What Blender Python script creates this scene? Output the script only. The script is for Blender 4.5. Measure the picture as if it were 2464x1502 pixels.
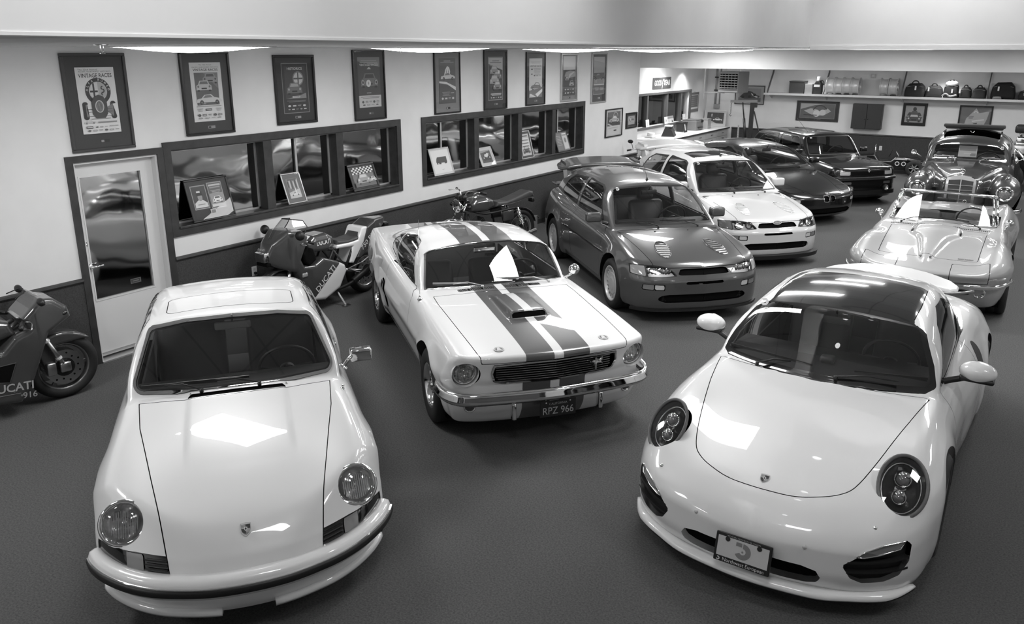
import bpy, bmesh, math, random
import numpy as np
from mathutils import Vector, Matrix
random.seed(7); np.random.seed(7)
for o in list(bpy.data.objects): bpy.data.objects.remove(o)
SC = bpy.context.scene; COL = SC.collection
PI = math.pi; R_ = math.radians
# ---------------------------------------------------------------- camera
FPX, YAW, PIT, ROL, CPY, EYE = 1928.83, .593818, .280808, -.001049, 680., 3.036
cam_d = bpy.data.cameras.new('camera'); cam = bpy.data.objects.new('camera', cam_d); COL.objects.link(cam)
cam_d.sensor_width = 36.; cam_d.lens = 36.*FPX/2464.; cam_d.shift_y = -(751.-CPY)/2464.; cam_d.clip_end = 200
_fw = np.array([-math.sin(YAW)*math.cos(PIT), math.cos(YAW)*math.cos(PIT), -math.sin(PIT)])
_rt = np.array([math.cos(YAW), math.sin(YAW), 0.]); _dn = np.cross(_fw, _rt)
_c, _s = math.cos(ROL), math.sin(ROL)
CM = np.array([_c*_rt+_s*_dn, -_s*_rt+_c*_dn, _fw])
cam.matrix_world = Matrix(((CM[0][0], -CM[1][0], -CM[2][0], 0), (CM[0][1], -CM[1][1], -CM[2][1], 0), (CM[0][2], -CM[1][2], -CM[2][2], EYE), (0, 0, 0, 1)))
SC.camera = cam
SC.view_settings.view_transform = 'Standard'; SC.view_settings.look = 'None'
SC.view_settings.gamma = 1.; SC.view_settings.use_curve_mapping = False
SC.view_settings.exposure = 0.06
world = bpy.data.worlds.new('world'); SC.world = world; world.use_nodes = True
world.node_tree.nodes['Background'].inputs[0].default_value = (.02, .02, .02, 1)
EYEV = np.array([0, 0, EYE])
def ray(px, py): return CM.T @ np.array([(px-1232)/FPX, (py-CPY)/FPX, 1.])
def on_z(px, py, z=0.):
    d = ray(px, py); return EYEV+(z-EYE)/d[2]*d
def on_X(px, py, X):
    d = ray(px, py); return EYEV+X/d[0]*d
def on_Y(px, py, Y):
    d = ray(px, py); return EYEV+Y/d[1]*d
# ---------------------------------------------------------------- materials (all neutral greys: the photograph is black and white)
MATS = {}
def mat(name, g=.5, rough=.5, metal=0., coat=0., spec=.5, emit=0., noise=None, bump=None, trans=0.):
    if name in MATS: return MATS[name]
    m = bpy.data.materials.new(name); m.use_nodes = True; nt = m.node_tree; b = nt.nodes['Principled BSDF']
    b.inputs['Base Color'].default_value = (g, g, g, 1); b.inputs['Roughness'].default_value = rough
    b.inputs['Metallic'].default_value = metal; b.inputs['Specular IOR Level'].default_value = spec
    if coat: b.inputs['Coat Weight'].default_value = coat; b.inputs['Coat Roughness'].default_value = .02
    if emit: b.inputs['Emission Color'].default_value = (1, 1, 1, 1); b.inputs['Emission Strength'].default_value = emit
    if noise or bump:
        tc = nt.nodes.new('ShaderNodeTexCoord')
        if noise:   # (scale, low factor, high factor)
            nz = nt.nodes.new('ShaderNodeTexNoise'); nz.inputs['Scale'].default_value = noise[0]; nz.inputs['Detail'].default_value = 6
            nt.links.new(tc.outputs['Object'], nz.inputs['Vector'])
            rp = nt.nodes.new('ShaderNodeValToRGB'); rp.color_ramp.elements[0].position = .3; rp.color_ramp.elements[1].position = .7
            rp.color_ramp.elements[0].color = (g*noise[1],)*3+(1,); rp.color_ramp.elements[1].color = (g*noise[2],)*3+(1,)
            nt.links.new(nz.outputs[0], rp.inputs[0]); nt.links.new(rp.outputs[0], b.inputs['Base Color'])
        if bump:    # (scale, strength)
            n2 = nt.nodes.new('ShaderNodeTexNoise'); n2.inputs['Scale'].default_value = bump[0]; n2.inputs['Detail'].default_value = 4
            nt.links.new(tc.outputs['Object'], n2.inputs['Vector'])
            bp = nt.nodes.new('ShaderNodeBump'); bp.inputs['Strength'].default_value = bump[1]; bp.inputs['Distance'].default_value = .01
            nt.links.new(n2.outputs[0], bp.inputs['Height']); nt.links.new(bp.outputs[0], b.inputs['Normal'])
    MATS[name] = m; return m
def glass(name, tint=.5, refl=1.5, rough=0.):
    """thin pane: fresnel reflection over a tinted see-through sheet"""
    if name in MATS: return MATS[name]
    m = bpy.data.materials.new(name); m.use_nodes = True; nt = m.node_tree; nt.nodes.clear()
    o = nt.nodes.new('ShaderNodeOutputMaterial'); mx = nt.nodes.new('ShaderNodeMixShader'); lw = nt.nodes.new('ShaderNodeLayerWeight'); lw.inputs[0].default_value = .5
    r0 = ((refl-1)/(refl+1))**2*1.8; pw = nt.nodes.new('ShaderNodeMath'); pw.operation = 'POWER'; pw.inputs[1].default_value = 4.; fr = nt.nodes.new('ShaderNodeMath'); fr.operation = 'MULTIPLY_ADD'; fr.inputs[1].default_value = 1-r0; fr.inputs[2].default_value = r0
    nt.links.new(lw.outputs['Facing'], pw.inputs[0]); nt.links.new(pw.outputs[0], fr.inputs[0]); t = nt.nodes.new('ShaderNodeBsdfTransparent'); t.inputs[0].default_value = (tint,)*3+(1,)
    g = nt.nodes.new('ShaderNodeBsdfGlossy'); g.inputs['Roughness'].default_value = rough; g.inputs[0].default_value = (1, 1, 1, 1)
    nt.links.new(fr.outputs[0], mx.inputs[0]); nt.links.new(t.outputs[0], mx.inputs[1]); nt.links.new(g.outputs[0], mx.inputs[2]); nt.links.new(mx.outputs[0], o.inputs[0])
    MATS[name] = m; return m
def gray(v): return mat('print_%02d' % int(round(v*100)), v, .45)
M_CHROME = mat('chrome', .82, .06, 1.); M_STEEL = mat('brushed_steel', .55, .3, 1.); M_ALLOY = mat('alloy_wheel', .62, .28, .85)
M_BLACK = mat('black_plastic', .012, .45); M_RUB = mat('tyre_rubber', .016, .7); M_GLOSSBLK = mat('gloss_black', .008, .12, coat=1.)
M_DARK = mat('dark_void', .004, .9, spec=.1); M_GAP = mat('panel_gap', .006, .8, spec=.1); M_LEATHER = mat('dark_leather', .055, .5); M_CLOTH = mat('cabin_cloth', .085, .85)
M_LENS = glass('lamp_lens', .9, 1.45); M_REFL = mat('lamp_reflector', .8, .12, 1.); M_GREY = mat('mid_grey_plastic', .2, .5)
M_GLASS = glass('car_glass', .88, 1.5); M_SIDEGL = glass('side_glass', .82, 1.5); M_IRON = mat('dark_iron', .05, .4, .8)
P_WHITE = mat('white_paint', .80, .35, coat=1.); P_GREY = mat('grey_paint', .065, .3, coat=1.); P_STRIPE = mat('stripe_paint', .105, .3, coat=1.)
P_BLACK = mat('black_paint', .006, .25, coat=1.); P_MGREY = mat('dove_grey_paint', .05, .28, coat=1.); P_CREAM = mat('ivory_paint', .36, .35, coat=1.); P_SILV = mat('pale_silver_paint', .58, .32, coat=1.)
P_BIKE = mat('bike_red_paint', .05, .3, coat=1.)
# ---------------------------------------------------------------- mesh helpers: geometry is a (V, F) pair
def mk(name, geo, m, parent=None, N=None, smooth=False, loc=None):
    V, F = geo[0], geo[1]; V = np.asarray(V, float).reshape(-1, 3)
    me = bpy.data.meshes.new(name)
    if isinstance(F, np.ndarray) and F.ndim == 2:
        n, k = F.shape; me.vertices.add(len(V)); me.loops.add(n*k); me.polygons.add(n)
        me.vertices.foreach_set('co', V.ravel()); me.loops.foreach_set('vertex_index', F.ravel().astype(np.int32))
        me.polygons.foreach_set('loop_start', np.arange(0, n*k, k, dtype=np.int32)); me.update(calc_edges=True)
    else:
        me.from_pydata(V.tolist(), [], [list(map(int, f)) for f in F]); me.update()
    if smooth or N is not None: me.polygons.foreach_set('use_smooth', [True]*len(me.polygons))
    if N is not None and len(N): me.normals_split_custom_set_from_vertices(np.asarray(N).tolist())
    for x in (m if isinstance(m, (list, tuple)) else [m]): me.materials.append(x)
    if len(geo) > 2 and geo[2] is not None: me.polygons.foreach_set('material_index', np.asarray(geo[2], dtype=np.int32))
    o = bpy.data.objects.new(name, me); COL.objects.link(o)
    if parent: o.parent = parent
    if loc is not None: o.location = loc
    return o
def tag(o, label=None, cat=None, group=None, kind=None):
    if label: o['label'] = label
    if cat: o['category'] = cat
    if group: o['group'] = group
    if kind: o['kind'] = kind
    return o
def empty(name, loc=(0, 0, 0), rz=0., label=None, cat=None, group=None, rx=0., ry=0.):
    o = bpy.data.objects.new(name, None); COL.objects.link(o); o.location = loc; o.rotation_euler = (rx, ry, rz); o.empty_display_size = .1
    return tag(o, label, cat, group)
def copy_tree(o, parent=None):
    c = o.copy(); COL.objects.link(c); c.parent = parent
    for ch in o.children: copy_tree(ch, c)
    return c
def join(*gs):
    Vs, Fs, n = [], [], 0
    for V, F in [g[:2] for g in gs]:
        V = np.asarray(V, float).reshape(-1, 3); Vs.append(V); Fs += [[int(i)+n for i in f] for f in F]; n += len(V)
    return np.concatenate(Vs) if Vs else np.zeros((0, 3)), Fs
def xf(g, t=(0, 0, 0), rx=0., ry=0., rz=0., s=1.):
    V = np.asarray(g[0], float).reshape(-1, 3)*np.asarray(s)
    from mathutils import Euler
    Mx = np.array(Euler((rx, ry, rz)).to_matrix()); return (V@Mx.T+np.asarray(t),)+tuple(g[1:])
def mirror(g):
    V = np.asarray(g[0], float)*[1, -1, 1]; F = g[1]
    return V, (F[:, ::-1].copy() if isinstance(F, np.ndarray) else [list(f)[::-1] for f in F])
def both(g): return join(g, mirror(g))
def box(x0, x1, y0, y1, z0, z1):
    V = [(x, y, z) for x in (x0, x1) for y in (y0, y1) for z in (z0, z1)]
    return np.array(V, float), [[0, 1, 3, 2], [4, 6, 7, 5], [0, 4, 5, 1], [2, 3, 7, 6], [0, 2, 6, 4], [1, 5, 7, 3]]
def rbox(x0, x1, y0, y1, z0, z1, r=.01, seg=2):
    bm = bmesh.new(); bmesh.ops.create_cube(bm, size=1.)
    for v in bm.verts: v.co = Vector(((x0+x1)/2+v.co.x*(x1-x0), (y0+y1)/2+v.co.y*(y1-y0), (z0+z1)/2+v.co.z*(z1-z0)))
    bmesh.ops.bevel(bm, geom=bm.edges[:], offset=min(r, .49*min(x1-x0, y1-y0, z1-z0)), segments=seg, profile=.5, affect='EDGES')
    V = np.array([v.co[:] for v in bm.verts]); bm.verts.index_update(); F = [[v.index for v in f.verts] for f in bm.faces]; bm.free(); return V, F
def prism(poly, a, b, ax='y'):
    """2D outline extruded from a to b along axis"""
    n = len(poly); V = []
    for t in (a, b):
        for (u, v) in poly: V.append((u, t, v) if ax == 'y' else (t, u, v) if ax == 'x' else (u, v, t))
    F = [list(range(n))[::-1], list(range(n, 2*n))]+[[i, (i+1) % n, n+(i+1) % n, n+i] for i in range(n)]
    if ax in 'xz': F = F
    return np.array(V, float), F
def frame_of(d):
    d = np.asarray(d, float); d = d/np.linalg.norm(d); a = np.array([0, 0, 1.]) if abs(d[2]) < .9 else np.array([1., 0, 0])
    u = np.cross(a, d); u /= np.linalg.norm(u); return u, np.cross(d, u), d
def lathe(prof, n=32, d=(0, 1, 0), o=(0, 0, 0), cap=False):
    """profile of (radius, height along d) turned about d"""
    u, v, w = frame_of(d); k = len(prof); V = []
    for i in range(n):
        a = 2*PI*i/n; c = math.cos(a)*u+math.sin(a)*v
        for r, h in prof: V.append(np.asarray(o)+r*c+h*w)
    F = [[i*k+j, ((i+1) % n)*k+j, ((i+1) % n)*k+j+1, i*k+j+1] for i in range(n) for j in range(k-1)]
    if cap: F += [[i*k for i in range(n)][::-1], [i*k+k-1 for i in range(n)]]
    return np.array(V), F
def cyl(p0, p1, r0, r1=None, n=12):
    p0 = np.asarray(p0, float); p1 = np.asarray(p1, float); L = np.linalg.norm(p1-p0)
    return lathe([(r0, 0), (r0 if r1 is None else r1, L)], n, p1-p0, p0, cap=True)
def smooth_path(pts, n=6, closed=False):
    P = [np.asarray(p, float) for p in pts]; m = len(P); out = []
    for i in range(m if closed else m-1):
        g = lambda k: P[k % m] if closed else P[min(max(k, 0), m-1)]
        a, b, c, d = g(i-1), g(i), g(i+1), g(i+2)
        for t in np.linspace(0, 1, n, endpoint=False):
            out.append(.5*(2*b+(c-a)*t+(2*a-5*b+4*c-d)*t*t+(3*b-a-3*c+d)*t**3))
    if not closed: out.append(P[-1])
    return out
def sweep(path, prof, closed=False, up=(0, 0, 1), caps=True, scale=None):
    """profile [(side, up)] carried along a path; closed profile"""
    P = [np.asarray(p, float) for p in path]; m = len(P); k = len(prof); V = []; up = np.asarray(up, float)
    for i in range(m):
        t = (P[(i+1) % m]-P[i-1]) if closed else P[min(i+1, m-1)]-P[max(i-1, 0)]
        t /= np.linalg.norm(t)+1e-12; s = np.cross(t, up); s /= np.linalg.norm(s)+1e-12; w = np.cross(s, t)
        q = 1. if scale is None else scale[i]
        for a, b in prof: V.append(P[i]+s*a*q+w*b*q)
    F = [[i*k+j, i*k+(j+1) % k, ((i+1) % m)*k+(j+1) % k, ((i+1) % m)*k+j] for i in range(m if closed else m-1) for j in range(k)]
    if caps and not closed: F += [list(range(k))[::-1], [(m-1)*k+j for j in range(k)]]
    return np.array(V), F
def circ(r, n=8, ry=None): return [(r*math.cos(2*PI*i/n), (ry or r)*math.sin(2*PI*i/n)) for i in range(n)]
def tube(pts, r, n=8, closed=False, sm=0, scale=None):
    if sm: pts = smooth_path(pts, sm, closed)
    P = [np.asarray(p, float) for p in pts]; d = P[-1]-P[0]; up = (0, 0, 1)
    if not closed and abs(d[2]) > .85*np.linalg.norm(d): up = (.2, 1, .1)
    return sweep(P, circ(r, n), closed, up, scale=scale)
def ellipsoid(c, r, nu=20, nv=12):
    V = []; F = []
    for j in range(nv+1):
        t = PI*j/nv
        for i in range(nu):
            a = 2*PI*i/nu; V.append((c[0]+r[0]*math.sin(t)*math.cos(a), c[1]+r[1]*math.sin(t)*math.sin(a), c[2]+r[2]*math.cos(t)))
    for j in range(nv):
        for i in range(nu): F.append([j*nu+i, (j+1)*nu+i, (j+1)*nu+(i+1) % nu, j*nu+(i+1) % nu])
    return np.array(V), F
def rpoly(w, h, r, n=5, cx=0., cy=0.):
    """rounded rectangle outline"""
    out = []
    for sx, sy, a0 in ((1, 1, 0), (-1, 1, 90), (-1, -1, 180), (1, -1, 270)):
        for i in range(n+1):
            a = R_(a0+90*i/n); out.append((cx+sx*(w/2-r)+r*math.cos(a), cy+sy*(h/2-r)+r*math.sin(a)))
    return out
# ---------------------------------------------------------------- implicit shapes: field -> smooth mesh, then cut along outlines
def C(x, knots):
    """monotone cubic through (x, y) knots, clamped outside"""
    xs = np.array([k[0] for k in knots], float); ys = np.array([k[1] for k in knots], float)
    if xs[0] > xs[-1]: xs = xs[::-1]; ys = ys[::-1]
    if len(xs) == 2: return np.interp(x, xs, ys)
    h = np.diff(xs); d = np.diff(ys)/h; m = np.zeros(len(xs)); m[0] = d[0]; m[-1] = d[-1]
    for i in range(1, len(xs)-1):
        if d[i-1]*d[i] > 0:
            w1 = 2*h[i]+h[i-1]; w2 = h[i]+2*h[i-1]; m[i] = (w1+w2)/(w1/d[i-1]+w2/d[i])
    x = np.asarray(x, float); xc = np.clip(x, xs[0], xs[-1]); i = np.clip(np.searchsorted(xs, xc)-1, 0, len(h)-1)
    t = (xc-xs[i])/h[i]; t2 = t*t; t3 = t2*t
    return (2*t3-3*t2+1)*ys[i]+(t3-2*t2+t)*h[i]*m[i]+(-2*t3+3*t2)*ys[i+1]+(t3-t2)*h[i]*m[i+1]
def smax(a, b, k):
    h = np.maximum(k-np.abs(a-b), 0.)/k; return np.maximum(a, b)+h*h*k*.25
def smin(a, b, k): return -smax(-a, -b, k)
def sdf_poly(u, v, poly, r=0.):
    """signed distance to a closed outline (negative inside); r rounds it outwards"""
    u = np.asarray(u, float); v = np.asarray(v, float); P = np.asarray(poly, float); d2 = np.full(np.broadcast(u, v).shape, 1e9); ins = np.zeros(d2.shape, bool); n = len(P)
    for i in range(n):
        a = P[i]; b = P[(i+1) % n]; ex, ey = b-a; L = ex*ex+ey*ey+1e-18
        t = np.clip(((u-a[0])*ex+(v-a[1])*ey)/L, 0, 1); d2 = np.minimum(d2, (u-a[0]-t*ex)**2+(v-a[1]-t*ey)**2)
        cond = ((a[1] > v) != (b[1] > v)); ey_ = ey if abs(ey) > 1e-12 else 1e-12
        ins ^= cond & (u < ex*(v-a[1])/ey_+a[0])
    d = np.sqrt(d2); return np.where(ins, -d, d)-r
class Surf:
    def __init__(s, V, N, F): s.V = V; s.N = N; s.F = F
    @property
    def x(s): return s.V[:, 0]
    @property
    def y(s): return s.V[:, 1]
    @property
    def z(s): return s.V[:, 2]
    def clean(s):
        u, inv = np.unique(s.F, return_inverse=True); return Surf(s.V[u], s.N[u], inv.reshape(-1, 3))
    def split(s, val):
        """(part with val < 0, part with val > 0), cut exactly along the zero line"""
        V, N, F = s.V, s.N, s.F; val = np.where(np.abs(val) < 1e-7, 1e-7, val); neg = val < 0; k = neg[F].sum(1)
        fin = [F[k == 3]]; fout = [F[k == 0]]; nv = [V]; nn = [N]; base = len(V)
        for kk in (1, 2):
            T = F[k == kk]
            if not len(T): continue
            lone = neg[T] if kk == 1 else ~neg[T]; j = lone.argmax(1); r = np.arange(len(T))
            a = T[r, j]; b = T[r, (j+1) % 3]; c = T[r, (j+2) % 3]
            tb = (val[a]/(val[a]-val[b]))[:, None]; tc = (val[a]/(val[a]-val[c]))[:, None]; m = len(T)
            for t, q in ((tb, b), (tc, c)):
                nv.append(V[a]+t*(V[q]-V[a])); n_ = N[a]+t*(N[q]-N[a]); nn.append(n_/(np.linalg.norm(n_, axis=1, keepdims=True)+1e-12))
            ib = base+np.arange(m); ic = base+m+np.arange(m); base += 2*m
            one = np.stack([a, ib, ic], 1); two = np.concatenate([np.stack([ib, b, c], 1), np.stack([ib, c, ic], 1)])
            (fin if kk == 1 else fout).append(one); (fout if kk == 1 else fin).append(two)
        V = np.concatenate(nv); N = np.concatenate(nn)
        A = Surf(V, N, np.concatenate(fin)).clean(); B = Surf(V, N, np.concatenate(fout)).clean(); return A, B
    def offset(s, d): return Surf(s.V+s.N*d, s.N, s.F)
    def full(s):
        """mirror the y >= 0 half"""
        V = np.concatenate([s.V, s.V*[1, -1, 1]]); N = np.concatenate([s.N, s.N*[1, -1, 1]]); n = len(s.V)
        return Surf(V, N, np.concatenate([s.F, s.F[:, ::-1]+n]))
    def flip(s): return Surf(s.V*[1, -1, 1], s.N*[1, -1, 1], s.F[:, ::-1])
    def back(s): return Surf(s.V, -s.N, s.F[:, ::-1])
def merge(*ss):
    V = np.concatenate([s.V for s in ss]); N = np.concatenate([s.N for s in ss]); F = []; n = 0
    for s in ss: F.append(s.F+n); n += len(s.V)
    return Surf(V, N, np.concatenate(F))
def isosurf(f, lo, hi, h, half=True, newton=4):
    n = [int(math.ceil((hi[i]-lo[i])/h))+1 for i in range(3)]
    ax = [lo[i]+h*np.arange(n[i]) for i in range(3)]
    v = f(ax[0][:, None, None], ax[1][None, :, None], ax[2][None, None, :]); v = np.broadcast_to(v, n)
    s = v < 0; idx = -np.ones([k-1 for k in n], int)
    c = sum(s[i:n[0]-1+i, j:n[1]-1+j, k:n[2]-1+k].astype(np.int8) for i in (0, 1) for j in (0, 1) for k in (0, 1))
    cells = np.argwhere((c > 0) & (c < 8)); idx[tuple(cells.T)] = np.arange(len(cells))
    acc = np.zeros((len(cells), 3)); cnt = np.zeros(len(cells)); cor = [(i, j, k) for i in (0, 1) for j in (0, 1) for k in (0, 1)]
    for a in cor:
        for d in range(3):
            if a[d]: continue
            b = list(a); b[d] = 1
            va = v[tuple((cells+a).T)]; vb = v[tuple((cells+b).T)]; m = (va < 0) != (vb < 0); t = np.where(m, va/np.where(m, va-vb, 1), 0)
            p = np.array(a, float)[None, :]+np.eye(3)[d][None, :]*t[:, None]; acc += np.where(m[:, None], p, 0); cnt += m
    V = np.array(lo)+h*(cells+acc/cnt[:, None]); F = []
    for d in range(3):
        a, b = (d+1) % 3, (d+2) % 3; sl = [slice(None)]*3; sl2 = [slice(None)]*3; sl[d] = slice(0, n[d]-1); sl2[d] = slice(1, n[d])
        e = np.argwhere(s[tuple(sl)] != s[tuple(sl2)]); e = e[(e[:, a] > 0) & (e[:, b] > 0) & (e[:, a] < n[a]-1) & (e[:, b] < n[b]-1)]
        if not len(e): continue
        q = []
        for oa, ob in ((-1, -1), (0, -1), (0, 0), (-1, 0)):
            t = e.copy(); t[:, a] += oa; t[:, b] += ob; q.append(idx[tuple(t.T)])
        q = np.stack(q, 1); fl = ~s[tuple(e.T)]; q[fl] = q[fl][:, ::-1]; F.append(q)
    F = np.concatenate(F)
    def grad(P):
        g = np.zeros_like(P); eps = h*.05
        for d in range(3):
            A = P.copy(); B = P.copy(); A[:, d] += eps; B[:, d] -= eps; g[:, d] = (f(A[:, 0], A[:, 1], A[:, 2])-f(B[:, 0], B[:, 1], B[:, 2]))/(2*eps)
        return g
    for _ in range(newton):
        g = grad(V); val = f(V[:, 0], V[:, 1], V[:, 2]); st = -(val/((g*g).sum(1)+1e-9))[:, None]*g
        L = np.linalg.norm(st, axis=1, keepdims=True); V = V+st*np.minimum(1, .6*h/(L+1e-12))
    N = grad(V); N /= np.linalg.norm(N, axis=1, keepdims=True)+1e-12
    d1 = np.linalg.norm(V[F[:, 0]]-V[F[:, 2]], axis=1); d2 = np.linalg.norm(V[F[:, 1]]-V[F[:, 3]], axis=1)
    T = np.where((d1 <= d2)[:, None, None], np.stack([F[:, [0, 1, 2]], F[:, [0, 2, 3]]], 1), np.stack([F[:, [0, 1, 3]], F[:, [1, 2, 3]]], 1)).reshape(-1, 3)
    S = Surf(V, N, T)
    if half: S = S.split(-S.y)[0]
    # orient faces along the normals
    fn = np.cross(S.V[S.F[:, 1]]-S.V[S.F[:, 0]], S.V[S.F[:, 2]]-S.V[S.F[:, 0]]); bad = (fn*S.N[S.F].mean(1)).sum(1) < 0; S.F[bad] = S.F[bad][:, ::-1]
    return S
def put(name, S, m, parent, label=None):
    if len(S.F) == 0: return None
    o = mk(name, (S.V, S.F), m, parent, N=S.N)
    if label: o['label'] = label
    return o
def puff(poly, w, r=.03, h=.012, ywid=None):
    """side outline (x, z) blown up to a rounded body of half-width w (number or function of x, z)"""
    P = np.asarray(poly, float); lo = (P[:, 0].min()-.03, -.015, P[:, 1].min()-.03)
    wf = w if callable(w) else (lambda x, z: w+0*x)
    xs, zs = np.meshgrid(np.linspace(P[:, 0].min(), P[:, 0].max(), 20), np.linspace(P[:, 1].min(), P[:, 1].max(), 20)); wm = float(np.max(wf(xs, zs)))
    f = lambda x, y, z: smax(sdf_poly(x, z, P), np.abs(y)-wf(x, z), r)
    return isosurf(f, lo, (P[:, 0].max()+.03, wm+.03, P[:, 1].max()+.03), h).full()
def putpuff(name, poly, w, m, parent, r=.03, h=.012, off=(0, 0, 0)):
    S = puff(poly, w, r, h); S.V = S.V+np.asarray(off); return put(name, S, m, parent)
# ---------------------------------------------------------------- lettering and flat print
_TX = {}
def text_geo(s, size=1., sx=1., shear=0., bold=0.):
    k = (s, shear, bold)
    if k not in _TX:
        cu = bpy.data.curves.new('lettering', 'FONT'); cu.body = s; cu.align_x = 'CENTER'; cu.align_y = 'CENTER'; cu.shear = shear; cu.offset = bold; cu.resolution_u = 3
        o = bpy.data.objects.new('lettering', cu); me = bpy.data.meshes.new_from_object(o)
        V = np.array([v.co[:] for v in me.vertices]).reshape(-1, 3); F = [list(p.vertices) for p in me.polygons]
        bpy.data.objects.remove(o); bpy.data.curves.remove(cu); bpy.data.meshes.remove(me); 
        if len(V): V[:, 2] = 0
        _TX[k] = (V, F)
    V, F = _TX[k]; return V*[size*sx, size, 1], F
class Sheet:
    """flat print: layered outlines in the sheet's own (u, v) plane, u right, v up, centre 0"""
    def __init__(s): s.L = []; s.k = 0
    def add(s, geo, g): s.L.append((np.asarray(geo[0], float).reshape(-1, 3)*[1, 1, 0]+[0, 0, s.k*.00025], geo[1], g)); s.k += 1; return s
    def poly(s, P, g): return s.add(([(u, v, 0) for u, v in P], [list(range(len(P)))]), g)
    def rect(s, u, v, w, h, g): return s.poly([(u-w/2, v-h/2), (u+w/2, v-h/2), (u+w/2, v+h/2), (u-w/2, v+h/2)], g)
    def disc(s, u, v, r, g, ry=None, n=28): return s.poly([(u+a, v+b) for a, b in circ(r, n, ry)], g)
    def ring(s, u, v, r0, r1, g, a0=0., a1=360., n=32):
        P = [(u+r1*math.cos(R_(a0+(a1-a0)*i/n)), v+r1*math.sin(R_(a0+(a1-a0)*i/n)), 0) for i in range(n+1)]+[(u+r0*math.cos(R_(a0+(a1-a0)*i/n)), v+r0*math.sin(R_(a0+(a1-a0)*i/n)), 0) for i in range(n+1)]
        return s.add((P, [[i, i+1, n+2+i, n+1+i][::-1] for i in range(n)]), g)
    def text(s, t, u, v, size, g, width=None, rot=0., shear=0., bold=0.):
        V, F = text_geo(t, size, 1., shear, bold)
        if not len(V): return s
        w = V[:, 0].max()-V[:, 0].min()
        if width: V = V*[width/w, 1, 1]
        c, q = math.cos(R_(rot)), math.sin(R_(rot)); V = V@np.array([[c, q, 0], [-q, c, 0], [0, 0, 1]]); return s.add((V+[u, v, 0], F), g)
    def build(s, name, parent, o=(0, 0, 0), u=(1, 0, 0), v=(0, 0, 1), lift=.0006):
        u = np.asarray(u, float); v = np.asarray(v, float); n = np.cross(u, v); gs = sorted(set(l[2] for l in s.L)); Vs, Fs, mi, k = [], [], [], 0
        for V, F, g in s.L:
            Vs.append(np.asarray(o)+V[:, :1]*u+V[:, 1:2]*v+(V[:, 2:]+lift)*n); Fs += [[i+k for i in f] for f in F]; mi += [gs.index(g)]*len(F); k += len(V)
        return mk(name, (np.concatenate(Vs), Fs, mi), [gray(g) for g in gs], parent)
# ================================================================ the room
XL, YC, XA, YB, XR, Y0, ZC, ZU = -7.678, 16.27, -8.88, 23.5, 5.2, -3.2, 3.072, 4.7
BX, BY = -2.0, 7.75            # raised well over the camera: left and far faces
M_WALL = mat('wall_paint', .74, .6, noise=(3, .97, 1.03)); M_CEIL = mat('ceiling_tile', .62, .8)
M_TRIM = mat('dark_stained_oak', .035, .4, noise=(9, .7, 1.3)); M_DOORW = mat('door_white', .66, .45); M_ALU = mat('aluminium', .6, .35, .7)
def carpet_mat(name, lo, hi):
    m = mat(name, hi, .95, spec=.1); nt = m.node_tree; b = nt.nodes['Principled BSDF']
    tc = nt.nodes.new('ShaderNodeTexCoord'); n1 = nt.nodes.new('ShaderNodeTexNoise'); n1.inputs['Scale'].default_value = 85; n1.inputs['Detail'].default_value = 8; n1.inputs['Roughness'].default_value = .75
    rp = nt.nodes.new('ShaderNodeValToRGB'); rp.color_ramp.elements[0].position = .34; rp.color_ramp.elements[1].position = .68
    rp.color_ramp.elements[0].color = (lo,)*3+(1,); rp.color_ramp.elements[1].color = (hi,)*3+(1,)
    nt.links.new(tc.outputs['Object'], n1.inputs['Vector']); nt.links.new(n1.outputs[0], rp.inputs[0]); nt.links.new(rp.outputs[0], b.inputs['Base Color'])
    bp = nt.nodes.new('ShaderNodeBump'); bp.inputs['Strength'].default_value = .6; bp.inputs['Distance'].default_value = .012
    nt.links.new(n1.outputs[0], bp.inputs['Height']); nt.links.new(bp.outputs[0], b.inputs['Normal']); return m
M_CARPET = carpet_mat('floor_carpet', .062, .155); M_WAINS = carpet_mat('wall_carpet', .045, .085)
def ceil_mat():
    m = mat('ceiling_grid', .6, .85); nt = m.node_tree; b = nt.nodes['Principled BSDF']; tc = nt.nodes.new('ShaderNodeTexCoord')
    br = nt.nodes.new('ShaderNodeTexBrick'); br.offset = 0; br.inputs['Scale'].default_value = 1; br.inputs['Brick Width'].default_value = 1.22; br.inputs['Row Height'].default_value = .61; br.inputs['Mortar Size'].default_value = .013
    br.inputs['Color1'].default_value = br.inputs['Color2'].default_value = (.6, .6, .6, 1); br.inputs['Mortar'].default_value = (.32, .32, .32, 1)
    nt.links.new(tc.outputs['Object'], br.inputs['Vector']); nt.links.new(br.outputs[0], b.inputs['Base Color']); return m
M_CGRID = ceil_mat()
def struct(name, geo, m, parent=None, smooth=False):
    o = mk(name, geo, m, parent, smooth=smooth)
    if not parent: o['kind'] = 'structure'
    return o
def holed(y0, y1, z0, z1, holes, a, b, ax='x'):
    ys = sorted({y0, y1}|{h[0] for h in holes}|{h[1] for h in holes}); zs = sorted({z0, z1}|{h[2] for h in holes}|{h[3] for h in holes}); g = []
    for i in range(len(ys)-1):
        for j in range(len(zs)-1):
            c = ((ys[i]+ys[i+1])/2, (zs[j]+zs[j+1])/2)
            if any(h[0] < c[0] < h[1] and h[2] < c[1] < h[3] for h in holes): continue
            g.append(box(a, b, ys[i], ys[i+1], zs[j], zs[j+1]) if ax == 'x' else box(ys[i], ys[i+1], a, b, zs[j], zs[j+1]))
    return join(*g)
struct('floor', box(XA-.3, XR, Y0, YB+.3, -.1, 0), M_CARPET)
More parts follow.
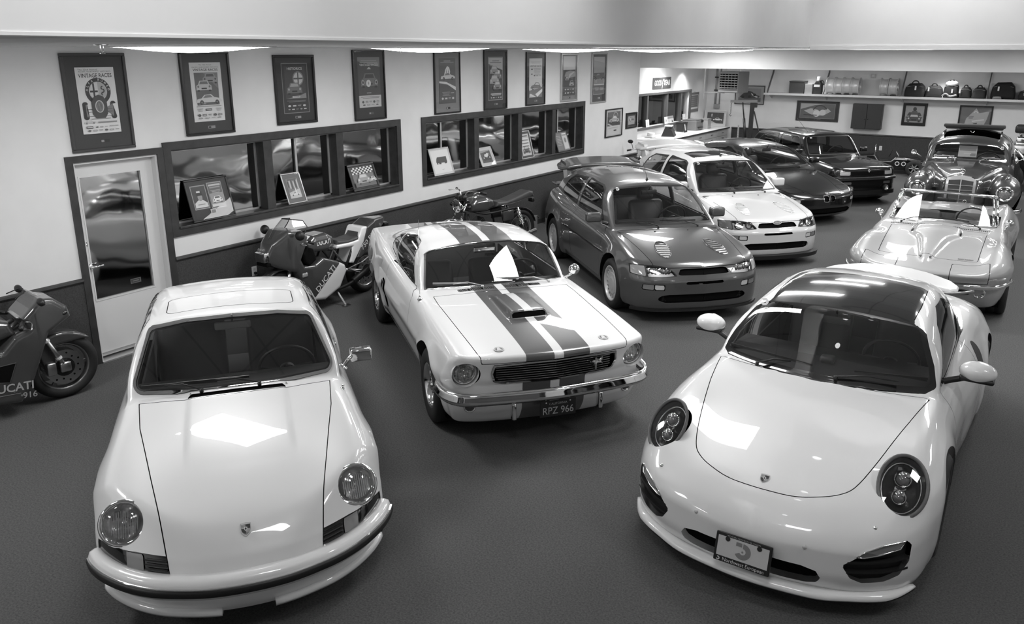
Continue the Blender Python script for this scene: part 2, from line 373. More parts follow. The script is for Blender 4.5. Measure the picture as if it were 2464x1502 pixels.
DOOR = (3.954, 4.825, 0, 2.017); W1 = (4.98, 8.475, 1.205, 2.04); W2 = (9.1, 13.775, 1.205, 2.035)
wl = struct('wall_left', holed(Y0, YC, 0, ZU, [DOOR, W1, W2], XL-.16, XL), M_WALL)
for a, b in ((Y0, 3.885), (4.892, YC)):
    mk('wainscot_panel', box(XL-.01, XL+.012, a, b, .0, .875), M_WAINS, wl)
struct('wall_alcove_end', box(XA-.2, XL-.16, YC-.16, YC, 0, ZC), M_WALL)
al = struct('wall_alcove', holed(YC, YB, 0, ZC, [(17.2, 22.15, 1.16, 1.955)], XA-.16, XA), M_WALL)
wb = struct('wall_back', box(XA-.3, XR, YB, YB+.16, 0, ZU), M_WALL)
mk('wainscot_panel', box(-8.05, XR, YB-.015, YB+.01, .0, .875), M_WAINS, wb)
struct('wall_right', box(XR, XR+.16, Y0, YB, 0, ZU), M_WALL)
struct('wall_near', box(XA, XR, Y0-.16, Y0, 0, ZU), M_WALL)
k = 0
def trim(geo):
    global k; k += 1; return struct('trim_%d' % k, geo, M_TRIM)
RAIL = [(0, .0), (.028, .0), (.034, .012), (.03, .03), (.012, .038), (0, .038)]
trim(prism([(XL+a, .868+b) for a, b in RAIL], Y0, 3.885)); trim(prism([(XL+a, .868+b) for a, b in RAIL], 4.892, YC))
trim(prism([(YB-a, .868+b) for a, b in RAIL], -8.05, XR, 'x'))
struct('baseboard_left', join(box(XL, XL+.016, Y0, 3.885, 0, .085), box(XL, XL+.016, 4.892, YC, 0, .085)), M_TRIM)
struct('baseboard_back', box(-8.05, XR, YB-.03, YB, 0, .085), M_TRIM)
# dropped ceiling, raised well with its bulkheads, soffit header over the alcove
struct('ceiling', join(box(XA, BX-.03, Y0, YC, ZC, ZC+.04), box(BX-.03, XR, BY+.03, YC, ZC, ZC+.04)), M_CGRID)
struct('ceiling_upper', box(BX-.2, XR, Y0, BY+.2, ZU, ZU+.1), M_WALL)
struct('wall_bulkhead_left', join(box(BX-.16, BX, Y0, BY+.16, ZC+.0005, ZU), box(BX-.16, BX+.003, Y0, BY, ZC-.002, ZC+.006)), M_WALL)
struct('wall_bulkhead_far', join(box(BX, XR, BY, BY+.16, ZC+.0005, ZU), box(BX+.009, XR, BY-.008, BY+.16, ZC-.02, ZC+.018)), M_WALL)
struct('wall_soffit', box(XL, XR, YC, YC+.16, 2.703, ZC), M_WALL)
struct('ceiling_alcove', box(XA, XR, YC+.16, YB, 2.78, 2.84), M_WALL)
# ---------------------------------------------------------------- fluorescent troffers with dished lenses
M_TROF = mat('troffer_lens', .9, .4, emit=21.); M_DOWN = mat('downlight_lens', .9, .4, emit=60.)
def troffer(x, y, z=ZC, label='', group=None, dish=0, first=[None, None]):
    if first[dish] is None:
        t = empty('ceiling_light', (0, 0, 0))
        mk('frame', join(box(-.62, .62, -.315, -.29, -.008, .004), box(-.62, .62, .29, .315, -.008, .004), box(-.62, -.595, -.29, .29, -.008, .004), box(.595, .62, -.29, .29, -.008, .004)), mat('troffer_frame', .7, .4), t)
        n, V, F = 12, [], []
        for i in range(n+1):
            for j in range(n+1):
                u, v = 2*i/n-1, 2*j/n-1; V.append((u*.595, v*.29, -.006-(.042 if dish else .0)*(1-u*u)**.8*(1-v*v)**.6))
        for i in range(n):
            for j in range(n): q = i*(n+1)+j; F.append([q, q+1, q+n+2, q+n+1])
        mk('lens', (V, F), M_TROF, t, smooth=True); first[dish] = t
    else: t = copy_tree(first[dish])
    t.location = (x, y, z); tag(t, label, 'ceiling light', group); return t
for i, y in enumerate((-1.8, 1.05, 3.9, 6.75, 9.66, 12.4, 15.3)):  # nearest pair is unseen, added for more light on the left side
    troffer(-5.6, y, label='long fluorescent ceiling light in the row between bulkhead and poster wall', group='ceiling lights along the poster wall', dish=1)
for x, y in ((-2.64, 6.2), (-2.5, 9.6), (-2.5, 12.2), (-2.5, 14.8), (.3, 9.6), (.3, 12.2), (.3, 14.8), (3.2, 9.6), (3.2, 14.8)):
    troffer(x, y, label='fluorescent ceiling light above the right-hand row of cars', group='ceiling lights over the cars')
for x, y in ((-.7, 1.2), (2.2, 4.2)):
    troffer(x, y, ZU, label='fluorescent ceiling light high in the raised ceiling well', group='lights in the raised ceiling well')
for x, y in ((-7.9, 19.6), (-5.6, 18.2), (-2.5, 18.2), (.6, 18.2), (-5.6, 20.8), (-2.5, 20.8), (.6, 20.8)):  # first one is unseen, added to brighten the alcove wall
    troffer(x, y, 2.78, label='fluorescent ceiling light in the low ceiling behind the soffit', group='ceiling lights behind the soffit')
def downlight(x, y, z, power, r=.08, label='', group='recessed downlights', spot=None, aim=(0, 0)):
    t = empty('downlight', (x, y, z), 0, label, 'downlight', group)
    mk('rim', lathe([(r, -.004), (r+.025, -.004), (r+.025, .0), (r, .0), (r, .03)], 24, (0, 0, 1)), M_DOORW, t, smooth=True)
    mk('bulb', lathe([(.001, -.0), (r*.7, .002), (r, .012)], 24, (0, 0, 1)), mat('bulb_glow', .9, .4, emit=8.), t, smooth=True)
    d = bpy.data.lights.new('downlight_beam', 'SPOT'); d.energy = power; d.spot_size = R_(spot or 110); d.spot_blend = .6; d.shadow_soft_size = .08
    o = bpy.data.objects.new('downlight_beam', d); COL.objects.link(o); o.parent = t; o.location = (0, 0, -.02); o.rotation_euler = (aim[0], aim[1], 0)
for x, y, p in ((-8.5, 20.2, 85), (-8.5, 21.5, 110), (-5.9, 22.95, 55), (-2.55, 22.95, 65), (-8.3, 22.9, 14), (.6, 22.95, 16)):
    downlight(x, y, 2.775, p, label='small recessed downlight in the alcove ceiling')
for x, y, p, a in ((BX+.55, 3.0, 120, (0, .75)), (BX+.5, 5.15, 80, (0, .7)), (BX+.5, 5.95, 55, (0, .7)), (BX+.4, 7.2, 60, (0, .7)), (BX+1.0, BY-.75, 150, (.75, 0)), (BX+.55, 1.0, 50, (0, .75))):  # last one is unseen, added to light the left end of the bulkhead
    downlight(x, y, ZU-.005, p, label='small recessed downlight washing the bulkhead', group='downlights along the bulkhead', spot=80, aim=a)
# ---------------------------------------------------------------- door in the poster wall
M_FILM = bpy.data.materials.new('mirror_film_glass'); M_FILM.use_nodes = True
_b = M_FILM.node_tree.nodes['Principled BSDF']; _b.inputs['Base Color'].default_value = (.16, .16, .16, 1); _b.inputs['Metallic'].default_value = 1.; _b.inputs['Roughness'].default_value = .05
_n = M_FILM.node_tree.nodes.new('ShaderNodeTexNoise'); _n.inputs['Scale'].default_value = 2.2; _n.inputs['Detail'].default_value = 1
_t = M_FILM.node_tree.nodes.new('ShaderNodeTexCoord'); _p = M_FILM.node_tree.nodes.new('ShaderNodeBump'); _p.inputs['Strength'].default_value = .12; _p.inputs['Distance'].default_value = .05
M_FILM.node_tree.links.new(_t.outputs['Object'], _n.inputs['Vector']); M_FILM.node_tree.links.new(_n.outputs[0], _p.inputs['Height']); M_FILM.node_tree.links.new(_p.outputs[0], _b.inputs['Normal'])
_b.inputs['Base Color'].default_value = (.30, .30, .30, 1)
d1 = empty('door_1', (XL, 0, 0)); d1['kind'] = 'structure'
y0, y1, z0, z1 = DOOR; fo = (3.885, 4.895, 0, 2.08)
mk('door_frame', join(box(-.12, .02, fo[0], y0, 0, 2.08), box(-.12, .02, y1, fo[1], 0, 2.08), box(-.12, .02, y0, y1, z1, 2.08)), M_TRIM, d1)
mk('door_jamb', join(box(-.14, 0, y0, y0+.02, 0, z1), box(-.14, 0, y1-.02, y1, 0, z1), box(-.14, 0, y0+.02, y1-.02, z1-.02, z1)), M_DOORW, d1)
gz0, gz1, gy0, gy1 = .63, 1.86, y0+.085, y1-.16
mk('door_leaf', holed(y0+.021, y1-.021, .035, z1-.022, [(gy0, gy1, gz0, gz1)], -.12, -.075), M_DOORW, d1)
mk('glass_pane', box(-.102, -.094, gy0, gy1, gz0, gz1), M_FILM, d1)
mk('glazing_bead', join(box(-.08, -.07, gy0-.014, gy0, gz0-.014, gz1+.014), box(-.08, -.07, gy1, gy1+.014, gz0-.014, gz1+.014), box(-.08, -.07, gy0, gy1, gz0-.014, gz0), box(-.08, -.07, gy0, gy1, gz1, gz1+.014)), M_DOORW, d1)
mk('threshold', box(-.14, .03, y0, y1, 0, .014), M_ALU, d1); mk('bottom_sweep', box(-.075, -.062, y0+.03, y1-.03, .04, .075), M_ALU, d1)
hd = mk('door_handle', join(cyl((-.075, y0+.062, .98), (-.03, y0+.062, .98), .012), tube([(-.03, y0+.062, .98), (-.025, y0+.11, .98), (-.028, y0+.175, .978)], .009), lathe([(.001, .006), (.028, .006), (.03, 0)], 20, (1, 0, 0), (-.075, y0+.062, .98))), M_CHROME, d1, smooth=True)
mk('deadbolt', lathe([(.001, .02), (.012, .02), (.014, .008), (.024, .008), (.026, 0)], 20, (1, 0, 0), (-.075, y0+.05, 1.21)), M_CHROME, d1, smooth=True)
sg = Sheet(); sg.rect(0, 0, .12, .055, .03).rect(0, 0, .112, .047, .16).rect(0, 0, .1, .036, .04).rect(0, 0, .07, .01, .16).build('window_decal', d1, (-.0935, gy0+.44, gz0+.1), (0, 1, 0))
# ---------------------------------------------------------------- interior windows with mirror film, dark oak casings
def window(name, W, bays, posts):
    y0, y1, z0, z1 = W; w = empty(name, (XL, 0, 0)); w['kind'] = 'structure'; t = .085; D = .155
    cs = mk('casing', join(box(-.01, .022, y0-t, y0, z0-t, z1+t), box(-.01, .022, y1, y1+t, z0-t, z1+t), box(-.01, .022, y0, y1, z1, z1+t), box(-.01, .022, y0, y1, z0-t, z0)), M_TRIM, w)
    mk('jamb_lining', join(box(-D, 0, y0, y0+.015, z0, z1), box(-D, 0, y1-.015, y1, z0, z1), box(-D, 0, y0, y1, z1-.015, z1)), M_TRIM, w)
    mk('sill', rbox(-D, .035, y0, y1, z0-.005, z0+.022, .005), M_TRIM, w)
    ed = [y0]+[p for p in posts]+[y1]
    for p in posts: mk('mullion', box(-D, .012, p-.06, p+.06, z0+.02, z1-.015), M_TRIM, w)
    for i in range(len(ed)-1):
        a = ed[i]+(.06 if i else .015); b = ed[i+1]-(.06 if i < len(ed)-2 else .015); za, zb = z0+.022, z1-.015
        pf = mk('sash', join(box(-D+.01, -D+.03, a, a+.02, za, zb), box(-D+.01, -D+.03, b-.02, b, za, zb), box(-D+.01, -D+.03, a, b, za, za+.02), box(-D+.01, -D+.03, a, b, zb-.02, zb)), M_ALU, w)
        mk('glass_pane', box(-D+.014, -D+.02, a+.02, b-.02, za+.02, zb-.02), M_FILM, pf)
        if bays[i]:
            c = a+(b-a)*bays[i]; mk('meeting_rail', box(-D+.02, -D+.042, c-.016, c+.016, za+.02, zb-.02), M_ALU, pf)
            mk('sliding_edge', box(-D+.02, -D+.036, c-.03, c-.016, za+.02, zb-.02), M_BLACK, pf)
    return w
window('window_1', W1, (0, .45, 0), (6.235, 7.39)); window('window_2', W2, (.42, 0, 0, .28), (10.35, 11.6, 12.72))
# office window in the alcove, dark office behind
w3 = empty('window_3', (XA, 0, 0)); w3['kind'] = 'structure'
mk('casing', join(box(-.01, .03, 17.1, 22.235, 1.955, 2.01), box(-.01, .03, 22.15, 22.235, 1.1, 1.955), box(-.01, .06, 17.1, 22.235, 1.1, 1.16)), mat('grey_trim', .1, .5), w3)
for y in (19.35, 20.6, 21.55): mk('mullion', box(-.1, .012, y-.04, y+.04, 1.16, 1.955), mat('grey_trim'), w3)
for a, b in ((17.2, 19.31), (19.39, 20.56), (20.64, 21.51), (21.59, 22.15)):
    mk('glass_pane', ([(-.066, a, 1.16), (-.066, b, 1.16), (-.066, b, 1.955), (-.066, a, 1.955)], [[0, 1, 2, 3]]), glass('office_glass', .75), w3)
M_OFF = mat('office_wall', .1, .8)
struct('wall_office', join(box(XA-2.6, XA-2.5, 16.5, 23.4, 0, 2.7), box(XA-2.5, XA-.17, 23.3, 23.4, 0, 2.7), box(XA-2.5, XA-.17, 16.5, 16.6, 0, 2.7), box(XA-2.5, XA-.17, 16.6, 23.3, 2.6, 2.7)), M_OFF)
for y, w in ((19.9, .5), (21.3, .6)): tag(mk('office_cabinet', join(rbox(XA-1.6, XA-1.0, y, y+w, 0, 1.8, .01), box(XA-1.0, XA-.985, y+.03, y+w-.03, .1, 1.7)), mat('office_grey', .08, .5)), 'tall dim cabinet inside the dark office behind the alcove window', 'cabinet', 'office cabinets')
# ---------------------------------------------------------------- outlets, sprinkler
def outlet(loc, rz, label, plug=False):
    t = empty('wall_outlet', loc, rz, label, 'outlet'); mk('plate', rbox(-.036, .036, -.006, 0, -.058, .058, .004), M_DOORW, t)
    for z in (.022, -.022): mk('socket', rbox(-.016, .016, -.008, -.005, z-.014, z+.014, .004), mat('socket_ivory', .5, .4), t)
    if plug: mk('plug', join(rbox(-.016, .016, -.04, -.008, -.038, -.008, .005), tube([(0, -.04, -.02), (.02, -.06, -.05), (.05, -.04, -.2), (.08, -.03, -.5)], .005, sm=4)), M_BLACK, t, smooth=True)
outlet((XL+.014, 5.89, .53), PI/2, 'white wall outlet with black plug on the carpeted wainscot', True)
outlet((-3.93, YB-.016, .55), 0, 'white wall outlet on the back wall behind the black hatchback')
def sprinkler(x, y, lab, pend=True):
    t = empty('fire_sprinkler', (x, y, ZC), 0, lab, 'sprinkler', 'ceiling sprinkler heads')
    mk('escutcheon', lathe([(.001, -.004), (.04, -.004), (.045, 0)], 20, (0, 0, 1)), M_CHROME, t, smooth=True)
    mk('frame_arms', join(cyl((0, 0, -.004), (0, 0, -.02), .01), tube([(.012, 0, -.02), (.016, 0, -.035), (.004, 0, -.05)], .003), tube([(-.012, 0, -.02), (-.016, 0, -.035), (-.004, 0, -.05)], .003)), M_CHROME, t)
    mk('deflector', lathe([(.001, -.052), (.016, -.052), (.016, -.05), (.001, -.05)], 12, (0, 0, 1)), M_CHROME, t)
sprinkler(-4.75, 2.72, 'chrome sprinkler head under the ceiling near the first poster'); sprinkler(-5.6, 6.3, 'chrome sprinkler head hanging beside the second ceiling light')
# ================================================================ car building: body field, cuts, shared fittings
def lower_body(P):
    """field of the lower body; x forward from the front axle, y to the car's left, z up"""
    rf, rr = P['R']; wb = P['wb']
    def f(x, y, z):
        ay = np.abs(y)
        zc = C(x, P['top']); zf = C(x, P['fz']); yf = C(x, P['fy']) if isinstance(P['fy'], list) else P['fy']
        wi = P.get('wi', .16); t = ay-yf
        cr = P.get('crown', .02)
        B = np.where(t < 0, np.exp(-(t/wi)**2), 1.); hood = zc-cr*np.minimum(ay/yf, 1.2)**2
        T = hood+(zf-hood)*B-np.where(t > 0, P.get('fq', 2.)*t*t, 0)
        if 'bulge' in P: T = T+P['bulge'](x, ay)
        W = C(x, P['plan'])-C(z, P['sec'])
        if 'secx' in P: W = W-P['secx'](x, z)
        for (ax, R) in ((0., rf), (-wb, rr)):
            fl = P.get('flare', (.02, .02))[0 if ax == 0 else 1]; rho = np.sqrt((x-ax)**2+(z-R)**2)
            W = W+fl*np.exp(-((rho-R-.05)/P.get('fls', .09))**2)
        xn = C(z, P['nose'])-C(ay, P['bow']); xt = C(z, P['tail'])+C(ay, P['tbow'])
        if 'nosef' in P: xn = xn+P['nosef'](ay, z)
        g = smax(ay-W, z-T, P.get('kt', .06)); g = smax(g, x-xn, P.get('kn', .05)); g = smax(g, xt-x, .06)
        g = smax(g, P.get('zb', .17)-z, .04)
        for e in P.get('extra', ()): g = e(g, x, ay, z)
        return g
    return f
def green_house(G):
    """field of the cabin: roof, windscreen, rear screen and side glass tumblehome"""
    def f(x, y, z):
        ay = np.abs(y); Rf = C(x, G['roof'])-G.get('rc', .05)*(ay/.5)**2
        W = C(x, G['w'])-C(z, G['tum'])
        xs = C(z, G['ws'])-G.get('wsb', .25)*ay**2; xr = C(z, G['rs'])+G.get('rsb', .15)*ay**2
        g = smax(ay-W, z-Rf, G.get('kr', .12)); g = smax(g, x-xs, G.get('ka', .05)); g = smax(g, xr-x, G.get('kc', .08))
        return smax(g, G.get('z0', .7)-z, .02)
    return f
def car_field(P, G, extra=()):
    a = lower_body(P); b = green_house(G) if G else None; k = P.get('kg', .03)
    def f(x, y, z):
        g = a(x, y, z)
        if b: g = smin(g, b(x, y, z), k)
        for e in extra: g = e(g, x, np.abs(y), z)
        return g
    return f
class Car:
    def __init__(s, name, pose, label, P, G, paint, h=.02, group=None, extra=(), lo=None, hi=None):
        s.root = empty(name, (pose[0], pose[1], 0), R_(pose[2]), label, 'car', group); s.P = P; s.paint = paint; s.field = car_field(P, G, extra)
        wm = max(k[1] for k in P['plan'])+.08; zt = max(k[1] for k in (G['roof'] if G else P['top']))+.06
        xs = [k[0] for k in P['top']]
        S = isosurf(s.field, lo or (min(xs)-.2, -h*.6, .1), hi or (max(xs)+.25, wm, zt), h)
        # wheel openings cut in side view
        for ax, R, da in ((0., P['R'][0], P.get('arch', (.055, .055))[0]), (-P['wb'], P['R'][1], P.get('arch', (.055, .055))[1])):
            zc = R+P.get('az', .015)
            v = np.hypot(S.x-ax, (S.z-zc)*P.get('aq', 1.))-(R+da); v = np.maximum(v, .45-S.y); v = np.maximum(v, S.z-P.get('amax', 9.)); S = S.split(v)[1]
        s.S = S
    def region(s, fn, name, m, gap=0., sides=False, off=0., gm=None, gname='shut_line', goff=-.004, label=None, drop=False):
        A, B = s.S.split(fn(s.S.x, s.S.y, s.S.z, s.S.N)+gap)
        if gap:
            G, B = B.split(fn(B.x, B.y, B.z, B.N)-gap); s.emit(gname, G.offset(goff), gm or M_GAP, sides)
        s.S = B
        if not drop: s.emit(name, A.offset(off) if off else A, m, sides, label, paint=(m is s.paint))
        return A
    def line(s, fn, w=.0035, sides=False, m=None, name='shut_line', off=-.004):
        """dark joint along the zero line of fn"""
        A, B = s.S.split(fn(s.S.x, s.S.y, s.S.z, s.S.N)+w); G, B = B.split(fn(B.x, B.y, B.z, B.N)-w)
        s.emit(name, G.offset(off), m or M_GAP, sides); s.S = merge(A, B)
    stripe = None; stripe_cuts = ()
    def emit(s, name, S, m, sides=False, label=None, paint=False):
        if len(S.F) == 0: return
        if paint and s.stripe:
            A, S = S.split(s.stripe(S))
            for q in s.stripe_cuts: B, A = A.split(q-A.x); s.emit('racing_stripe', B, P_STRIPE, sides=True)
            s.emit('racing_stripe', A, P_STRIPE, sides=True)
            if len(S.F) == 0: return
        if sides:
            for q in (S, S.flip()): o = put(name, q, m, s.root, label)
        else: put(name, S.full(), m, s.root, label)
    def finish(s, name='body_shell'):
        s.emit(name, s.S, s.paint, paint=True)
    def add(s, name, geo, m, parent=None, smooth=False, label=None):
        o = mk(name, geo, m, parent or s.root, smooth=smooth)
        if label: o['label'] = label
        return o
    def pair(s, name, geo, m, smooth=False):
        return s.add(name, geo, m, smooth=smooth), s.add(name, mirror(geo), m, smooth=smooth)
    def surf_x(s, y, z, x0=1.3, x1=-.3):
        """front surface x at (y, z)"""
        xs = np.linspace(x0, x1, 700); v = s.field(xs, np.full(700, y), np.full(700, z)); i = np.argmax(v < 0); return xs[i]
    def surf_z(s, x, y, z0=1.6, z1=.1):
        zs = np.linspace(z0, z1, 900); v = s.field(np.full(900, x), np.full(900, y), zs); i = np.argmax(v < 0); return zs[i]
    def surf_y(s, x, z, y0=1.2, y1=0.):
        ys = np.linspace(y0, y1, 700); v = s.field(np.full(700, x), ys, np.full(700, z)); i = np.argmax(v < 0); return ys[i]
    def normal(s, p, e=.01):
        p = np.asarray(p, float); g = np.array([float(s.field(*(p+e*d)[:, None])[0]-s.field(*(p-e*d)[:, None])[0]) for d in np.eye(3)]); return g/np.linalg.norm(g)
    def lining(s, zmin, m=None, inset=.02):
        """dark lining under the painted roof and pillars"""
        A, _ = s.S.split(zmin-s.S.z)
        if len(A.F): put('cabin_lining', A.offset(-inset).back().full(), m or M_CLOTH, s.root)
# ---- outlines in the three views
def top_poly(P, r=0., nz=.25): return lambda x, y, z, N: np.maximum(sdf_poly(x, np.abs(y), P, r), (nz-N[:, 2])*.2)
def side_poly(P, r=0., ymin=.2): return lambda x, y, z, N: np.maximum(sdf_poly(x, z, P, r), ymin-np.abs(y))
def front_poly(P, r=0., xmin=-.2, nx=None):
    if nx is None: return lambda x, y, z, N: np.maximum(sdf_poly(np.abs(y), z, P, r), xmin-x)
    return lambda x, y, z, N: np.maximum(np.maximum(sdf_poly(np.abs(y), z, P, r), xmin-x), (nx-N[:, 0])*.2)
def yline(y0): return lambda x, y, z, N: np.abs(y)-y0
# ---- wheels
def tyre_geo(R, w, rr, n=48):
    pr = [(rr-.012, -w*.40), (rr+.004, -w*.47), (rr+.02, -w*.5), ((R+rr)/2, -w*.53), (R-.03, -w*.5), (R-.008, -w*.43), (R, -w*.3), (R, -w*.06), (R-.006, -w*.05), (R-.006, w*.05), (R, w*.06), (R, w*.3), (R-.008, w*.43), (R-.03, w*.5), ((R+rr)/2, w*.53), (rr+.02, w*.5), (rr+.004, w*.47), (rr-.012, w*.40), (rr-.02, w*.2), (rr-.02, -w*.2), (rr-.012, -w*.40)]
    return lathe(pr, n, (0, 1, 0))
def rim_base(rr, w, dish=.02, n=40, barrel=True):
    pr = [(rr+.004, w*.46), (rr-.004, w*.49), (rr-.014, w*.46), (rr-.022, w*.34), (rr-.03, w*.2), (rr-.035, -w*.4), (rr, -w*.46)]
    return lathe(pr, n, (0, 1, 0))
def spokes(kind, rr, w, n):
    """face of the wheel pointing to +y"""
    g = []; yo = w*.36
    def blade(r0, r1, w0, w1, y0, y1, a, t=.014):
        c, s_ = math.cos(a), math.sin(a); P = []
        for r, ww, yy in ((r0, w0, y0), (r1, w1, y1)):
            for sx in (-1, 1):
                for ty in (0, -t): P.append((c*r-s_*sx*ww, yy+ty, s_*r+c*sx*ww))
        V = np.array(P); return V, [[0, 2, 6, 4][::-1], [1, 3, 7, 5], [0, 1, 5, 4], [2, 3, 7, 6][::-1], [0, 1, 3, 2][::-1], [4, 5, 7, 6]]
    if kind == 'blade':
        for i in range(n): g.append(blade(.05, rr-.02, .022, .03, yo*.85, yo, 2*PI*i/n))
    elif kind == 'turbine':
        for i in range(n): g.append(blade(rr*.62, rr-.022, .0075, .011, yo, yo, 2*PI*i/n, .02))
        g.append(lathe([(.001, yo+.012), (rr*.3, yo+.012), (rr*.42, yo+.004), (rr*.6, yo+.004), (rr*.64, yo-.004), (rr*.64, yo-.03)], 40, (0, 1, 0)))
    elif kind == 'mag5':
        for i in range(n): g.append(blade(.045, rr-.02, .035, .028, yo*.55, yo*.7, 2*PI*i/n, .03))
    elif kind == 'twin':
        for i in range(n):
            for q in (-.11, .11): g.append(blade(.05, rr-.018, .012, .012, yo*.7, yo, 2*PI*i/n+q, .02))
    elif kind == 'disc':
        g.append(lathe([(.001, yo+.01), (.07, yo+.012), (.1, yo), (rr-.03, yo-.01), (rr-.015, yo)], 40, (0, 1, 0)))
    g.append(lathe([(.001, yo*.9+.02), (.03, yo*.9+.02), (.045, yo*.9), (.06, yo*.6)], 24, (0, 1, 0)))
    return join(*g)
_WH = {}
def wheel(car, x, side, R, w, rr, kind='blade', n=5, m=None, y=None, steer=0., rimw=None):
    key = (R, w, rr, kind, n, m.name if m else '')
    y = y*side
    if key not in _WH:
        a = mk('wheel', spokes(kind, rr, w, n), m or M_ALLOY, car.root); b = mk('rim', rim_base(rr, w), m or M_ALLOY, a, smooth=True)
        t = mk('tyre', tyre_geo(R, w, rr), M_RUB, a, smooth=True); d = mk('brake_disc', lathe([(.001, -.01), (rr*.72, -.01), (rr*.72, -.03), (.001, -.03)], 32, (0, 1, 0)), M_IRON, a)
        nb = mk('lug_nuts', join(*[cyl((.055*math.cos(2*PI*i/5), w*.28, .055*math.sin(2*PI*i/5)), (.055*math.cos(2*PI*i/5), w*.36, .055*math.sin(2*PI*i/5)), .009, n=6) for i in range(5)]), M_CHROME, a); nb['kind'] = 'stuff'
        _WH[key] = a
    else: a = copy_tree(_WH[key], car.root)
    a.location = (x, y, R); a.rotation_euler = (0, 0, (0 if side > 0 else PI)+steer); return a
def wheels(car, w, rr, kind, n=5, m=None, track=(.7, .7), rimr=None, wr=None, steer=0., sides=(1, -1)):
    for i, (ax, R) in enumerate(((0., car.P['R'][0]), (-car.P['wb'], car.P['R'][1]))):
        ww = w if i == 0 or wr is None else wr
        for s in sides: wheel(car, ax, s, R, ww, rr, kind, n, m, track[i], steer if i == 0 else 0)
        lin = lathe([(R+.075, -.30), (R+.075, .0), ], 28, (0, 1, 0)); inner = lathe([(.001, -.30), (R+.075, -.30)], 28, (0, 1, 0))
        for s in (1, -1):
            g = join(lin, inner) if s > 0 else mirror(join(lin, inner)); V = np.asarray(g[0]).copy(); V += [ax, s*(track[i]+.03), R]; V[:, 2] = np.maximum(V[:, 2], .16)
            car.add('wheel_well', (V, g[1]), M_DARK, smooth=True)
# ---- lamps
def round_lamp(car, p, r, d, bezel=M_CHROME, bw=.02, depth=.06, dome=.025, lines=True, side=True, name='headlight', lens=None, proud=.0):
    """round lamp at p facing d: reflector bowl with bezel, bulb cap and domed lens as its pieces"""
    for s in ((1, -1) if side else (1,)):
        q = np.array(p, float)*[1, s, 1]; dd = np.array(d, float)*[1, s, 1]; dd /= np.linalg.norm(dd); q = q+dd*proud
        h = car.add(name, lathe([(.004, -depth), (r*.35, -depth*.9), (r*.75, -depth*.55), (r, -.004)], 36, dd, q), M_REFL, smooth=True)
        mk('bezel', lathe([(r-.004, -.004), (r, .006), (r+bw*.5, .01), (r+bw, .002), (r+bw, -.04), (r-.004, -.04)], 44, dd, q), bezel, h, smooth=True)
        mk('bulb_cap', lathe([(.001, .0-depth*.3), (r*.2, -depth*.35), (r*.24, -depth*.9)], 16, dd, q), M_CHROME, h, smooth=True)
        mk('lens', lathe([(.001, dome), (r*.3, dome*.93), (r*.6, dome*.7), (r*.85, dome*.35), (r-.003, .0)], 36, dd, q), lens or M_LENS, h, smooth=True)
        if lines:
            u, v, w = frame_of(dd); g = []
            for i in range(-6, 7):
                a = i/7.*r*.8; L = math.sqrt(max(r*r*.62-a*a, 0)); g.append(cyl(q+u*a-v*L-w*.012, q+u*a+v*L*.8-w*.012, .0022, n=5))
            mk('lens_flutes', join(*g), mat('flute_glass', .75, .1, .6), h)
def plate_lamp(car, poly, name, m, x_of, t=.006, both_=True, label=None):
    """flat lamp/grille panel: outline in (y, z) lifted onto the front surface"""
    V = [(x_of(y, z)+t, y, z) for y, z in poly]; F = [list(range(len(V)))]
    return (car.pair(name, (V, F), m) if both_ else car.add(name, (V, F), m))
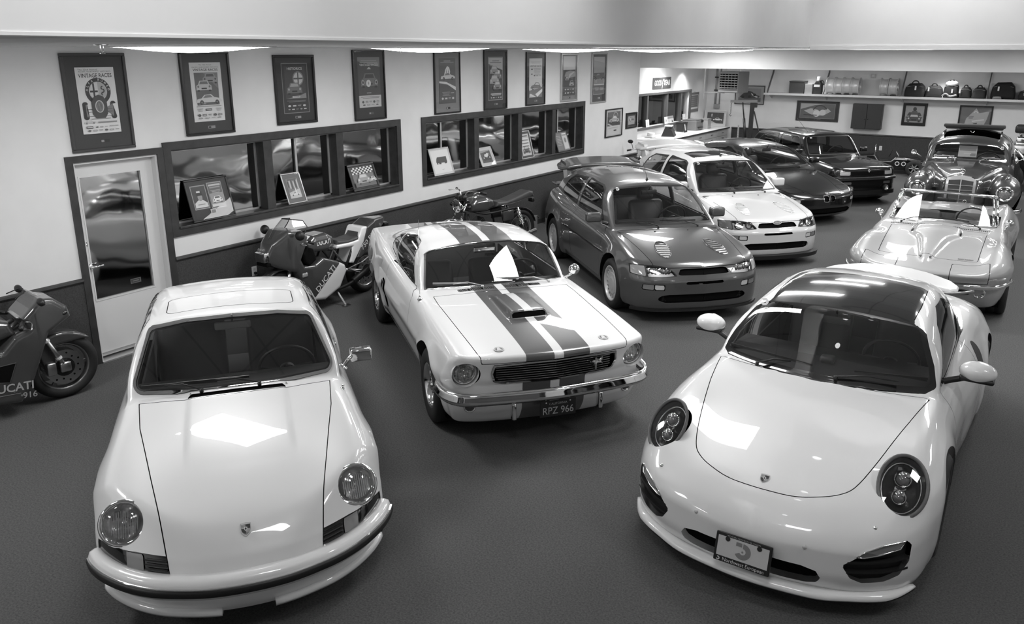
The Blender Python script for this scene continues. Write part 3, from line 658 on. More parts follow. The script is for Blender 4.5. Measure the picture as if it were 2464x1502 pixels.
# ---- cabin
def seat_geo(x, y, z=.28, w=.26, hr=True, tilt=.25, back=.62):
    sb = rbox(-.25, .27, -w, w, 0, .16, .05, 3); bk = xf(rbox(-.07, .07, -w, w, 0, back, .06, 3), (-.25, 0, .1), ry=-tilt)
    g = [sb, bk]
    if hr: g.append(xf(rbox(-.05, .05, -.12, .12, back+.01, back+.19, .04, 3), (-.25, 0, .1), ry=-tilt))
    return xf(join(*g), (x, y, z))
def cabin(car, dash, seats, wheel_p, zfloor=.2, xr=(-.6, -2.2), w=.62, m=None, hr=True, seat_m=None, wr=.19, back=.62, swood=False, rear=None):
    """dash = outline (x, z) of the dashboard, seats = (x, y, z)"""
    m = m or M_BLACK
    car.add('cabin_floor', box(xr[1], xr[0]+.45, -w, w, zfloor-.02, zfloor), M_CLOTH)
    car.add('firewall', box(xr[0]+.43, xr[0]+.45, -w, w, zfloor, dash[0][1]-.02), M_CLOTH)
    car.pair('cabin_side', box(xr[1], xr[0]+.45, w, w+.015, zfloor, dash[0][1]-.1), M_CLOTH)
    car.add('dashboard', prism(dash, -w, w), m, smooth=False)
    for s in (1, -1): car.add('seat', seat_geo(seats[0], seats[1]*s, seats[2], hr=hr, back=back), seat_m or M_LEATHER, smooth=True)
    if rear: car.add('rear_seat', join(rbox(rear-.25, rear+.25, -w+.05, w-.05, zfloor+.1, zfloor+.28, .06, 3), xf(rbox(-.06, .06, -w+.05, w-.05, 0, .5, .05, 3), (rear-.25, 0, zfloor+.2), ry=-.35)), seat_m or M_LEATHER, smooth=True)
    px, py, pz = wheel_p; d = np.array([-.9, 0, .42]); d /= np.linalg.norm(d); u, v, _ = frame_of(d)
    ring = [np.array(wheel_p)+wr*(math.cos(2*PI*i/32)*u+math.sin(2*PI*i/32)*v) for i in range(32)]
    st = car.add('steering_wheel', sweep(ring, circ(.012, 8), closed=True, up=tuple(d)), M_BLACK, smooth=True)
    c = np.array(wheel_p)-d*.03; mk('wheel_spokes', join(*[cyl(c, np.array(wheel_p)+wr*.97*(math.cos(a)*u+math.sin(a)*v), .011, .008, 6) for a in (0, PI, -PI/2, PI/2)][:3]), M_BLACK, st); mk('column', cyl(c+d*.02, c-d*.25, .03, n=10), M_BLACK, st)
    mk('horn_pad', lathe([(.001, .02), (.05, .015), (.06, -.02)], 20, d, c), M_BLACK, st, smooth=True)
def mirror_int(car, p, w=.11, m=None):
    car.add('interior_mirror', join(rbox(p[0]-.012, p[0]+.012, p[1]-w, p[1]+w, p[2]-.03, p[2]+.03, .012), cyl((p[0], p[1], p[2]+.03), (p[0]+.05, p[1], p[2]+.09), .008)), m or M_BLACK, smooth=True)
def wiper(car, base, tip, blade, m=None, lift=.02):
    base, tip = np.array(base, float), np.array(tip, float); b0, b1 = np.array(blade[0], float), np.array(blade[1], float); m = m or M_BLACK
    o = car.add('wiper', join(cyl(base-[0, 0, .01], base+[0, 0, .025], .013), tube([base+[0, 0, .02], base*.5+tip*.5+[0, 0, lift+.012], tip], .006, 6)), m, smooth=True)
    mk('wiper_blade', sweep([b0, (b0+b1)/2, b1], [(-.005, -.004), (.005, -.004), (.004, .012), (-.004, .012)]), m, o)
def crest(car, x, z, w, n=(0, 0, 1), y=0.):
    """enamel shield badge lying on the bonnet"""
    sh = [(-.5, .5), (0, .56), (.5, .5), (.5, 0), (.42, -.3), (.2, -.52), (0, -.62), (-.2, -.52), (-.42, -.3), (-.5, 0)]; n = np.asarray(n, float); n /= np.linalg.norm(n)
    u = np.array([0, 1., 0]); v = np.cross(n, u); o = np.array([x, y, z]); S = Sheet()
    S.poly([(a*w, b*w*1.15) for a, b in sh], .55).poly([(a*w*.86, b*w*1.0) for a, b in sh], .25)
    S.poly([(-.42*w, .02*w), (0, .02*w), (0, -.5*w), (-.2*w, -.42*w), (-.38*w, -.2*w)], .03); S.poly([(0, .03*w), (.42*w, .03*w), (.42*w, .42*w), (0, .42*w)], .03)
    for i in range(3): S.rect(-.21*w, (.08+.13*i)*w, .36*w, .05*w, .6); S.rect(.2*w, (-.05-.12*i)*w, .34*w, .05*w, .6)
    S.poly([(a*w*.3, b*w*.34) for a, b in sh], .7).disc(0, 0, .08*w, .02, .12*w)
    S.rect(0, .48*w, .8*w, .1*w, .65)
    return S.build('crest_badge', car.root, o, -u if False else u, v, lift=.004)
# ================================================================ white vintage rear-engined coupe
def build_vintage():
    P = dict(R=(.31, .31), wb=2.271, zb=.17,
        plan=[(.9, .74), (.5, .785), (0, .802), (-.6, .80), (-1.2, .795), (-1.8, .80), (-2.27, .80), (-2.8, .77), (-3.3, .68)],
        sec=[(.15, .10), (.25, .05), (.35, .015), (.5, 0), (.62, .008), (.75, .045), (.85, .10), (.95, .16)],
        top=[(.95, .36), (.84, .455), (.78, .53), (.70, .605), (.6, .662), (.45, .715), (.2, .785), (-.1, .845), (-.4, .888), (-.55, .905), (-1, .93), (-2.2, .96), (-2.7, .90), (-3.0, .80), (-3.25, .60)],
        fz=[(.9, .55), (.62, .692), (.5, .73), (.3, .778), (0, .829), (-.4, .872), (-.7, .89), (-1.2, .895), (-2.0, .91), (-2.4, .89), (-2.8, .80), (-3.2, .62)],
        fy=[(-2.3, .68), (-.6, .66), (0, .635), (.6, .60)], wi=.19, fq=3.4, crown=.012,
        nose=[(.15, .70), (.3, .80), (.42, .83), (.5, .80), (.55, .765), (.63, .712), (.72, .66), (.85, .57)],
        bow=[(0, 0), (.2, .018), (.38, .075), (.5, .14), (.61, .22), (.70, .33), (.76, .43), (.82, .58)],
        tail=[(.2, -3.1), (.5, -3.24), (.7, -3.2), (.9, -3.05)], tbow=[(0, 0), (.4, .04), (.6, .12), (.8, .35)],
        flare=(.02, .03), arch=(.045, .04), kt=.10, kn=.06, kg=.025, bulge=lambda x, ay: .007*(1/(1+np.exp((ay-.30)/.006)))*C(x, [(-.5, 1), (0, .8), (.25, 0)]))
    G = dict(roof=[(-.85, 1.287), (-1.1, 1.318), (-1.4, 1.322), (-1.7, 1.305), (-2.0, 1.26), (-2.3, 1.18), (-2.6, 1.07), (-2.95, .91)], rc=.035,
        w=[(-2.9, .46), (-2.5, .58), (-1.9, .69), (-1.3, .70), (-.8, .69), (-.5, .665)], tum=[(.85, 0), (.95, .012), (1.1, .06), (1.2, .105), (1.3, .16), (1.36, .2)],
        ws=[(.80, -.445), (.9, -.545), (1.285, -.94), (1.4, -1.06)], wsb=.12, rs=[(.8, -3.1), (.95, -2.95), (1.2, -2.5), (1.4, -2.2)], kr=.11, ka=.035, kc=.08)
    c = Car('vintage_coupe', (-3.803, 2.712, -37.03), 'white vintage coupe with round chrome headlights, black bumper strip and sunroof', P, G, P_WHITE, h=.017)
    # headlight openings
    hp = np.array([.478, .611, .631]); hd = np.array([.88, .10, .44]); hd /= np.linalg.norm(hd)
    def hole(x, y, z, N):
        q = np.stack([x, np.abs(y), z], 1)-hp; a = q@hd; return np.maximum(np.linalg.norm(q-a[:, None]*hd, axis=1)-.114, -a-.12)
    c.region(hole, 'x', None, drop=True)
    # screens
    ws = [(-.1, .957), (.3, .957), (.575, .968), (.488, 1.198), (.3, 1.222), (-.1, 1.232)]
    fr = lambda P_, s=1, rr=0.: (lambda x, y, z, N: np.maximum(np.maximum(sdf_poly(np.abs(y), z, P_, rr), (.25-s*N[:, 0])*.3), -s*(x+1.5)))
    c.region(fr(ws, 1, .036), 'windscreen', M_GLASS, gap=.005, gm=M_BLACK, gname='windscreen_seal', goff=.001); c.region(fr(ws, 1, .058), 'windscreen_trim', M_CHROME, off=.006)
    c.region(fr([(-.1, 1.0), (.42, 1.0), (.48, 1.05), (.42, 1.19), (-.1, 1.23)], -1), 'rear_screen', M_GLASS, gap=.01, gm=M_CHROME, gname='rear_screen_trim', goff=.003)
    c.region(side_poly([(-.745, .945), (-.80, .99), (-1.06, 1.215), (-1.12, 1.24), (-1.6, 1.245), (-1.63, .95)], 0, .4), 'door_window', M_SIDEGL, gap=.010, sides=True, gm=M_CHROME, gname='window_trim', goff=.003)
    c.region(side_poly([(-1.69, .955), (-1.67, 1.235), (-1.85, 1.22), (-2.1, 1.15), (-2.36, .99), (-2.3, .96)], 0, .3), 'quarter_window', M_SIDEGL, gap=.010, sides=True, gm=M_CHROME, gname='window_trim', goff=.003)
    c.lining(.98)
    # bonnet, cowl slot, sunroof, doors
    c.region(lambda x, y, z, N: np.maximum(sdf_poly(x, np.abs(y), [(-.515, -.1), (-.515, .285), (-.468, .31), (-.468, -.1)]), .8-z), 'cowl_vent', M_DARK, off=-.012)
    hood = [(-.45, -.1), (-.46, .3), (-.52, .595), (-.2, .565), (.3, .475), (.8, .378), (.95, -.1)]
    c.region(lambda x, y, z, N: np.maximum(sdf_poly(x, np.abs(y), hood), .44-z), 'bonnet', P_WHITE, gap=.0028)
    c.line(lambda x, y, z, N: np.maximum(sdf_poly(x, np.abs(y), rpoly(.33, .85, .05, 5, -1.225, 0.)), 1.2-z), .003)
    c.line(side_poly([(-.62, .35), (-.66, .93), (-.74, 1.0), (-1.66, 1.0), (-1.66, .6), (-1.55, .35), (-1.5, .26), (-.66, .26)], 0, .5), .0022, sides=True)
    # front lamps and horn grilles
    gr = lambda p: (lambda x, y, z, N: np.maximum(sdf_poly(np.abs(y), z, p), .3-x))
    c.region(gr([(.515, .452), (.515, .523), (.60, .522), (.60, .452)]), 'indicator', mat('indicator_lens', .22, .12, coat=1.), sides=True)
    c.region(gr([(.384, .44), (.384, .527), (.55, .529), (.70, .519), (.765, .50), (.765, .44)]), 'horn_grille', M_GLOSSBLK, sides=True, off=-.006)
    for z in (.466, .486, .506):
        c.pair('grille_slat', sweep([(c.surf_x(y, z)+.003, y, z) for y in (.395, .43, .47, .505)], [(-.004, -.004), (.006, -.004), (.006, .004), (-.004, .004)]), M_BLACK)
    round_lamp(c, hp, .102, hd, bw=.022, depth=.07, dome=.03, proud=.012)
    c.pair('headlight_bucket', lathe([(.118, -.13), (.118, .0)], 36, hd, hp), P_WHITE, smooth=True)
    # bumper: painted blade with rubber and bright strip, valance and split lip
    bp = [(.38, .80), (.45, .772), (.545, .712), (.65, .615), (.735, .505), (.795, .385), (.853, .2), (.87, 0)]
    path = smooth_path([(x, y, .395) for x, y in bp]+[(x, -y, .395) for x, y in bp[-2::-1]], 5)[::-1]
    c.add('bumper', sweep(path, [(-.03, -.07), (.012, -.06), (.022, -.03), (.022, .02), (.012, .045), (-.015, .056), (-.05, .056), (-.05, -.07)][::-1], up=(0, 0, 1)), P_WHITE, smooth=True)
    c.add('rubber_strip', sweep(path, [(.018, -.042), (.034, -.034), (.037, -.006), (.031, .006), (.018, .008)][::-1]), M_BLACK, smooth=True, label='black rubber strip along the bumper')
    c.add('bright_strip', sweep(path, [(.02, .007), (.031, .008), (.031, .014), (.02, .016)][::-1]), M_CHROME)
    low = [np.array([p[0]-.06*abs(p[0])-.015, p[1]*.94, .265]) for p in path]
    c.add('valance', sweep(low, [(-.03, -.07), (.0, -.06), (.01, .0), (.02, .075), (-.03, .075)][::-1]), P_WHITE, smooth=True)
    k = len(low)
    for a, b in ((3, int(k*.46)), (int(k*.54), k-3)):
        pth = [low[i]+[-.008, 0, -.062] for i in range(a, b)]; c.add('front_lip', sweep(pth, [(-.02, -.025), (.022, -.022), (.03, -.005), (.026, .022), (-.02, .03)][::-1]), P_WHITE, smooth=True)
    crest(c, .703, .607, .055, (.62, 0, .78))
    c.finish()
    # mirrors, handles, wipers, washer jets
    mp = np.array([-.76, .845, .955])
    c.add('door_mirror', join(xf(rbox(-.045, .035, -.075, .075, -.045, .045, .014, 3), mp), tube([(-.70, .715, .905), (-.72, .76, .95), (-.77, .82, .975)], .013, sm=4), lathe([(.001, .012), (.03, .01), (.036, 0)], 16, (.0, .6, .8), (-.70, .71, .90))), M_CHROME, smooth=True)
    for s in (1, -1): c.add('door_handle', xf(rbox(-.075, .075, 0, .022, -.012, .012, .008, 3), (-1.52, s*(c.surf_y(-1.52, .80)+(0 if s > 0 else .0)) if s > 0 else -(c.surf_y(-1.52, .80)+.02), .80)), M_CHROME, smooth=True)
    for by, ty, b0, b1 in ((-.22, -.44, (-.60, -.58, .945), (-.575, -.12, .935)), (.14, -.16, (-.585, -.36, .945), (-.575, .08, .94))):
        xb = -.525; wiper(c, (xb, by, c.surf_z(xb, by)), (-.585, ty, .96), (np.array(b0)+[0, 0, .015], np.array(b1)+[0, 0, .015]))
    for s in (1, -1): c.add('washer_jet', lathe([(.001, .012), (.006, .01), (.009, 0)], 10, (0, 0, 1), (-.52, s*.30+.01, c.surf_z(-.52, .3))), M_CHROME, smooth=True)
    c.add('aerial_base', lathe([(.001, .028), (.008, .026), (.011, .008), (.016, 0)], 12, (0, .3, 1), (-.42, .665, c.surf_z(-.42, .665))), M_CHROME, smooth=True)
    cabin(c, [(-.6, .885), (-.76, .905), (-.9, .87), (-.92, .68), (-.74, .6), (-.55, .6)], (-1.55, .34, .24), (-.95, .34, .86), xr=(-.85, -2.6), w=.63, back=.66, rear=-2.15)
    c.add('gear_lever', join(cyl((-1.15, 0, .3), (-1.2, 0, .62), .008), ellipsoid((-1.2, 0, .64), (.022, .022, .028), 12, 8)), M_BLACK, smooth=True)
    mirror_int(c, (-.97, 0, 1.2), .12, M_GREY)
    wheels(c, .185, .19, 'blade', 5, M_ALLOY, (.70, .71))
    return c
build_vintage()
# ================================================================ white modern turbo coupe
def build_turbo():
    P = dict(R=(.335, .345), wb=2.45, zb=.11,
        plan=[(1.1, .82), (.7, .865), (.3, .895), (0, .90), (-.5, .885), (-1.0, .89), (-1.5, .925), (-2.0, .945), (-2.6, .94), (-3.1, .88), (-3.5, .75)],
        sec=[(.1, .05), (.2, .015), (.35, .0), (.5, .0), (.62, .012), (.72, .04), (.82, .085), (.95, .15)],
        top=[(1.2, .30), (1.08, .47), (1.0, .535), (.9, .592), (.82, .625), (.7, .662), (.5, .718), (.2, .787), (-.1, .838), (-.4, .872), (-.6, .89), (-1.5, .95), (-2.4, .98), (-3.0, .9), (-3.4, .7)],
        fz=[(1.05, .45), (.85, .565), (.7, .645), (.55, .71), (.4, .758), (.2, .81), (0, .84), (-.4, .866), (-.8, .885), (-1.4, .90), (-1.9, .93), (-2.4, .93), (-3.0, .84), (-3.4, .7)],
        fy=[(-2.4, .78), (-1.5, .76), (-.5, .745), (0, .725), (.4, .70), (.7, .67), (1., .6)], wi=.17, fq=2.4, crown=.02,
        nose=[(.1, .97), (.2, 1.06), (.3, 1.085), (.42, 1.085), (.5, 1.06), (.6, .98), (.7, .90), (.8, .80), (.9, .7)],
        bow=[(0, 0), (.2, .015), (.373, .05), (.5, .09), (.6, .14), (.69, .205), (.779, .30), (.85, .43), (.92, .64)],
        tail=[(.15, -3.3), (.5, -3.46), (.7, -3.44), (.9, -3.25)], tbow=[(0, 0), (.4, .03), (.6, .09), (.9, .35)],
        flare=(.012, .02), arch=(.03, .03), kt=.14, kn=.08, kg=.03)
    G = dict(roof=[(-.8, 1.235), (-1.1, 1.278), (-1.4, 1.294), (-1.7, 1.285), (-2.1, 1.23), (-2.5, 1.12), (-2.9, .99), (-3.3, .86)], rc=.04,
        w=[(-2.9, .46), (-2.1, .68), (-1.5, .75), (-.9, .755), (-.4, .735)], tum=[(.85, 0), (.95, .02), (1.1, .085), (1.2, .145), (1.28, .205)],
        ws=[(.78, -.23), (.875, -.34), (1.25, -.815), (1.35, -.98)], wsb=.29, rs=[(.85, -3.3), (1.0, -2.95), (1.2, -2.4), (1.3, -2.1)], kr=.13, ka=.04, kc=.1)
    c = Car('turbo_coupe', (-1.128, 5.103, -89.37), 'white modern turbo coupe with black glass roof and dealer plate', P, G, P_WHITE, h=.018)
    hp = np.array([.575, .70, .668]); hd = np.array([.66, .24, .71]); hd /= np.linalg.norm(hd)
    u = np.cross([0, 1, 0], hd); u /= np.linalg.norm(u); v = np.cross(hd, u)
    hp = np.array([.575, .70, c.surf_z(.575, .70)]); EA, EB = .174, .121
    def lamp(x, y, z, N, q=1.):
        d = np.stack([x, np.abs(y), z], 1)-hp; a, b, w = d@u, d@v, d@hd; return np.maximum((np.hypot(a/EA, b/EB)-q)*.12, np.abs(w)-.2)
    c.region(lambda x, y, z, N: lamp(x, y, z, N, 1.03), 'x', None, drop=True)
    fr = lambda P_, s=1, xm=-1.4: (lambda x, y, z, N: np.maximum(np.maximum(sdf_poly(np.abs(y), z, P_), (.2-s*N[:, 0])*.3), -s*(x-xm)))
    c.region(fr([(-.1, .878), (.4, .878), (.66, .885), (.70, .905), (.665, 1.0), (.585, 1.14), (.545, 1.205), (.48, 1.226), (-.1, 1.246)]), 'windscreen', M_GLASS, gap=.016, gm=M_GLOSSBLK, gname='windscreen_border', goff=.0)
    c.region(lambda x, y, z, N: np.maximum(sdf_poly(x, np.abs(y), [(-.86, -.1), (-.86, .49), (-1.2, .50), (-1.66, .485), (-1.70, .44), (-1.72, -.1)]), 1.15-z), 'glass_roof', M_GLOSSBLK, gap=.003)
    c.region(fr([(-.1, .99), (.40, .99), (.47, 1.05), (.42, 1.16), (-.1, 1.20)], -1, -1.6), 'rear_screen', M_GLOSSBLK, gap=.006)
    c.region(side_poly([(-.60, .895), (-.85, 1.03), (-1.1, 1.145), (-1.4, 1.195), (-1.7, 1.18), (-1.98, 1.10), (-2.2, .99), (-2.12, .935), (-1.3, .905)], 0, .4), 'side_window', glass('dark_side_glass', .35, 1.5), gap=.012, sides=True, gm=M_GLOSSBLK, gname='window_seal', goff=.002)
    c.lining(.95)
    hood = [(-.32, -.1), (-.335, .35), (-.40, .70), (0, .632), (.4, .548), (.64, .482), (.74, .42), (.815, .31), (.865, .16), (.875, -.1)]; hood = hood[:3]+[tuple(p) for p in smooth_path(hood[3:], 6)]
    c.region(lambda x, y, z, N: np.maximum(sdf_poly(x, np.abs(y), hood), .5-z), 'bonnet', P_WHITE, gap=.0028)
    c.line(side_poly([(-.52, .40), (-.56, .88), (-.7, .97), (-1.62, .95), (-1.68, .6), (-1.5, .3), (-.56, .28)], 0, .5), .0022, sides=True)
    # lower intakes with light bars and vanes
    iL = [(.50, .355), (.545, .39), (.60, .44), (.68, .475), (.775, .487), (.80, .46), (.80, .36), (.765, .285), (.70, .255), (.60, .25), (.545, .28), (.525, .315)]
    fx = lambda p, xm=.3: (lambda x, y, z, N: np.maximum(sdf_poly(np.abs(y), z, p), xm-x))
    c.region(fx(iL), 'side_intake', M_BLACK, gap=.0, sides=True, off=-.03)
    cI = [(-.1, .20), (.33, .20), (.385, .215), (.405, .25), (.38, .295), (.30, .315), (-.1, .325)]
    c.region(fx(cI), 'centre_intake', M_DARK, off=-.04)
    for pts, nm, m in (([(.565, .415), (.60, .446), (.68, .478), (.772, .486), (.755, .45), (.67, .428), (.60, .412)], 'light_bar', M_LENS),):
        Q = [(c.surf_x(y, z)+.004, y, z) for y, z in pts]; n = len(Q); V = Q+[(x-.03, y, z) for x, y, z in Q]
        F = [list(range(n)), ]+[[i, n+i, n+(i+1) % n, (i+1) % n] for i in range(n)]
        c.pair('light_bar', (V, F), mat('smoked_light_bar', .12, .08, coat=1.)); c.pair('light_bar_trim', tube([(x+.002, y, z) for x, y, z in Q]+[Q[0]], .004, 6), M_CHROME, smooth=True)
    for z0, z1 in ((.375, .385), (.315, .32)):
        Q = [(c.surf_x(y, z0+(z1-z0)*(y-.52)/.27)-.012, y, z0+(z1-z0)*(y-.52)/.27) for y in (.52, .60, .68, .75, .79)]
        c.pair('intake_vane', sweep(Q, [(-.03, -.006), (.012, -.006), (.012, .006), (-.03, .006)]), M_BLACK)
    # lip spoiler
    ys = [-.84, -.76, -.66, -.55, -.40, -.2, 0, .2, .40, .55, .66, .76, .84]
    pth = smooth_path([(c.surf_x(abs(y)*.98, .2)+.015-.02*(abs(y) > .5), y, .155+.02*max(0, abs(y)-.4)) for y in ys], 4)
    c.add('lip_spoiler', sweep(pth, [(-.05, -.035), (.02, -.03), (.035, -.012), (.02, .012), (-.05, .02)], scale=[min(1, .25+6*min(i, len(pth)-1-i)/len(pth)) for i in range(len(pth))]), P_WHITE, smooth=True)
    c.add('lip_underside', sweep([np.array(p)-[.03, 0, .04] for p in pth], [(-.06, -.015), (.03, -.015), (.03, .012), (-.06, .012)], scale=[min(1, .1+5*min(i, len(pth)-1-i)/len(pth)) for i in range(len(pth))]), M_BLACK)
    # side air inlets behind the doors
    c.region(lambda x, y, z, N: np.maximum(np.maximum((np.hypot((x+1.83-.25*(z-.7))/.09, (z-.70)/.15)-1)*.09, .5-np.abs(y)), (-.2-N[:, 0])*0), 'side_inlet', M_DARK, gap=.006, sides=True, off=-.02, gm=M_BLACK, gname='inlet_rim', goff=.002)
    crest(c, .80, c.surf_z(.80, 0)+.001, .052, (.42, 0, .9))
    c.finish()
    # headlamps: bowl, two projector pods, clear oval lens
    for s in (1, -1):
        M3 = lambda q: np.asarray(q)*[1, s, 1]
        ring = [M3(hp+1.05*(EA*math.cos(t)*u+EB*math.sin(t)*v)+hd*.004) for t in np.linspace(0, 2*PI, 40, endpoint=False)]
        h = c.add('headlight', (np.array([M3(hp+k*(EA*math.cos(t)*u+EB*math.sin(t)*v)-hd*dp) for k, dp in ((.05, .085), (.6, .075), (.85, .05), (1.05, .0)) for t in np.linspace(0, 2*PI, 40, endpoint=False)]), [[r*40+i, r*40+(i+1) % 40, (r+1)*40+(i+1) % 40, (r+1)*40+i] for r in range(3) for i in range(40)]), mat('lamp_black_bowl', .03, .25), smooth=True)
        mk('bezel', sweep(ring, circ(.011, 8), closed=True, up=tuple(M3(hd))), mat('lamp_grey_rim', .12, .3), h, smooth=True)
        mk('inner_ring', sweep([M3(hp+.86*(EA*math.cos(t)*u+EB*math.sin(t)*v)-hd*.04) for t in np.linspace(0, 2*PI, 40, endpoint=False)], circ(.006, 6), closed=True, up=tuple(M3(hd))), M_STEEL, h, smooth=True)
        for k, r in ((-.055, .042), (.055, .036)):
            o = M3(hp+u*k-hd*.045); fwd = M3([.9, .1, .42])
            mk('projector', join(lathe([(r*1.1, -.03), (r*1.15, .015), (r*.95, .022), (r*.9, .0)], 20, fwd, o), xf(box(-.03, .028, -r*.8, r*.8, -.0, .008), o+np.array([-.0, 0, r*.95]), ry=.4)), M_CHROME, h, smooth=True)
            mk('projector_lens', ellipsoid(o+.012*fwd/np.linalg.norm(fwd), (r*.85, r*.85, r*.85), 16, 10), mat('projector_glass', .25, .03, .3, coat=1.), h, smooth=True)
        L = []; F = []; n = 40
        for j, k in enumerate((0, .35, .7, 1.0)):
            for t in np.linspace(0, 2*PI, n, endpoint=False): L.append(M3(hp+k*1.05*(EA*math.cos(t)*u+EB*math.sin(t)*v)+hd*.02*(1-k*k)))
        F = [[j*n+i, j*n+(i+1) % n, (j+1)*n+(i+1) % n, (j+1)*n+i] for j in range(3) for i in range(n)]
        mk('lens', (L, F), M_LENS, h, smooth=True)
    # mirrors
    for s in (1, -1):
        o = c.add('door_mirror', ellipsoid((-.80, s*.93, .965), (.085, .115, .07), 24, 14), P_WHITE, smooth=True)
        mk('mirror_base', join(rbox(-.86, -.74, s*.93-.105, s*.93+.105, .90, .935, .015), tube([(-.72, s*.73, .875), (-.74, s*.78, .895), (-.78, s*.86, .915)], .022, 8, sm=3)), M_BLACK, o, smooth=True)
        mk('mirror_glass', lathe([(.001, .0), (.055, .0)], 24, (-1, 0, .05), (-.872, s*.93, .965)), M_CHROME, o)
    # rear wing
    wp = [(-2.98, 0), (-2.95, .28), (-2.93, .44), (-2.97, .56), (-3.05, .61), (-3.15, .61), (-3.24, .53), (-3.30, .32), (-3.33, 0)]
    S = isosurf(lambda x, y, z: smax(sdf_poly(x, np.abs(y), wp+[(a, -b) for a, b in wp[::-1][1:-1]]), np.abs(z-.99+.2*y*y+.05*(x+3.1))-.022, .03), (-3.4, -.015, .84), (-2.85, .72, 1.08), .02)
    put('rear_wing', S.full(), P_WHITE, c.root); c.pair('wing_strut', box(-3.2, -3.05, .3, .34, .8, .96), M_BLACK)
    # wipers lying along the screen base
    wiper(c, (-.35, .12, c.surf_z(-.35, .12)), (-.42, .50, .93), ((-.43, .22, .93), (-.53, .66, .945))); wiper(c, (-.36, -.42, c.surf_z(-.36, .42)), (-.41, -.2, .925), ((-.50, -.66, .93), (-.405, -.05, .925)))
    # number plate with frame and lettering
    px = c.surf_x(0, .33)+.035; tl = .22
    pf = c.add('number_plate', xf(rbox(-.008, .008, -.16, .16, -.085, .085, .006), (px, 0, .315), ry=-tl), M_BLACK)
    n = np.array([math.cos(tl), 0, math.sin(tl)]); vv = np.array([-math.sin(tl), 0, math.cos(tl)])
    S = Sheet(); S.rect(0, .008, .29, .118, .55).rect(0, .076, .31, .014, .02).rect(0, -.068, .31, .03, .012)
    S.ring(0, .008, .018, .047, .22, -150, 90).rect(-.023, .044, .034, .022, .22).disc(0, .006, .006, .22).text('Northwest European', .012, -.068, .03, .7, .235).text('www.nweuro.com', 0, .0765, .014, .45, .19).ring(-.132, -.068, .005, .011, .6, -150, 120)
    for y in (-.09, .09): S.disc(y, .056, .014, .02)
    S.build('plate_print', c.root, np.array([px, 0, .315])+n*.0085, (0, 1, 0), vv)
    for y, z in ((-.31, .435), (.31, .43), (-.62, .55), (.62, .55)): c.add('washer_cap' if abs(y) > .5 else 'parking_sensor', lathe([(.001, .008), (.010, .006), (.012, 0)], 14, (1, 0, .3), (c.surf_x(abs(y), z), y, z)), M_CHROME if abs(y) > .5 else mat('sensor_grey', .5, .4), smooth=True)
    S = Sheet(); S.ring(0, 0, .012, .03, .75, -150, 140).build('windscreen_decal', c.root, (-.80, -.525, 1.205), (-.15, .98, .0), (-.6, -.1, .78), lift=.012)
    cabin(c, [(-.42, .86), (-.7, .90), (-.95, .88), (-.98, .7), (-.8, .6), (-.5, .6)], (-1.75, .36, .2), (-1.08, .36, .84), xr=(-.85, -2.7), w=.68, back=.70, rear=-2.35)
    c.add('centre_console', xf(rbox(-.45, .35, -.1, .1, 0, .3, .04), (-1.3, 0, .2), ry=-.15), M_CLOTH, smooth=True)
    c.add('dash_clock', rbox(-.70, -.6, -.05, .05, .88, .93, .02, 3), M_BLACK, smooth=True)
    mirror_int(c, (-.83, 0, 1.15), .1)
    wheels(c, .25, .25, 'twin', 5, M_ALLOY, (.765, .78), wr=.30)
build_turbo()
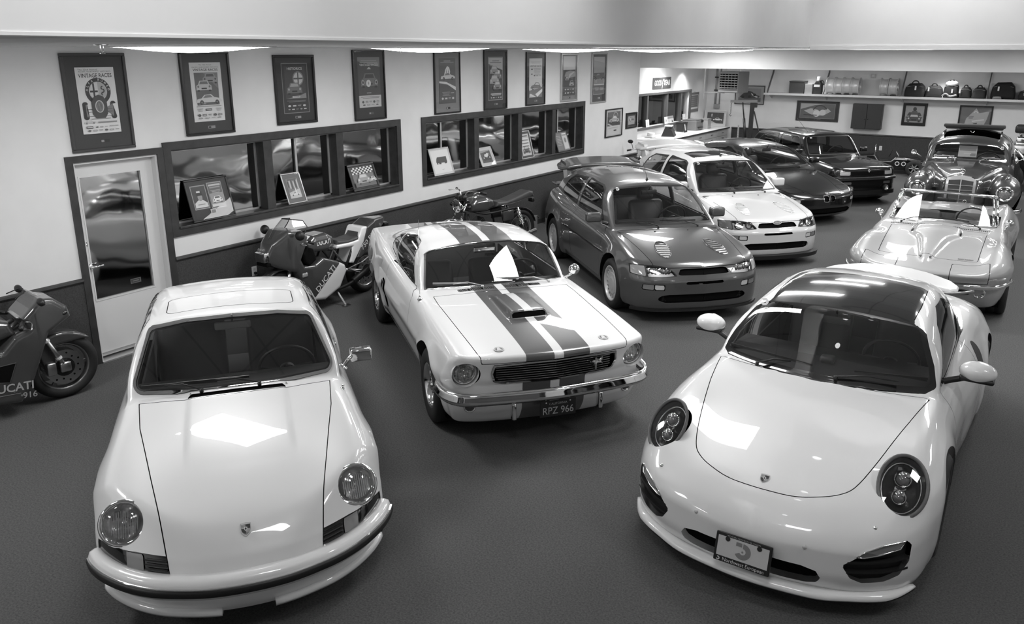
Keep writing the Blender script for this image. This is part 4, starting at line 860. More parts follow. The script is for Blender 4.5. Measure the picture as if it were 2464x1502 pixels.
# ================================================================ white striped fastback
def build_fastback():
    scoop = lambda x, ay: .062*C(x, [(-.46, 0), (-.38, .45), (-.2, .75), (.13, 1.), (.135, 1), (.165, 0)])/(1+np.exp((ay-.165)/.008))
    P = dict(R=(.32, .32), wb=2.743, zb=.2,
        plan=[(.9, .82), (.6, .85), (0, .862), (-1, .855), (-2, .862), (-2.7, .866), (-3.3, .82), (-3.8, .78)],
        sec=[(.15, .14), (.25, .08), (.35, .05), (.48, .03), (.60, .0), (.68, .012), (.78, .03), (.86, .055), (.95, .10)],
        top=[(1.0, .79), (.88, .815), (.8, .838), (.7, .852), (.4, .876), (0, .897), (-.4, .915), (-.8, .93), (-1.5, .93), (-2.5, .93), (-3.2, .94), (-3.8, .93)],
        fz=[(.95, .795), (.8, .825), (.5, .852), (0, .874), (-.8, .897), (-1.5, .905), (-2.3, .925), (-2.8, .945), (-3.3, .955), (-3.8, .94)],
        fy=.745, wi=.05, fq=5., crown=.022,
        nose=[(.15, .60), (.28, .72), (.36, .76), (.5, .77), (.56, .775), (.62, .80), (.7, .825), (.8, .86), (.9, .87)],
        bow=[(0, 0), (.3, .025), (.5, .05), (.62, .08), (.7, .11), (.78, .16), (.86, .28)],
        tail=[(.2, -3.6), (.5, -3.76), (.9, -3.78)], tbow=[(0, 0), (.5, .02), (.85, .12)], flare=(.02, .02), arch=(.05, .045), kt=.05, kn=.035, kg=.02, bulge=scoop)
    G = dict(roof=[(-1.0, 1.262), (-1.3, 1.295), (-1.6, 1.30), (-1.9, 1.285), (-2.3, 1.22), (-2.7, 1.12), (-3.2, .99), (-3.5, .92)], rc=.045,
        w=[(-3.3, .62), (-2.5, .69), (-1.8, .73), (-1.2, .735), (-.7, .715)], tum=[(.88, 0), (1.0, .02), (1.15, .065), (1.25, .115), (1.3, .155)],
        ws=[(.8, -.63), (.91, -.735), (1.275, -1.055), (1.4, -1.17)], wsb=.2, rs=[(.9, -3.5), (1.0, -3.25), (1.2, -2.7), (1.3, -2.3)], kr=.10, ka=.03, kc=.06)
    c = Car('striped_fastback', (-3.585, 5.477, -37.57), 'white 1960s fastback with twin racing stripes and bonnet scoop', P, G, P_WHITE, h=.018)
    c.stripe = lambda S: np.maximum(np.abs(S.y-.15)-.112, .2-S.z-.0*S.x)
    c.stripe_cuts = (.35, -.65, -.95, -2.4)
    hx = c.surf_x(.70, .675)
    hole = lambda x, y, z, N: np.maximum(np.hypot(np.abs(y)-.70, z-.675)-.103, .45-x)
    c.region(hole, 'x', None, drop=True)
    fr = lambda P_, s=1, xm=-1.6: (lambda x, y, z, N: np.maximum(np.maximum(sdf_poly(np.abs(y), z, P_), (.25-s*N[:, 0])*.3), -s*(x-xm)))
    wf = lambda q: (lambda x, y, z, N: np.maximum(x+.5, fr([(-.1, .917), (.5, .912), (.665, .907), (.66, .95), (.595, 1.225), (.575, 1.243), (.4, 1.256), (-.1, 1.266)])(x, y, z, N)-q))
    c.region(wf(-.004), 'windscreen', M_GLASS, gap=.004, gm=M_BLACK, gname='windscreen_seal', goff=.001); c.region(wf(.016), 'windscreen_trim', M_CHROME, off=.006)
    c.region(lambda x, y, z, N: np.maximum(np.maximum(sdf_poly(x, np.abs(y), [(-2.42, -.1), (-2.42, .48), (-3.15, .44), (-3.2, -.1)]), .95-z), (.4-N[:, 2])), 'rear_screen', M_GLASS, gap=.008, gm=M_CHROME, gname='rear_screen_trim', goff=.003)
    c.region(side_poly([(-1.04, .93), (-1.30, 1.19), (-1.42, 1.225), (-1.65, 1.235), (-1.95, 1.19), (-1.98, .93)], 0, .4), 'door_window', M_SIDEGL, gap=.010, sides=True, gm=M_CHROME, gname='window_trim', goff=.004)
    c.region(side_poly([(-2.05, .935), (-2.03, 1.18), (-2.3, 1.10), (-2.42, 1.0), (-2.4, .945)], 0, .3), 'quarter_window', M_SIDEGL, gap=.010, sides=True, gm=M_CHROME, gname='window_trim', goff=.004)
    c.lining(.97)
    # scoop mouth, cowl louvres
    c.region(lambda x, y, z, N: np.maximum(np.maximum(sdf_poly(np.abs(y), z, [(-.1, .895), (.148, .893), (.148, .925), (.13, .938), (-.1, .945)]), .1-x), np.maximum(x-.2, (.5-N[:, 0])*.1)), 'scoop_mouth', M_DARK, off=-.004)
    c.region(lambda x, y, z, N: np.maximum(sdf_poly(x, np.abs(y), [(-.70, .05), (-.70, .40), (-.63, .40), (-.63, .05)]), .8-z), 'cowl_vent', M_DARK, off=-.01, sides=True)
    for s in (1, -1):
        for i in range(22):
            if i in (7, 15): continue
            y = s*(.06+i*.0158); z = c.surf_z(-.66, abs(y)); c.add('vent_slat', box(-.70, -.63, y-.0035, y+.0035, z-.01, z+.002), P_WHITE if i % 8 == 7 else M_STEEL)
    hood = [(-.57, -.1), (-.575, .4), (-.60, .645), (-.4, .65), (.3, .63), (.72, .612), (.80, .60), (.95, .5), (1.0, -.1)]
    c.region(lambda x, y, z, N: np.maximum(sdf_poly(x, np.abs(y), hood), .775-z), 'bonnet', P_WHITE, gap=.003)
    c.line(side_poly([(-.80, .32), (-.82, .86), (-.96, .915), (-2.0, .915), (-2.0, .6), (-1.95, .34)], 0, .5), .0025, sides=True)
    # grille opening with bright bars
    gp = [(-.1, .585), (.42, .59), (.49, .61), (.515, .68), (.50, .755), (-.1, .775)]
    c.region(lambda x, y, z, N: np.maximum(sdf_poly(np.abs(y), z, gp), .5-x), 'grille', M_DARK, off=-.05, gap=.008, gm=M_CHROME, gname='grille_surround', goff=.006)
    for i in range(9):
        z = .605+i*.0185; w = .475 if 1 < i < 8 else .46
        c.add('grille_bar', sweep([(c.surf_x(abs(y), .68)-.025, y, z) for y in np.linspace(-w, w, 15)], [(-.003, -.003), (.004, -.002), (.004, .002), (-.003, .003)]), M_STEEL)
    ex = c.surf_x(.34, .69); c.add('pony_emblem', join(box(ex-.02, ex-.005, .333, .347, .62, .755), prism([(y, z) for y, z in ((.27, .675), (.31, .70), (.36, .705), (.39, .725), (.405, .715), (.38, .69), (.395, .665), (.37, .68), (.34, .68), (.32, .66), (.325, .68), (.29, .685))], ex-.01, ex+.004, 'x')), M_CHROME)
    for y in (-.436, .436):
        S = Sheet(); S.ring(0, 0, .028, .04, .45).disc(0, 0, .028, .12).poly([(-.02, -.02), (.02, -.02), (.008, .03), (-.008, .03)], .6).build('bonnet_emblem', c.root, (.70, y, c.surf_z(.70, .436)+.002), (0, 1, 0), (-1, 0, .1), lift=.003)
    # side scoop, rocker stripe
    c.region(side_poly([(-2.04, .40), (-2.02, .68), (-2.10, .70), (-2.20, .66), (-2.17, .42), (-2.1, .38)], 0, .5), 'side_scoop', M_DARK, gap=.006, gm=P_WHITE, gname='scoop_lip', goff=.02, sides=True, off=-.03)
    c.region(side_poly([(-.42, .285), (-.42, .325), (-2.33, .325), (-2.33, .285)], 0, .5), 'rocker_stripe', P_STRIPE, sides=True)
    for z in (.275, .335): c.line(side_poly([(-.42, z), (-.42, z+.004), (-2.33, z+.004), (-2.33, z)], 0, .5), .002, sides=True, m=P_STRIPE, name='rocker_pinstripe', off=.0008)
    # front valance split line and lamps
    c.finish()
    round_lamp(c, (hx-.05, .70, .675), .086, (1, .04, .02), bezel=M_STEEL, bw=.012, depth=.06, dome=.028)
    c.pair('headlight_bucket', lathe([(.103, -.12), (.103, .0), (.108, .045)], 36, (1, 0, 0), (hx-.06, .70, .675)), P_WHITE, smooth=True)
    fx = c.surf_x(.66, .39); round_lamp(c, (fx+.004, .665, .39), .038, (1, .15, 0), bezel=M_CHROME, bw=.012, depth=.03, dome=.01, name='parking_lamp', lines=False, lens=mat('parking_lens', .06, .15, coat=1.))
    bp = [(.42, .875), (.58, .86), (.70, .80), (.765, .70), (.80, .5), (.825, .25), (.84, 0)]
    path = smooth_path([(x+.03, y, .50) for x, y in bp]+[(x+.03, -y, .50) for x, y in bp[-2::-1]], 5)[::-1]
    c.add('bumper', sweep(path, [(-.02, -.045), (.008, -.05), (.026, -.03), (.03, -.008), (.018, .012), (.022, .03), (.008, .05), (-.015, .05), (-.006, .0)][::-1]), M_CHROME, smooth=True)
    for s in (1, -1):
        c.add('bumper_guard', xf(rbox(-.03, .035, -.018, .018, -.12, .02, .012, 3), (.825, s*.36, .43)), M_CHROME, smooth=True)
    # number plate
    px = .845; pl = c.add('number_plate', rbox(px-.006, px+.004, -.15, .15, .295, .43, .004), M_BLACK); S = Sheet()
    S.text('RPZ 966', 0, -.018, .085, .38, .255).text('CALIFORNIA', 0, .042, .026, .32, .15)
    for y in (-.1, .1): S.disc(y, .055, .006, .6)
    S.build('plate_lettering', c.root, (px+.0045, 0, .362), (0, 1, 0), (0, 0, 1))
    # mirrors, aerial, wipers
    mb = np.array([-.78, .80, 1.0])
    c.add('door_mirror', join(lathe([(.001, .05), (.03, .045), (.05, .02), (.055, -.01), (.048, -.02), (.001, -.018)], 24, (1, .1, 0), mb), cyl((-.86, .73, .90), mb-[.0, .01, .04], .012), lathe([(.001, .01), (.03, .008), (.04, 0)], 16, (0, .3, 1), (-.86, .73, .895))), M_CHROME, smooth=True)
    ab = (-.62, -.765, c.surf_z(-.62, .765)); c.add('aerial', join(lathe([(.001, .05), (.006, .048), (.012, .025), (.024, .004), (.026, 0)], 16, (0, 0, 1), ab), cyl((ab[0], ab[1], ab[2]+.04), (ab[0]-.06, ab[1]+.02, ab[2]+.72), .0026, .0015, 6)), M_CHROME, smooth=True)
    wiper(c, (-.69, .50, c.surf_z(-.69, .5)), (-.76, .22, .965), ((-.80, .0, .965), (-.75, .34, .96)), M_STEEL); wiper(c, (-.69, -.16, c.surf_z(-.69, .16)), (-.76, -.42, .965), ((-.82, -.60, .965), (-.75, -.28, .96)), M_STEEL)
    cabin(c, [(-.76, .885), (-.95, .905), (-1.05, .87), (-1.06, .7), (-.9, .6), (-.7, .6)], (-1.75, .35, .26), (-1.18, .35, .88), xr=(-1.0, -2.9), w=.68, back=.5, hr=False, wr=.2, rear=-2.45)
    mirror_int(c, (-1.16, 0, 1.17), .11, M_CHROME)
    ey = c.surf_y(-2.45, .80); S = Sheet(); S.poly([(-.06, -.01), (-.02, .03), (.05, .03), (.06, .05), (.07, .02), (.04, 0), (.06, -.05), (.02, -.02), (-.02, -.05), (-.03, -.02)], .5)
    for s in (1, -1): S.build('quarter_emblem', c.root, (-2.36, s*(c.surf_y(-2.36, .82)+.002), .82), (-s, 0, 0), (0, -.2*s, 1), lift=.004)
    wheels(c, .2, .19, 'mag5', 5, M_CHROME, (.745, .745))
build_fastback()
# ================================================================ the two winged rally hatchbacks
def build_rally(pose, label, paint, white):
    P = dict(R=(.31, .31), wb=2.551, zb=.15,
        plan=[(.9, .82), (.6, .835), (0, .852), (-.6, .84), (-1.9, .845), (-2.5, .862), (-3.0, .84), (-3.5, .78)],
        sec=[(.12, .10), (.2, .045), (.3, .01), (.45, 0), (.6, .0), (.72, .02), (.85, .06), (.95, .10)],
        top=[(.95, .575), (.84, .632), (.75, .672), (.5, .752), (.2, .822), (-.1, .87), (-.4, .905), (-.6, .92), (-2.5, .95), (-3.2, .98), (-3.5, .97)],
        fz=[(.9, .60), (.75, .645), (.5, .715), (.2, .788), (-.1, .84), (-.5, .88), (-1.5, .91), (-2.8, .95), (-3.4, .96)], fy=.70, wi=.10, fq=4., crown=.02,
        nose=[(.12, .73), (.2, .80), (.35, .825), (.5, .825), (.56, .80), (.62, .765), (.7, .70), (.8, .6)],
        bow=[(0, 0), (.35, .03), (.5, .062), (.6, .10), (.7, .165), (.78, .265), (.86, .44)],
        tail=[(.2, -3.3), (.5, -3.38), (.95, -3.36)], tbow=[(0, 0), (.5, .03), (.8, .15)], flare=(.03, .034), fls=.07, arch=(.05, .05), kt=.08, kn=.05, kg=.025)
    G = dict(roof=[(-.9, 1.335), (-1.2, 1.395), (-1.6, 1.425), (-2.1, 1.42), (-2.5, 1.395), (-2.8, 1.34), (-3.1, 1.18)], rc=.045,
        w=[(-3.2, .64), (-2.6, .70), (-1.8, .73), (-1, .725), (-.4, .705)], tum=[(.9, 0), (1.05, .03), (1.2, .085), (1.32, .145), (1.42, .21)],
        ws=[(.8, -.18), (.92, -.36), (1.345, -.98), (1.45, -1.13)], wsb=.2, rs=[(.95, -3.3), (1.1, -3.12), (1.3, -2.85), (1.4, -2.7)], kr=.11, ka=.035, kc=.07)
    c = Car('rally_hatchback', pose, label, P, G, paint, h=.02, group='winged rally hatchbacks')
    fr = lambda P_, s=1, xm=-1.5: (lambda x, y, z, N: np.maximum(np.maximum(sdf_poly(np.abs(y), z, P_), (.25-s*N[:, 0])*.3), -s*(x-xm)))
    c.region(fr([(-.1, .93), (.5, .928), (.655, .926), (.65, .96), (.525, 1.29), (.49, 1.308), (-.1, 1.335)]), 'windscreen', M_GLASS, gap=.009, gm=M_BLACK, gname='windscreen_seal', goff=.002)
    c.region(fr([(-.1, 1.02), (.52, 1.02), (.5, 1.28), (-.1, 1.31)], -1, -2.4), 'rear_screen', M_GLASS, gap=.01, gm=M_BLACK, gname='rear_screen_seal')
    c.region(side_poly([(-.73, .945), (-1.08, 1.285), (-1.2, 1.315), (-1.72, 1.335), (-1.76, .95)], 0, .4), 'door_window', M_SIDEGL, gap=.010, sides=True, gm=M_BLACK, gname='window_seal', goff=.002)
    c.region(side_poly([(-1.86, .965), (-1.83, 1.325), (-2.35, 1.29), (-2.55, 1.2), (-2.72, 1.02), (-2.6, .98)], 0, .3), 'quarter_window', M_SIDEGL, gap=.010, sides=True, gm=M_BLACK, gname='window_seal', goff=.002)
    c.lining(1.0)
    if white:
        c.region(lambda x, y, z, N: np.maximum(sdf_poly(x, np.abs(y), rpoly(.40, .86, .05, 5, -1.36, 0.)), 1.2-z), 'sunroof', glass('sunroof_glass', .25, 1.5), gap=.006, gm=M_BLACK, gname='sunroof_seal')
    # lamps, grille slots, lower intake, fog lamps
    fx = lambda p, xm=.25: (lambda x, y, z, N: np.maximum(sdf_poly(np.abs(y), z, p), xm-x))
    hl = [(.335, .575), (.37, .622), (.45, .662), (.56, .676), (.655, .676), (.655, .560), (.5, .562)]
    A = c.region(fx(hl), 'headlight_glass', M_LENS, gap=.004, sides=True, gm=M_BLACK, gname='lamp_seal')
    for q in (A, A.flip()): put('headlight_back', q.offset(-.045), mat('lamp_housing', .7, .35, .3) if not white else mat('lamp_housing_white', .6, .4), c.root)
    c.region(fx([(.662, .560), (.662, .676), (.79, .668), (.80, .575)]), 'indicator', mat('clear_indicator', .3, .1, coat=1.) if not white else mat('amber_indicator', .13, .15, coat=1.), gap=.004, sides=True, gm=M_BLACK, gname='lamp_seal')
    if not white:
        for s in (1, -1):
            for i in range(7): y = .40+i*.037; xx = c.surf_x(y, .62); c.add('reflector_facet', xf(ellipsoid((0, 0, 0), (.012, .026, .038), 10, 6), (xx-.03, s*y, .615), rx=.3*(i % 3-1)), M_REFL)
    for y0, r in ((.425, .045), (.565, .056)) if white else ():
        xx = c.surf_x(y0, .618); round_lamp(c, (xx-.018, y0, .618), r, (1, .18, .05), bezel=M_BLACK if white else M_STEEL, bw=.006, depth=.04, dome=.008, lines=False, name='lamp_bowl')
    c.region(fx([(-.1, .578), (.29, .580), (.315, .59), (.285, .638), (.24, .645), (-.1, .645)]), 'upper_grille', M_DARK, off=-.03)
    c.region(fx([(-.1, .478), (.22, .478), (.238, .494), (.22, .510), (-.1, .510)]), 'bumper_slot', M_DARK, off=-.03)
    c.region(fx([(-.1, .265), (.46, .265), (.535, .29), (.545, .32), (.50, .35), (.42, .362), (-.1, .366)]), 'lower_intake', M_DARK, off=-.03)
    c.region(fx([(.475, .412), (.475, .476), (.585, .478), (.585, .412)]), 'fog_lamp', mat('fog_lens', .6, .2, .1, coat=1.), gap=.004, sides=True, off=-.008)
    c.region(fx([(.59, .412), (.59, .478), (.70, .478), (.71, .415)]), 'side_lamp', mat('side_lens', .2, .15, coat=1.), gap=.003, sides=True, off=-.006)
    g = join(*[box(.60, .74, y-.002, y+.002, .27, .36) for y in np.linspace(-.48, .48, 33)]+[box(.60, .74, -.5, .5, z-.002, z+.002) for z in (.29, .315, .34)]); tag(c.add('intake_mesh', g, M_BLACK), kind='stuff')
    hood = [(-.30, -.1), (-.32, .4), (-.36, .655), (.2, .61), (.55, .58), (.78, .56), (.86, .45), (.95, -.1)]
    c.region(lambda x, y, z, N: np.maximum(sdf_poly(x, np.abs(y), hood), .655-z), 'bonnet', paint, gap=.003)
    c.line(side_poly([(-.50, .30), (-.50, .84), (-.70, .935), (-1.78, .94), (-1.80, .6), (-1.74, .32), (-1.68, .25), (-.56, .25)], 0, .5), .0025, sides=True)
    c.line(side_poly([(-.46, .60), (-.46, .612), (-2.1, .622), (-2.1, .61)], 0, .5), .004, sides=True, m=M_BLACK, name='side_moulding', off=.003)
    c.finish()
    # bonnet louvres
    for s in (1, -1):
        ca, sa = math.cos(.18*s), math.sin(.18*s)
        for i in range(9):
            t = (i-4)/4.; L = .08*math.sqrt(max(.12, 1-t*t*.85)); x0 = .33-t*.19; P2 = []
            for q in (-1, 0, 1):
                x = x0; y = q*L; X = .33+(x-.33)*ca-y*sa; Y = s*.338+(x-.33)*sa+y*ca; P2.append((X, Y, c.surf_z(X, abs(Y))+.004))
            c.add('bonnet_louvre', sweep(P2, [(-.013, -.012), (.013, -.004), (.009, .006), (-.011, .006)]), paint, smooth=False)
        E_ = [(.33+.215*math.cos(t)*ca-.09*math.sin(t)*sa, s*.338+.215*math.cos(t)*sa+.09*math.sin(t)*ca) for t in np.linspace(0, 2*PI, 30, endpoint=False)]
        c.add('louvre_surround', sweep([(x, y, c.surf_z(x, abs(y))+.002) for x, y in E_], circ(.006, 6), closed=True), paint, smooth=True); V = [(x, y, c.surf_z(x, abs(y))+.0012) for x, y in E_]; c.add('louvre_opening', (V, [list(range(30))]), M_DARK)
    # splitter
    ys = [-.80, -.7, -.55, -.3, 0, .3, .55, .7, .80]; pth = smooth_path([(c.surf_x(abs(y)*.97, .24)+(.03 if white else -.02), y, .165) for y in ys], 4)
    c.add('front_splitter', sweep(pth, [(-.08, -.05), (.02, -.04), (.03, .02), (-.08, .03)] if white else [(-.06, -.02), (.012, -.015), (.012, .015), (-.06, .02)]), M_BLACK)
    # double-decker tail wing
    wp = [(-2.70, 0), (-2.70, .40), (-2.76, .58), (-2.86, .66), (-3.0, .685), (-3.14, .66), (-3.20, .5), (-3.22, 0)]
    S = isosurf(lambda x, y, z: smax(sdf_poly(x, np.abs(y), wp+[(a, -b) for a, b in wp[::-1][1:-1]]), np.abs(z-1.40-.09*(-2.95-x)+.45*y**4)-.026, .03), (-3.3, -.015, 1.28), (-2.62, .78, 1.5), .018)
    put('tail_wing', S.full(), paint, c.root)
    c.pair('wing_support', prism([(-2.72, 1.18), (-2.85, 1.40), (-3.12, 1.42), (-3.16, 1.36), (-2.98, 1.26), (-2.92, 1.14)], .53, .60), paint); c.add('wing_centre_support', prism([(-2.8, 1.25), (-2.9, 1.38), (-3.1, 1.38), (-3.0, 1.2)], -.02, .02), paint)
    c.add('lower_spoiler', xf(rbox(-.16, .1, -.62, .62, -.015, .015, .012), (-3.38, 0, 1.0)), paint)
    # mirrors, aerial, wipers
    for s in (1, -1):
        o = c.add('door_mirror', xf(rbox(-.05, .055, -.10, .10, -.062, .062, .028, 4), (-.70, s*.86, .995)), paint, smooth=True); mk('mirror_arm', tube([(-.58, s*.70, .925), (-.62, s*.76, .94)], .022, 8), M_BLACK, o); mk('mirror_glass', box(-.7525, -.7505, s*.86-.085, s*.86+.085, .945, 1.045), M_CHROME, o)
    z = c.surf_z(-1.12, 0); c.add('roof_aerial', join(lathe([(.001, .035), (.012, .03), (.02, .0)], 12, (-.3, 0, 1), (-1.12, .02, z)), cyl((-1.12, .02, z+.03), (-1.28, .02, z+.22), .003, n=6)), M_BLACK, smooth=True)
    wiper(c, (-.34, .42, c.surf_z(-.34, .42)), (-.43, .10, .955), ((-.46, -.05, .96), (-.42, .42, .952))); wiper(c, (-.33, -.12, c.surf_z(-.33, .12)), (-.43, -.38, .955), ((-.48, -.60, .955), (-.42, -.14, .955)))
    for s in (1, -1): c.add('washer_jet', lathe([(.001, .01), (.01, .008), (.012, 0)], 10, (0, 0, 1), (-.2, s*.22, c.surf_z(-.2, .22))), M_BLACK, smooth=True)
    S = Sheet(); S.ring(0, 0, .012, .028, .75, -150, 140).build('windscreen_decal', c.root, (-.965, -.455, 1.292), (-.1, .99, .0), (-.8, 0, .6), lift=.012)
    if white: S = Sheet(); S.disc(0, 0, .07, .55, .03).disc(0, 0, .062, .2, .024).text('Ford', 0, 0, .03, .6, .07, shear=.3).build('oval_badge', c.root, (c.surf_x(0, .65)+.006, 0, .648), (0, 1, 0), (-.3, 0, .95), lift=.004)
    cabin(c, [(-.42, .90), (-.75, .93), (-.9, .9), (-.93, .7), (-.7, .6), (-.45, .6)], (-1.55, .35, .26), (-1.0, .35, .88), xr=(-.75, -2.9), w=.66, back=.62, rear=-2.4, seat_m=mat('charcoal_leather', .05, .4))
    mirror_int(c, (-.98, 0, 1.24), .11)
    wheels(c, .23, .215, 'turbine', 20, mat('silver_wheel', .62, .35, .3), (.75, .76))
    return c
build_rally((-3.694, 9.112, -43.15), 'mid-grey rally hatchback with tall tail wing and louvred bonnet', P_GREY, False)
build_rally((-3.757, 12.135, -42.11), 'pale rally hatchback with round twin headlights, tail wing and sunroof', P_SILV, True)
# ================================================================ black grand tourer with closed pop-up lights
def build_gt():
    P = dict(R=(.32, .32), wb=2.684, zb=.16, plan=[(.95, .82), (.6, .88), (0, .91), (-1, .90), (-2.6, .915), (-3.2, .88), (-3.8, .78)],
        sec=[(.12, .10), (.22, .04), (.35, .01), (.5, 0), (.62, .01), (.75, .05), (.88, .11)],
        top=[(1.0, .50), (.9, .56), (.75, .62), (.5, .69), (.2, .765), (-.1, .825), (-.4, .885), (-.6, .91), (-2.5, .95), (-3.2, .95), (-3.8, .90)],
        fz=[(.95, .50), (.75, .585), (.5, .655), (.2, .735), (-.1, .80), (-.5, .86), (-1.5, .90), (-2.8, .93), (-3.6, .90)], fy=.70, wi=.2, fq=2.6, crown=.03,
        nose=[(.12, .74), (.25, .88), (.4, .92), (.5, .92), (.58, .88), (.7, .75)], bow=[(0, 0), (.3, .03), (.5, .08), (.65, .15), (.8, .30), (.9, .5)],
        tail=[(.2, -3.6), (.5, -3.75), (.9, -3.72)], tbow=[(0, 0), (.5, .04), (.9, .3)], flare=(.015, .02), arch=(.04, .04), kt=.12, kn=.06, kg=.03)
    G = dict(roof=[(-.9, 1.27), (-1.2, 1.315), (-1.6, 1.335), (-2.0, 1.31), (-2.4, 1.22), (-2.9, 1.06), (-3.3, .95)], rc=.05, w=[(-3.2, .55), (-2.5, .68), (-1.8, .73), (-1, .735), (-.4, .71)],
        tum=[(.9, 0), (1.05, .035), (1.2, .10), (1.3, .165)], ws=[(.8, -.16), (.92, -.34), (1.27, -.92), (1.4, -1.12)], wsb=.25, rs=[(.95, -3.3), (1.2, -2.7), (1.3, -2.4)], kr=.12, ka=.04, kc=.08)
    c = Car('grand_tourer', (-3.98, 15.45, -34.5), 'low black grand tourer coupe with twin kidney grille', P, G, P_BLACK, h=.024)
    fr = lambda P_, s=1, xm=-1.6: (lambda x, y, z, N: np.maximum(np.maximum(sdf_poly(np.abs(y), z, P_), (.2-s*N[:, 0])*.3), -s*(x-xm)))
    c.region(fr([(-.1, .925), (.5, .925), (.655, .93), (.655, .97), (.545, 1.225), (.50, 1.25), (-.1, 1.268)]), 'windscreen', M_GLASS, gap=.012, gm=M_BLACK, gname='windscreen_seal')
    c.region(side_poly([(-.72, .95), (-1.0, 1.16), (-1.25, 1.235), (-1.7, 1.25), (-2.1, 1.19), (-2.5, .99), (-2.4, .955)], 0, .4), 'side_window', M_SIDEGL, gap=.012, sides=True, gm=M_BLACK, gname='window_seal', goff=.002)
    c.region(fr([(-.1, 1.0), (.5, 1.0), (.46, 1.2), (-.1, 1.25)], -1, -2.2), 'rear_screen', M_GLASS, gap=.008)
    c.lining(.99)
    c.region(lambda x, y, z, N: np.maximum(sdf_poly(x, np.abs(y), [(-.3, -.1), (-.34, .66), (.3, .52), (.82, .33), (.9, -.1)]), .57-z), 'bonnet', P_BLACK, gap=.003)
    c.line(lambda x, y, z, N: np.maximum(sdf_poly(x, np.abs(y), [(.50, .46), (.46, .76), (.66, .70), (.72, .42)]), .5-z), .003)
    fx = lambda p, xm=.3: (lambda x, y, z, N: np.maximum(sdf_poly(np.abs(y), z, p), xm-x))
    c.region(fx([(.015, .46), (.015, .545), (.03, .56), (.10, .56), (.13, .54), (.12, .47), (.10, .455), (.03, .45)]), 'kidney_grille', M_DARK, gap=.008, gm=M_CHROME, gname='kidney_surround', goff=.006, sides=True, off=-.02)
    c.region(fx([(.56, .445), (.56, .505), (.78, .505), (.80, .45)]), 'front_lamp', mat('fog_lens', .6, .08, .4), sides=True, gap=.003)
    c.region(fx([(-.1, .22), (.55, .23), (.62, .28), (.5, .33), (-.1, .34)]), 'lower_intake', M_DARK, off=-.02)
    c.line(lambda x, y, z, N: np.maximum(np.abs(z-.41)-.004, .2-x), .006, m=M_BLACK, name='bumper_strip', off=.004)
    c.finish()
    S = Sheet(); S.disc(0, 0, .042, .5).disc(0, 0, .038, .03).poly([(0, 0), (.024, 0), (.017, .017), (0, .024)], .5).poly([(0, 0), (-.024, 0), (-.017, -.017), (0, -.024)], .5).build('bonnet_roundel', c.root, (.83, 0, c.surf_z(.83, 0)), (0, 1, 0), (-.85, 0, .5), lift=.004)
    for s in (1, -1):
        c.add('door_mirror', xf(rbox(-.05, .06, -.1, .1, -.055, .055, .03, 3), (-.55, s*.87, .985)), P_BLACK, smooth=True)
    wiper(c, (-.33, .35, c.surf_z(-.33, .35)), (-.42, .05, .96), ((-.45, -.2, .96), (-.42, .3, .955)))
    S = Sheet(); S.ring(0, 0, .012, .028, .75, -150, 140).build('windscreen_decal', c.root, (-.885, -.49, 1.225), (-.1, .99, .0), (-.8, 0, .6), lift=.012)
    cabin(c, [(-.42, .90), (-.75, .92), (-.9, .88), (-.93, .7), (-.7, .6), (-.45, .6)], (-1.6, .36, .22), (-1.0, .36, .86), xr=(-.75, -3.0), w=.68, back=.62, rear=-2.4); mirror_int(c, (-.92, 0, 1.18), .1)
    wheels(c, .23, .20, 'blade', 10, M_ALLOY, (.80, .80))
build_gt()
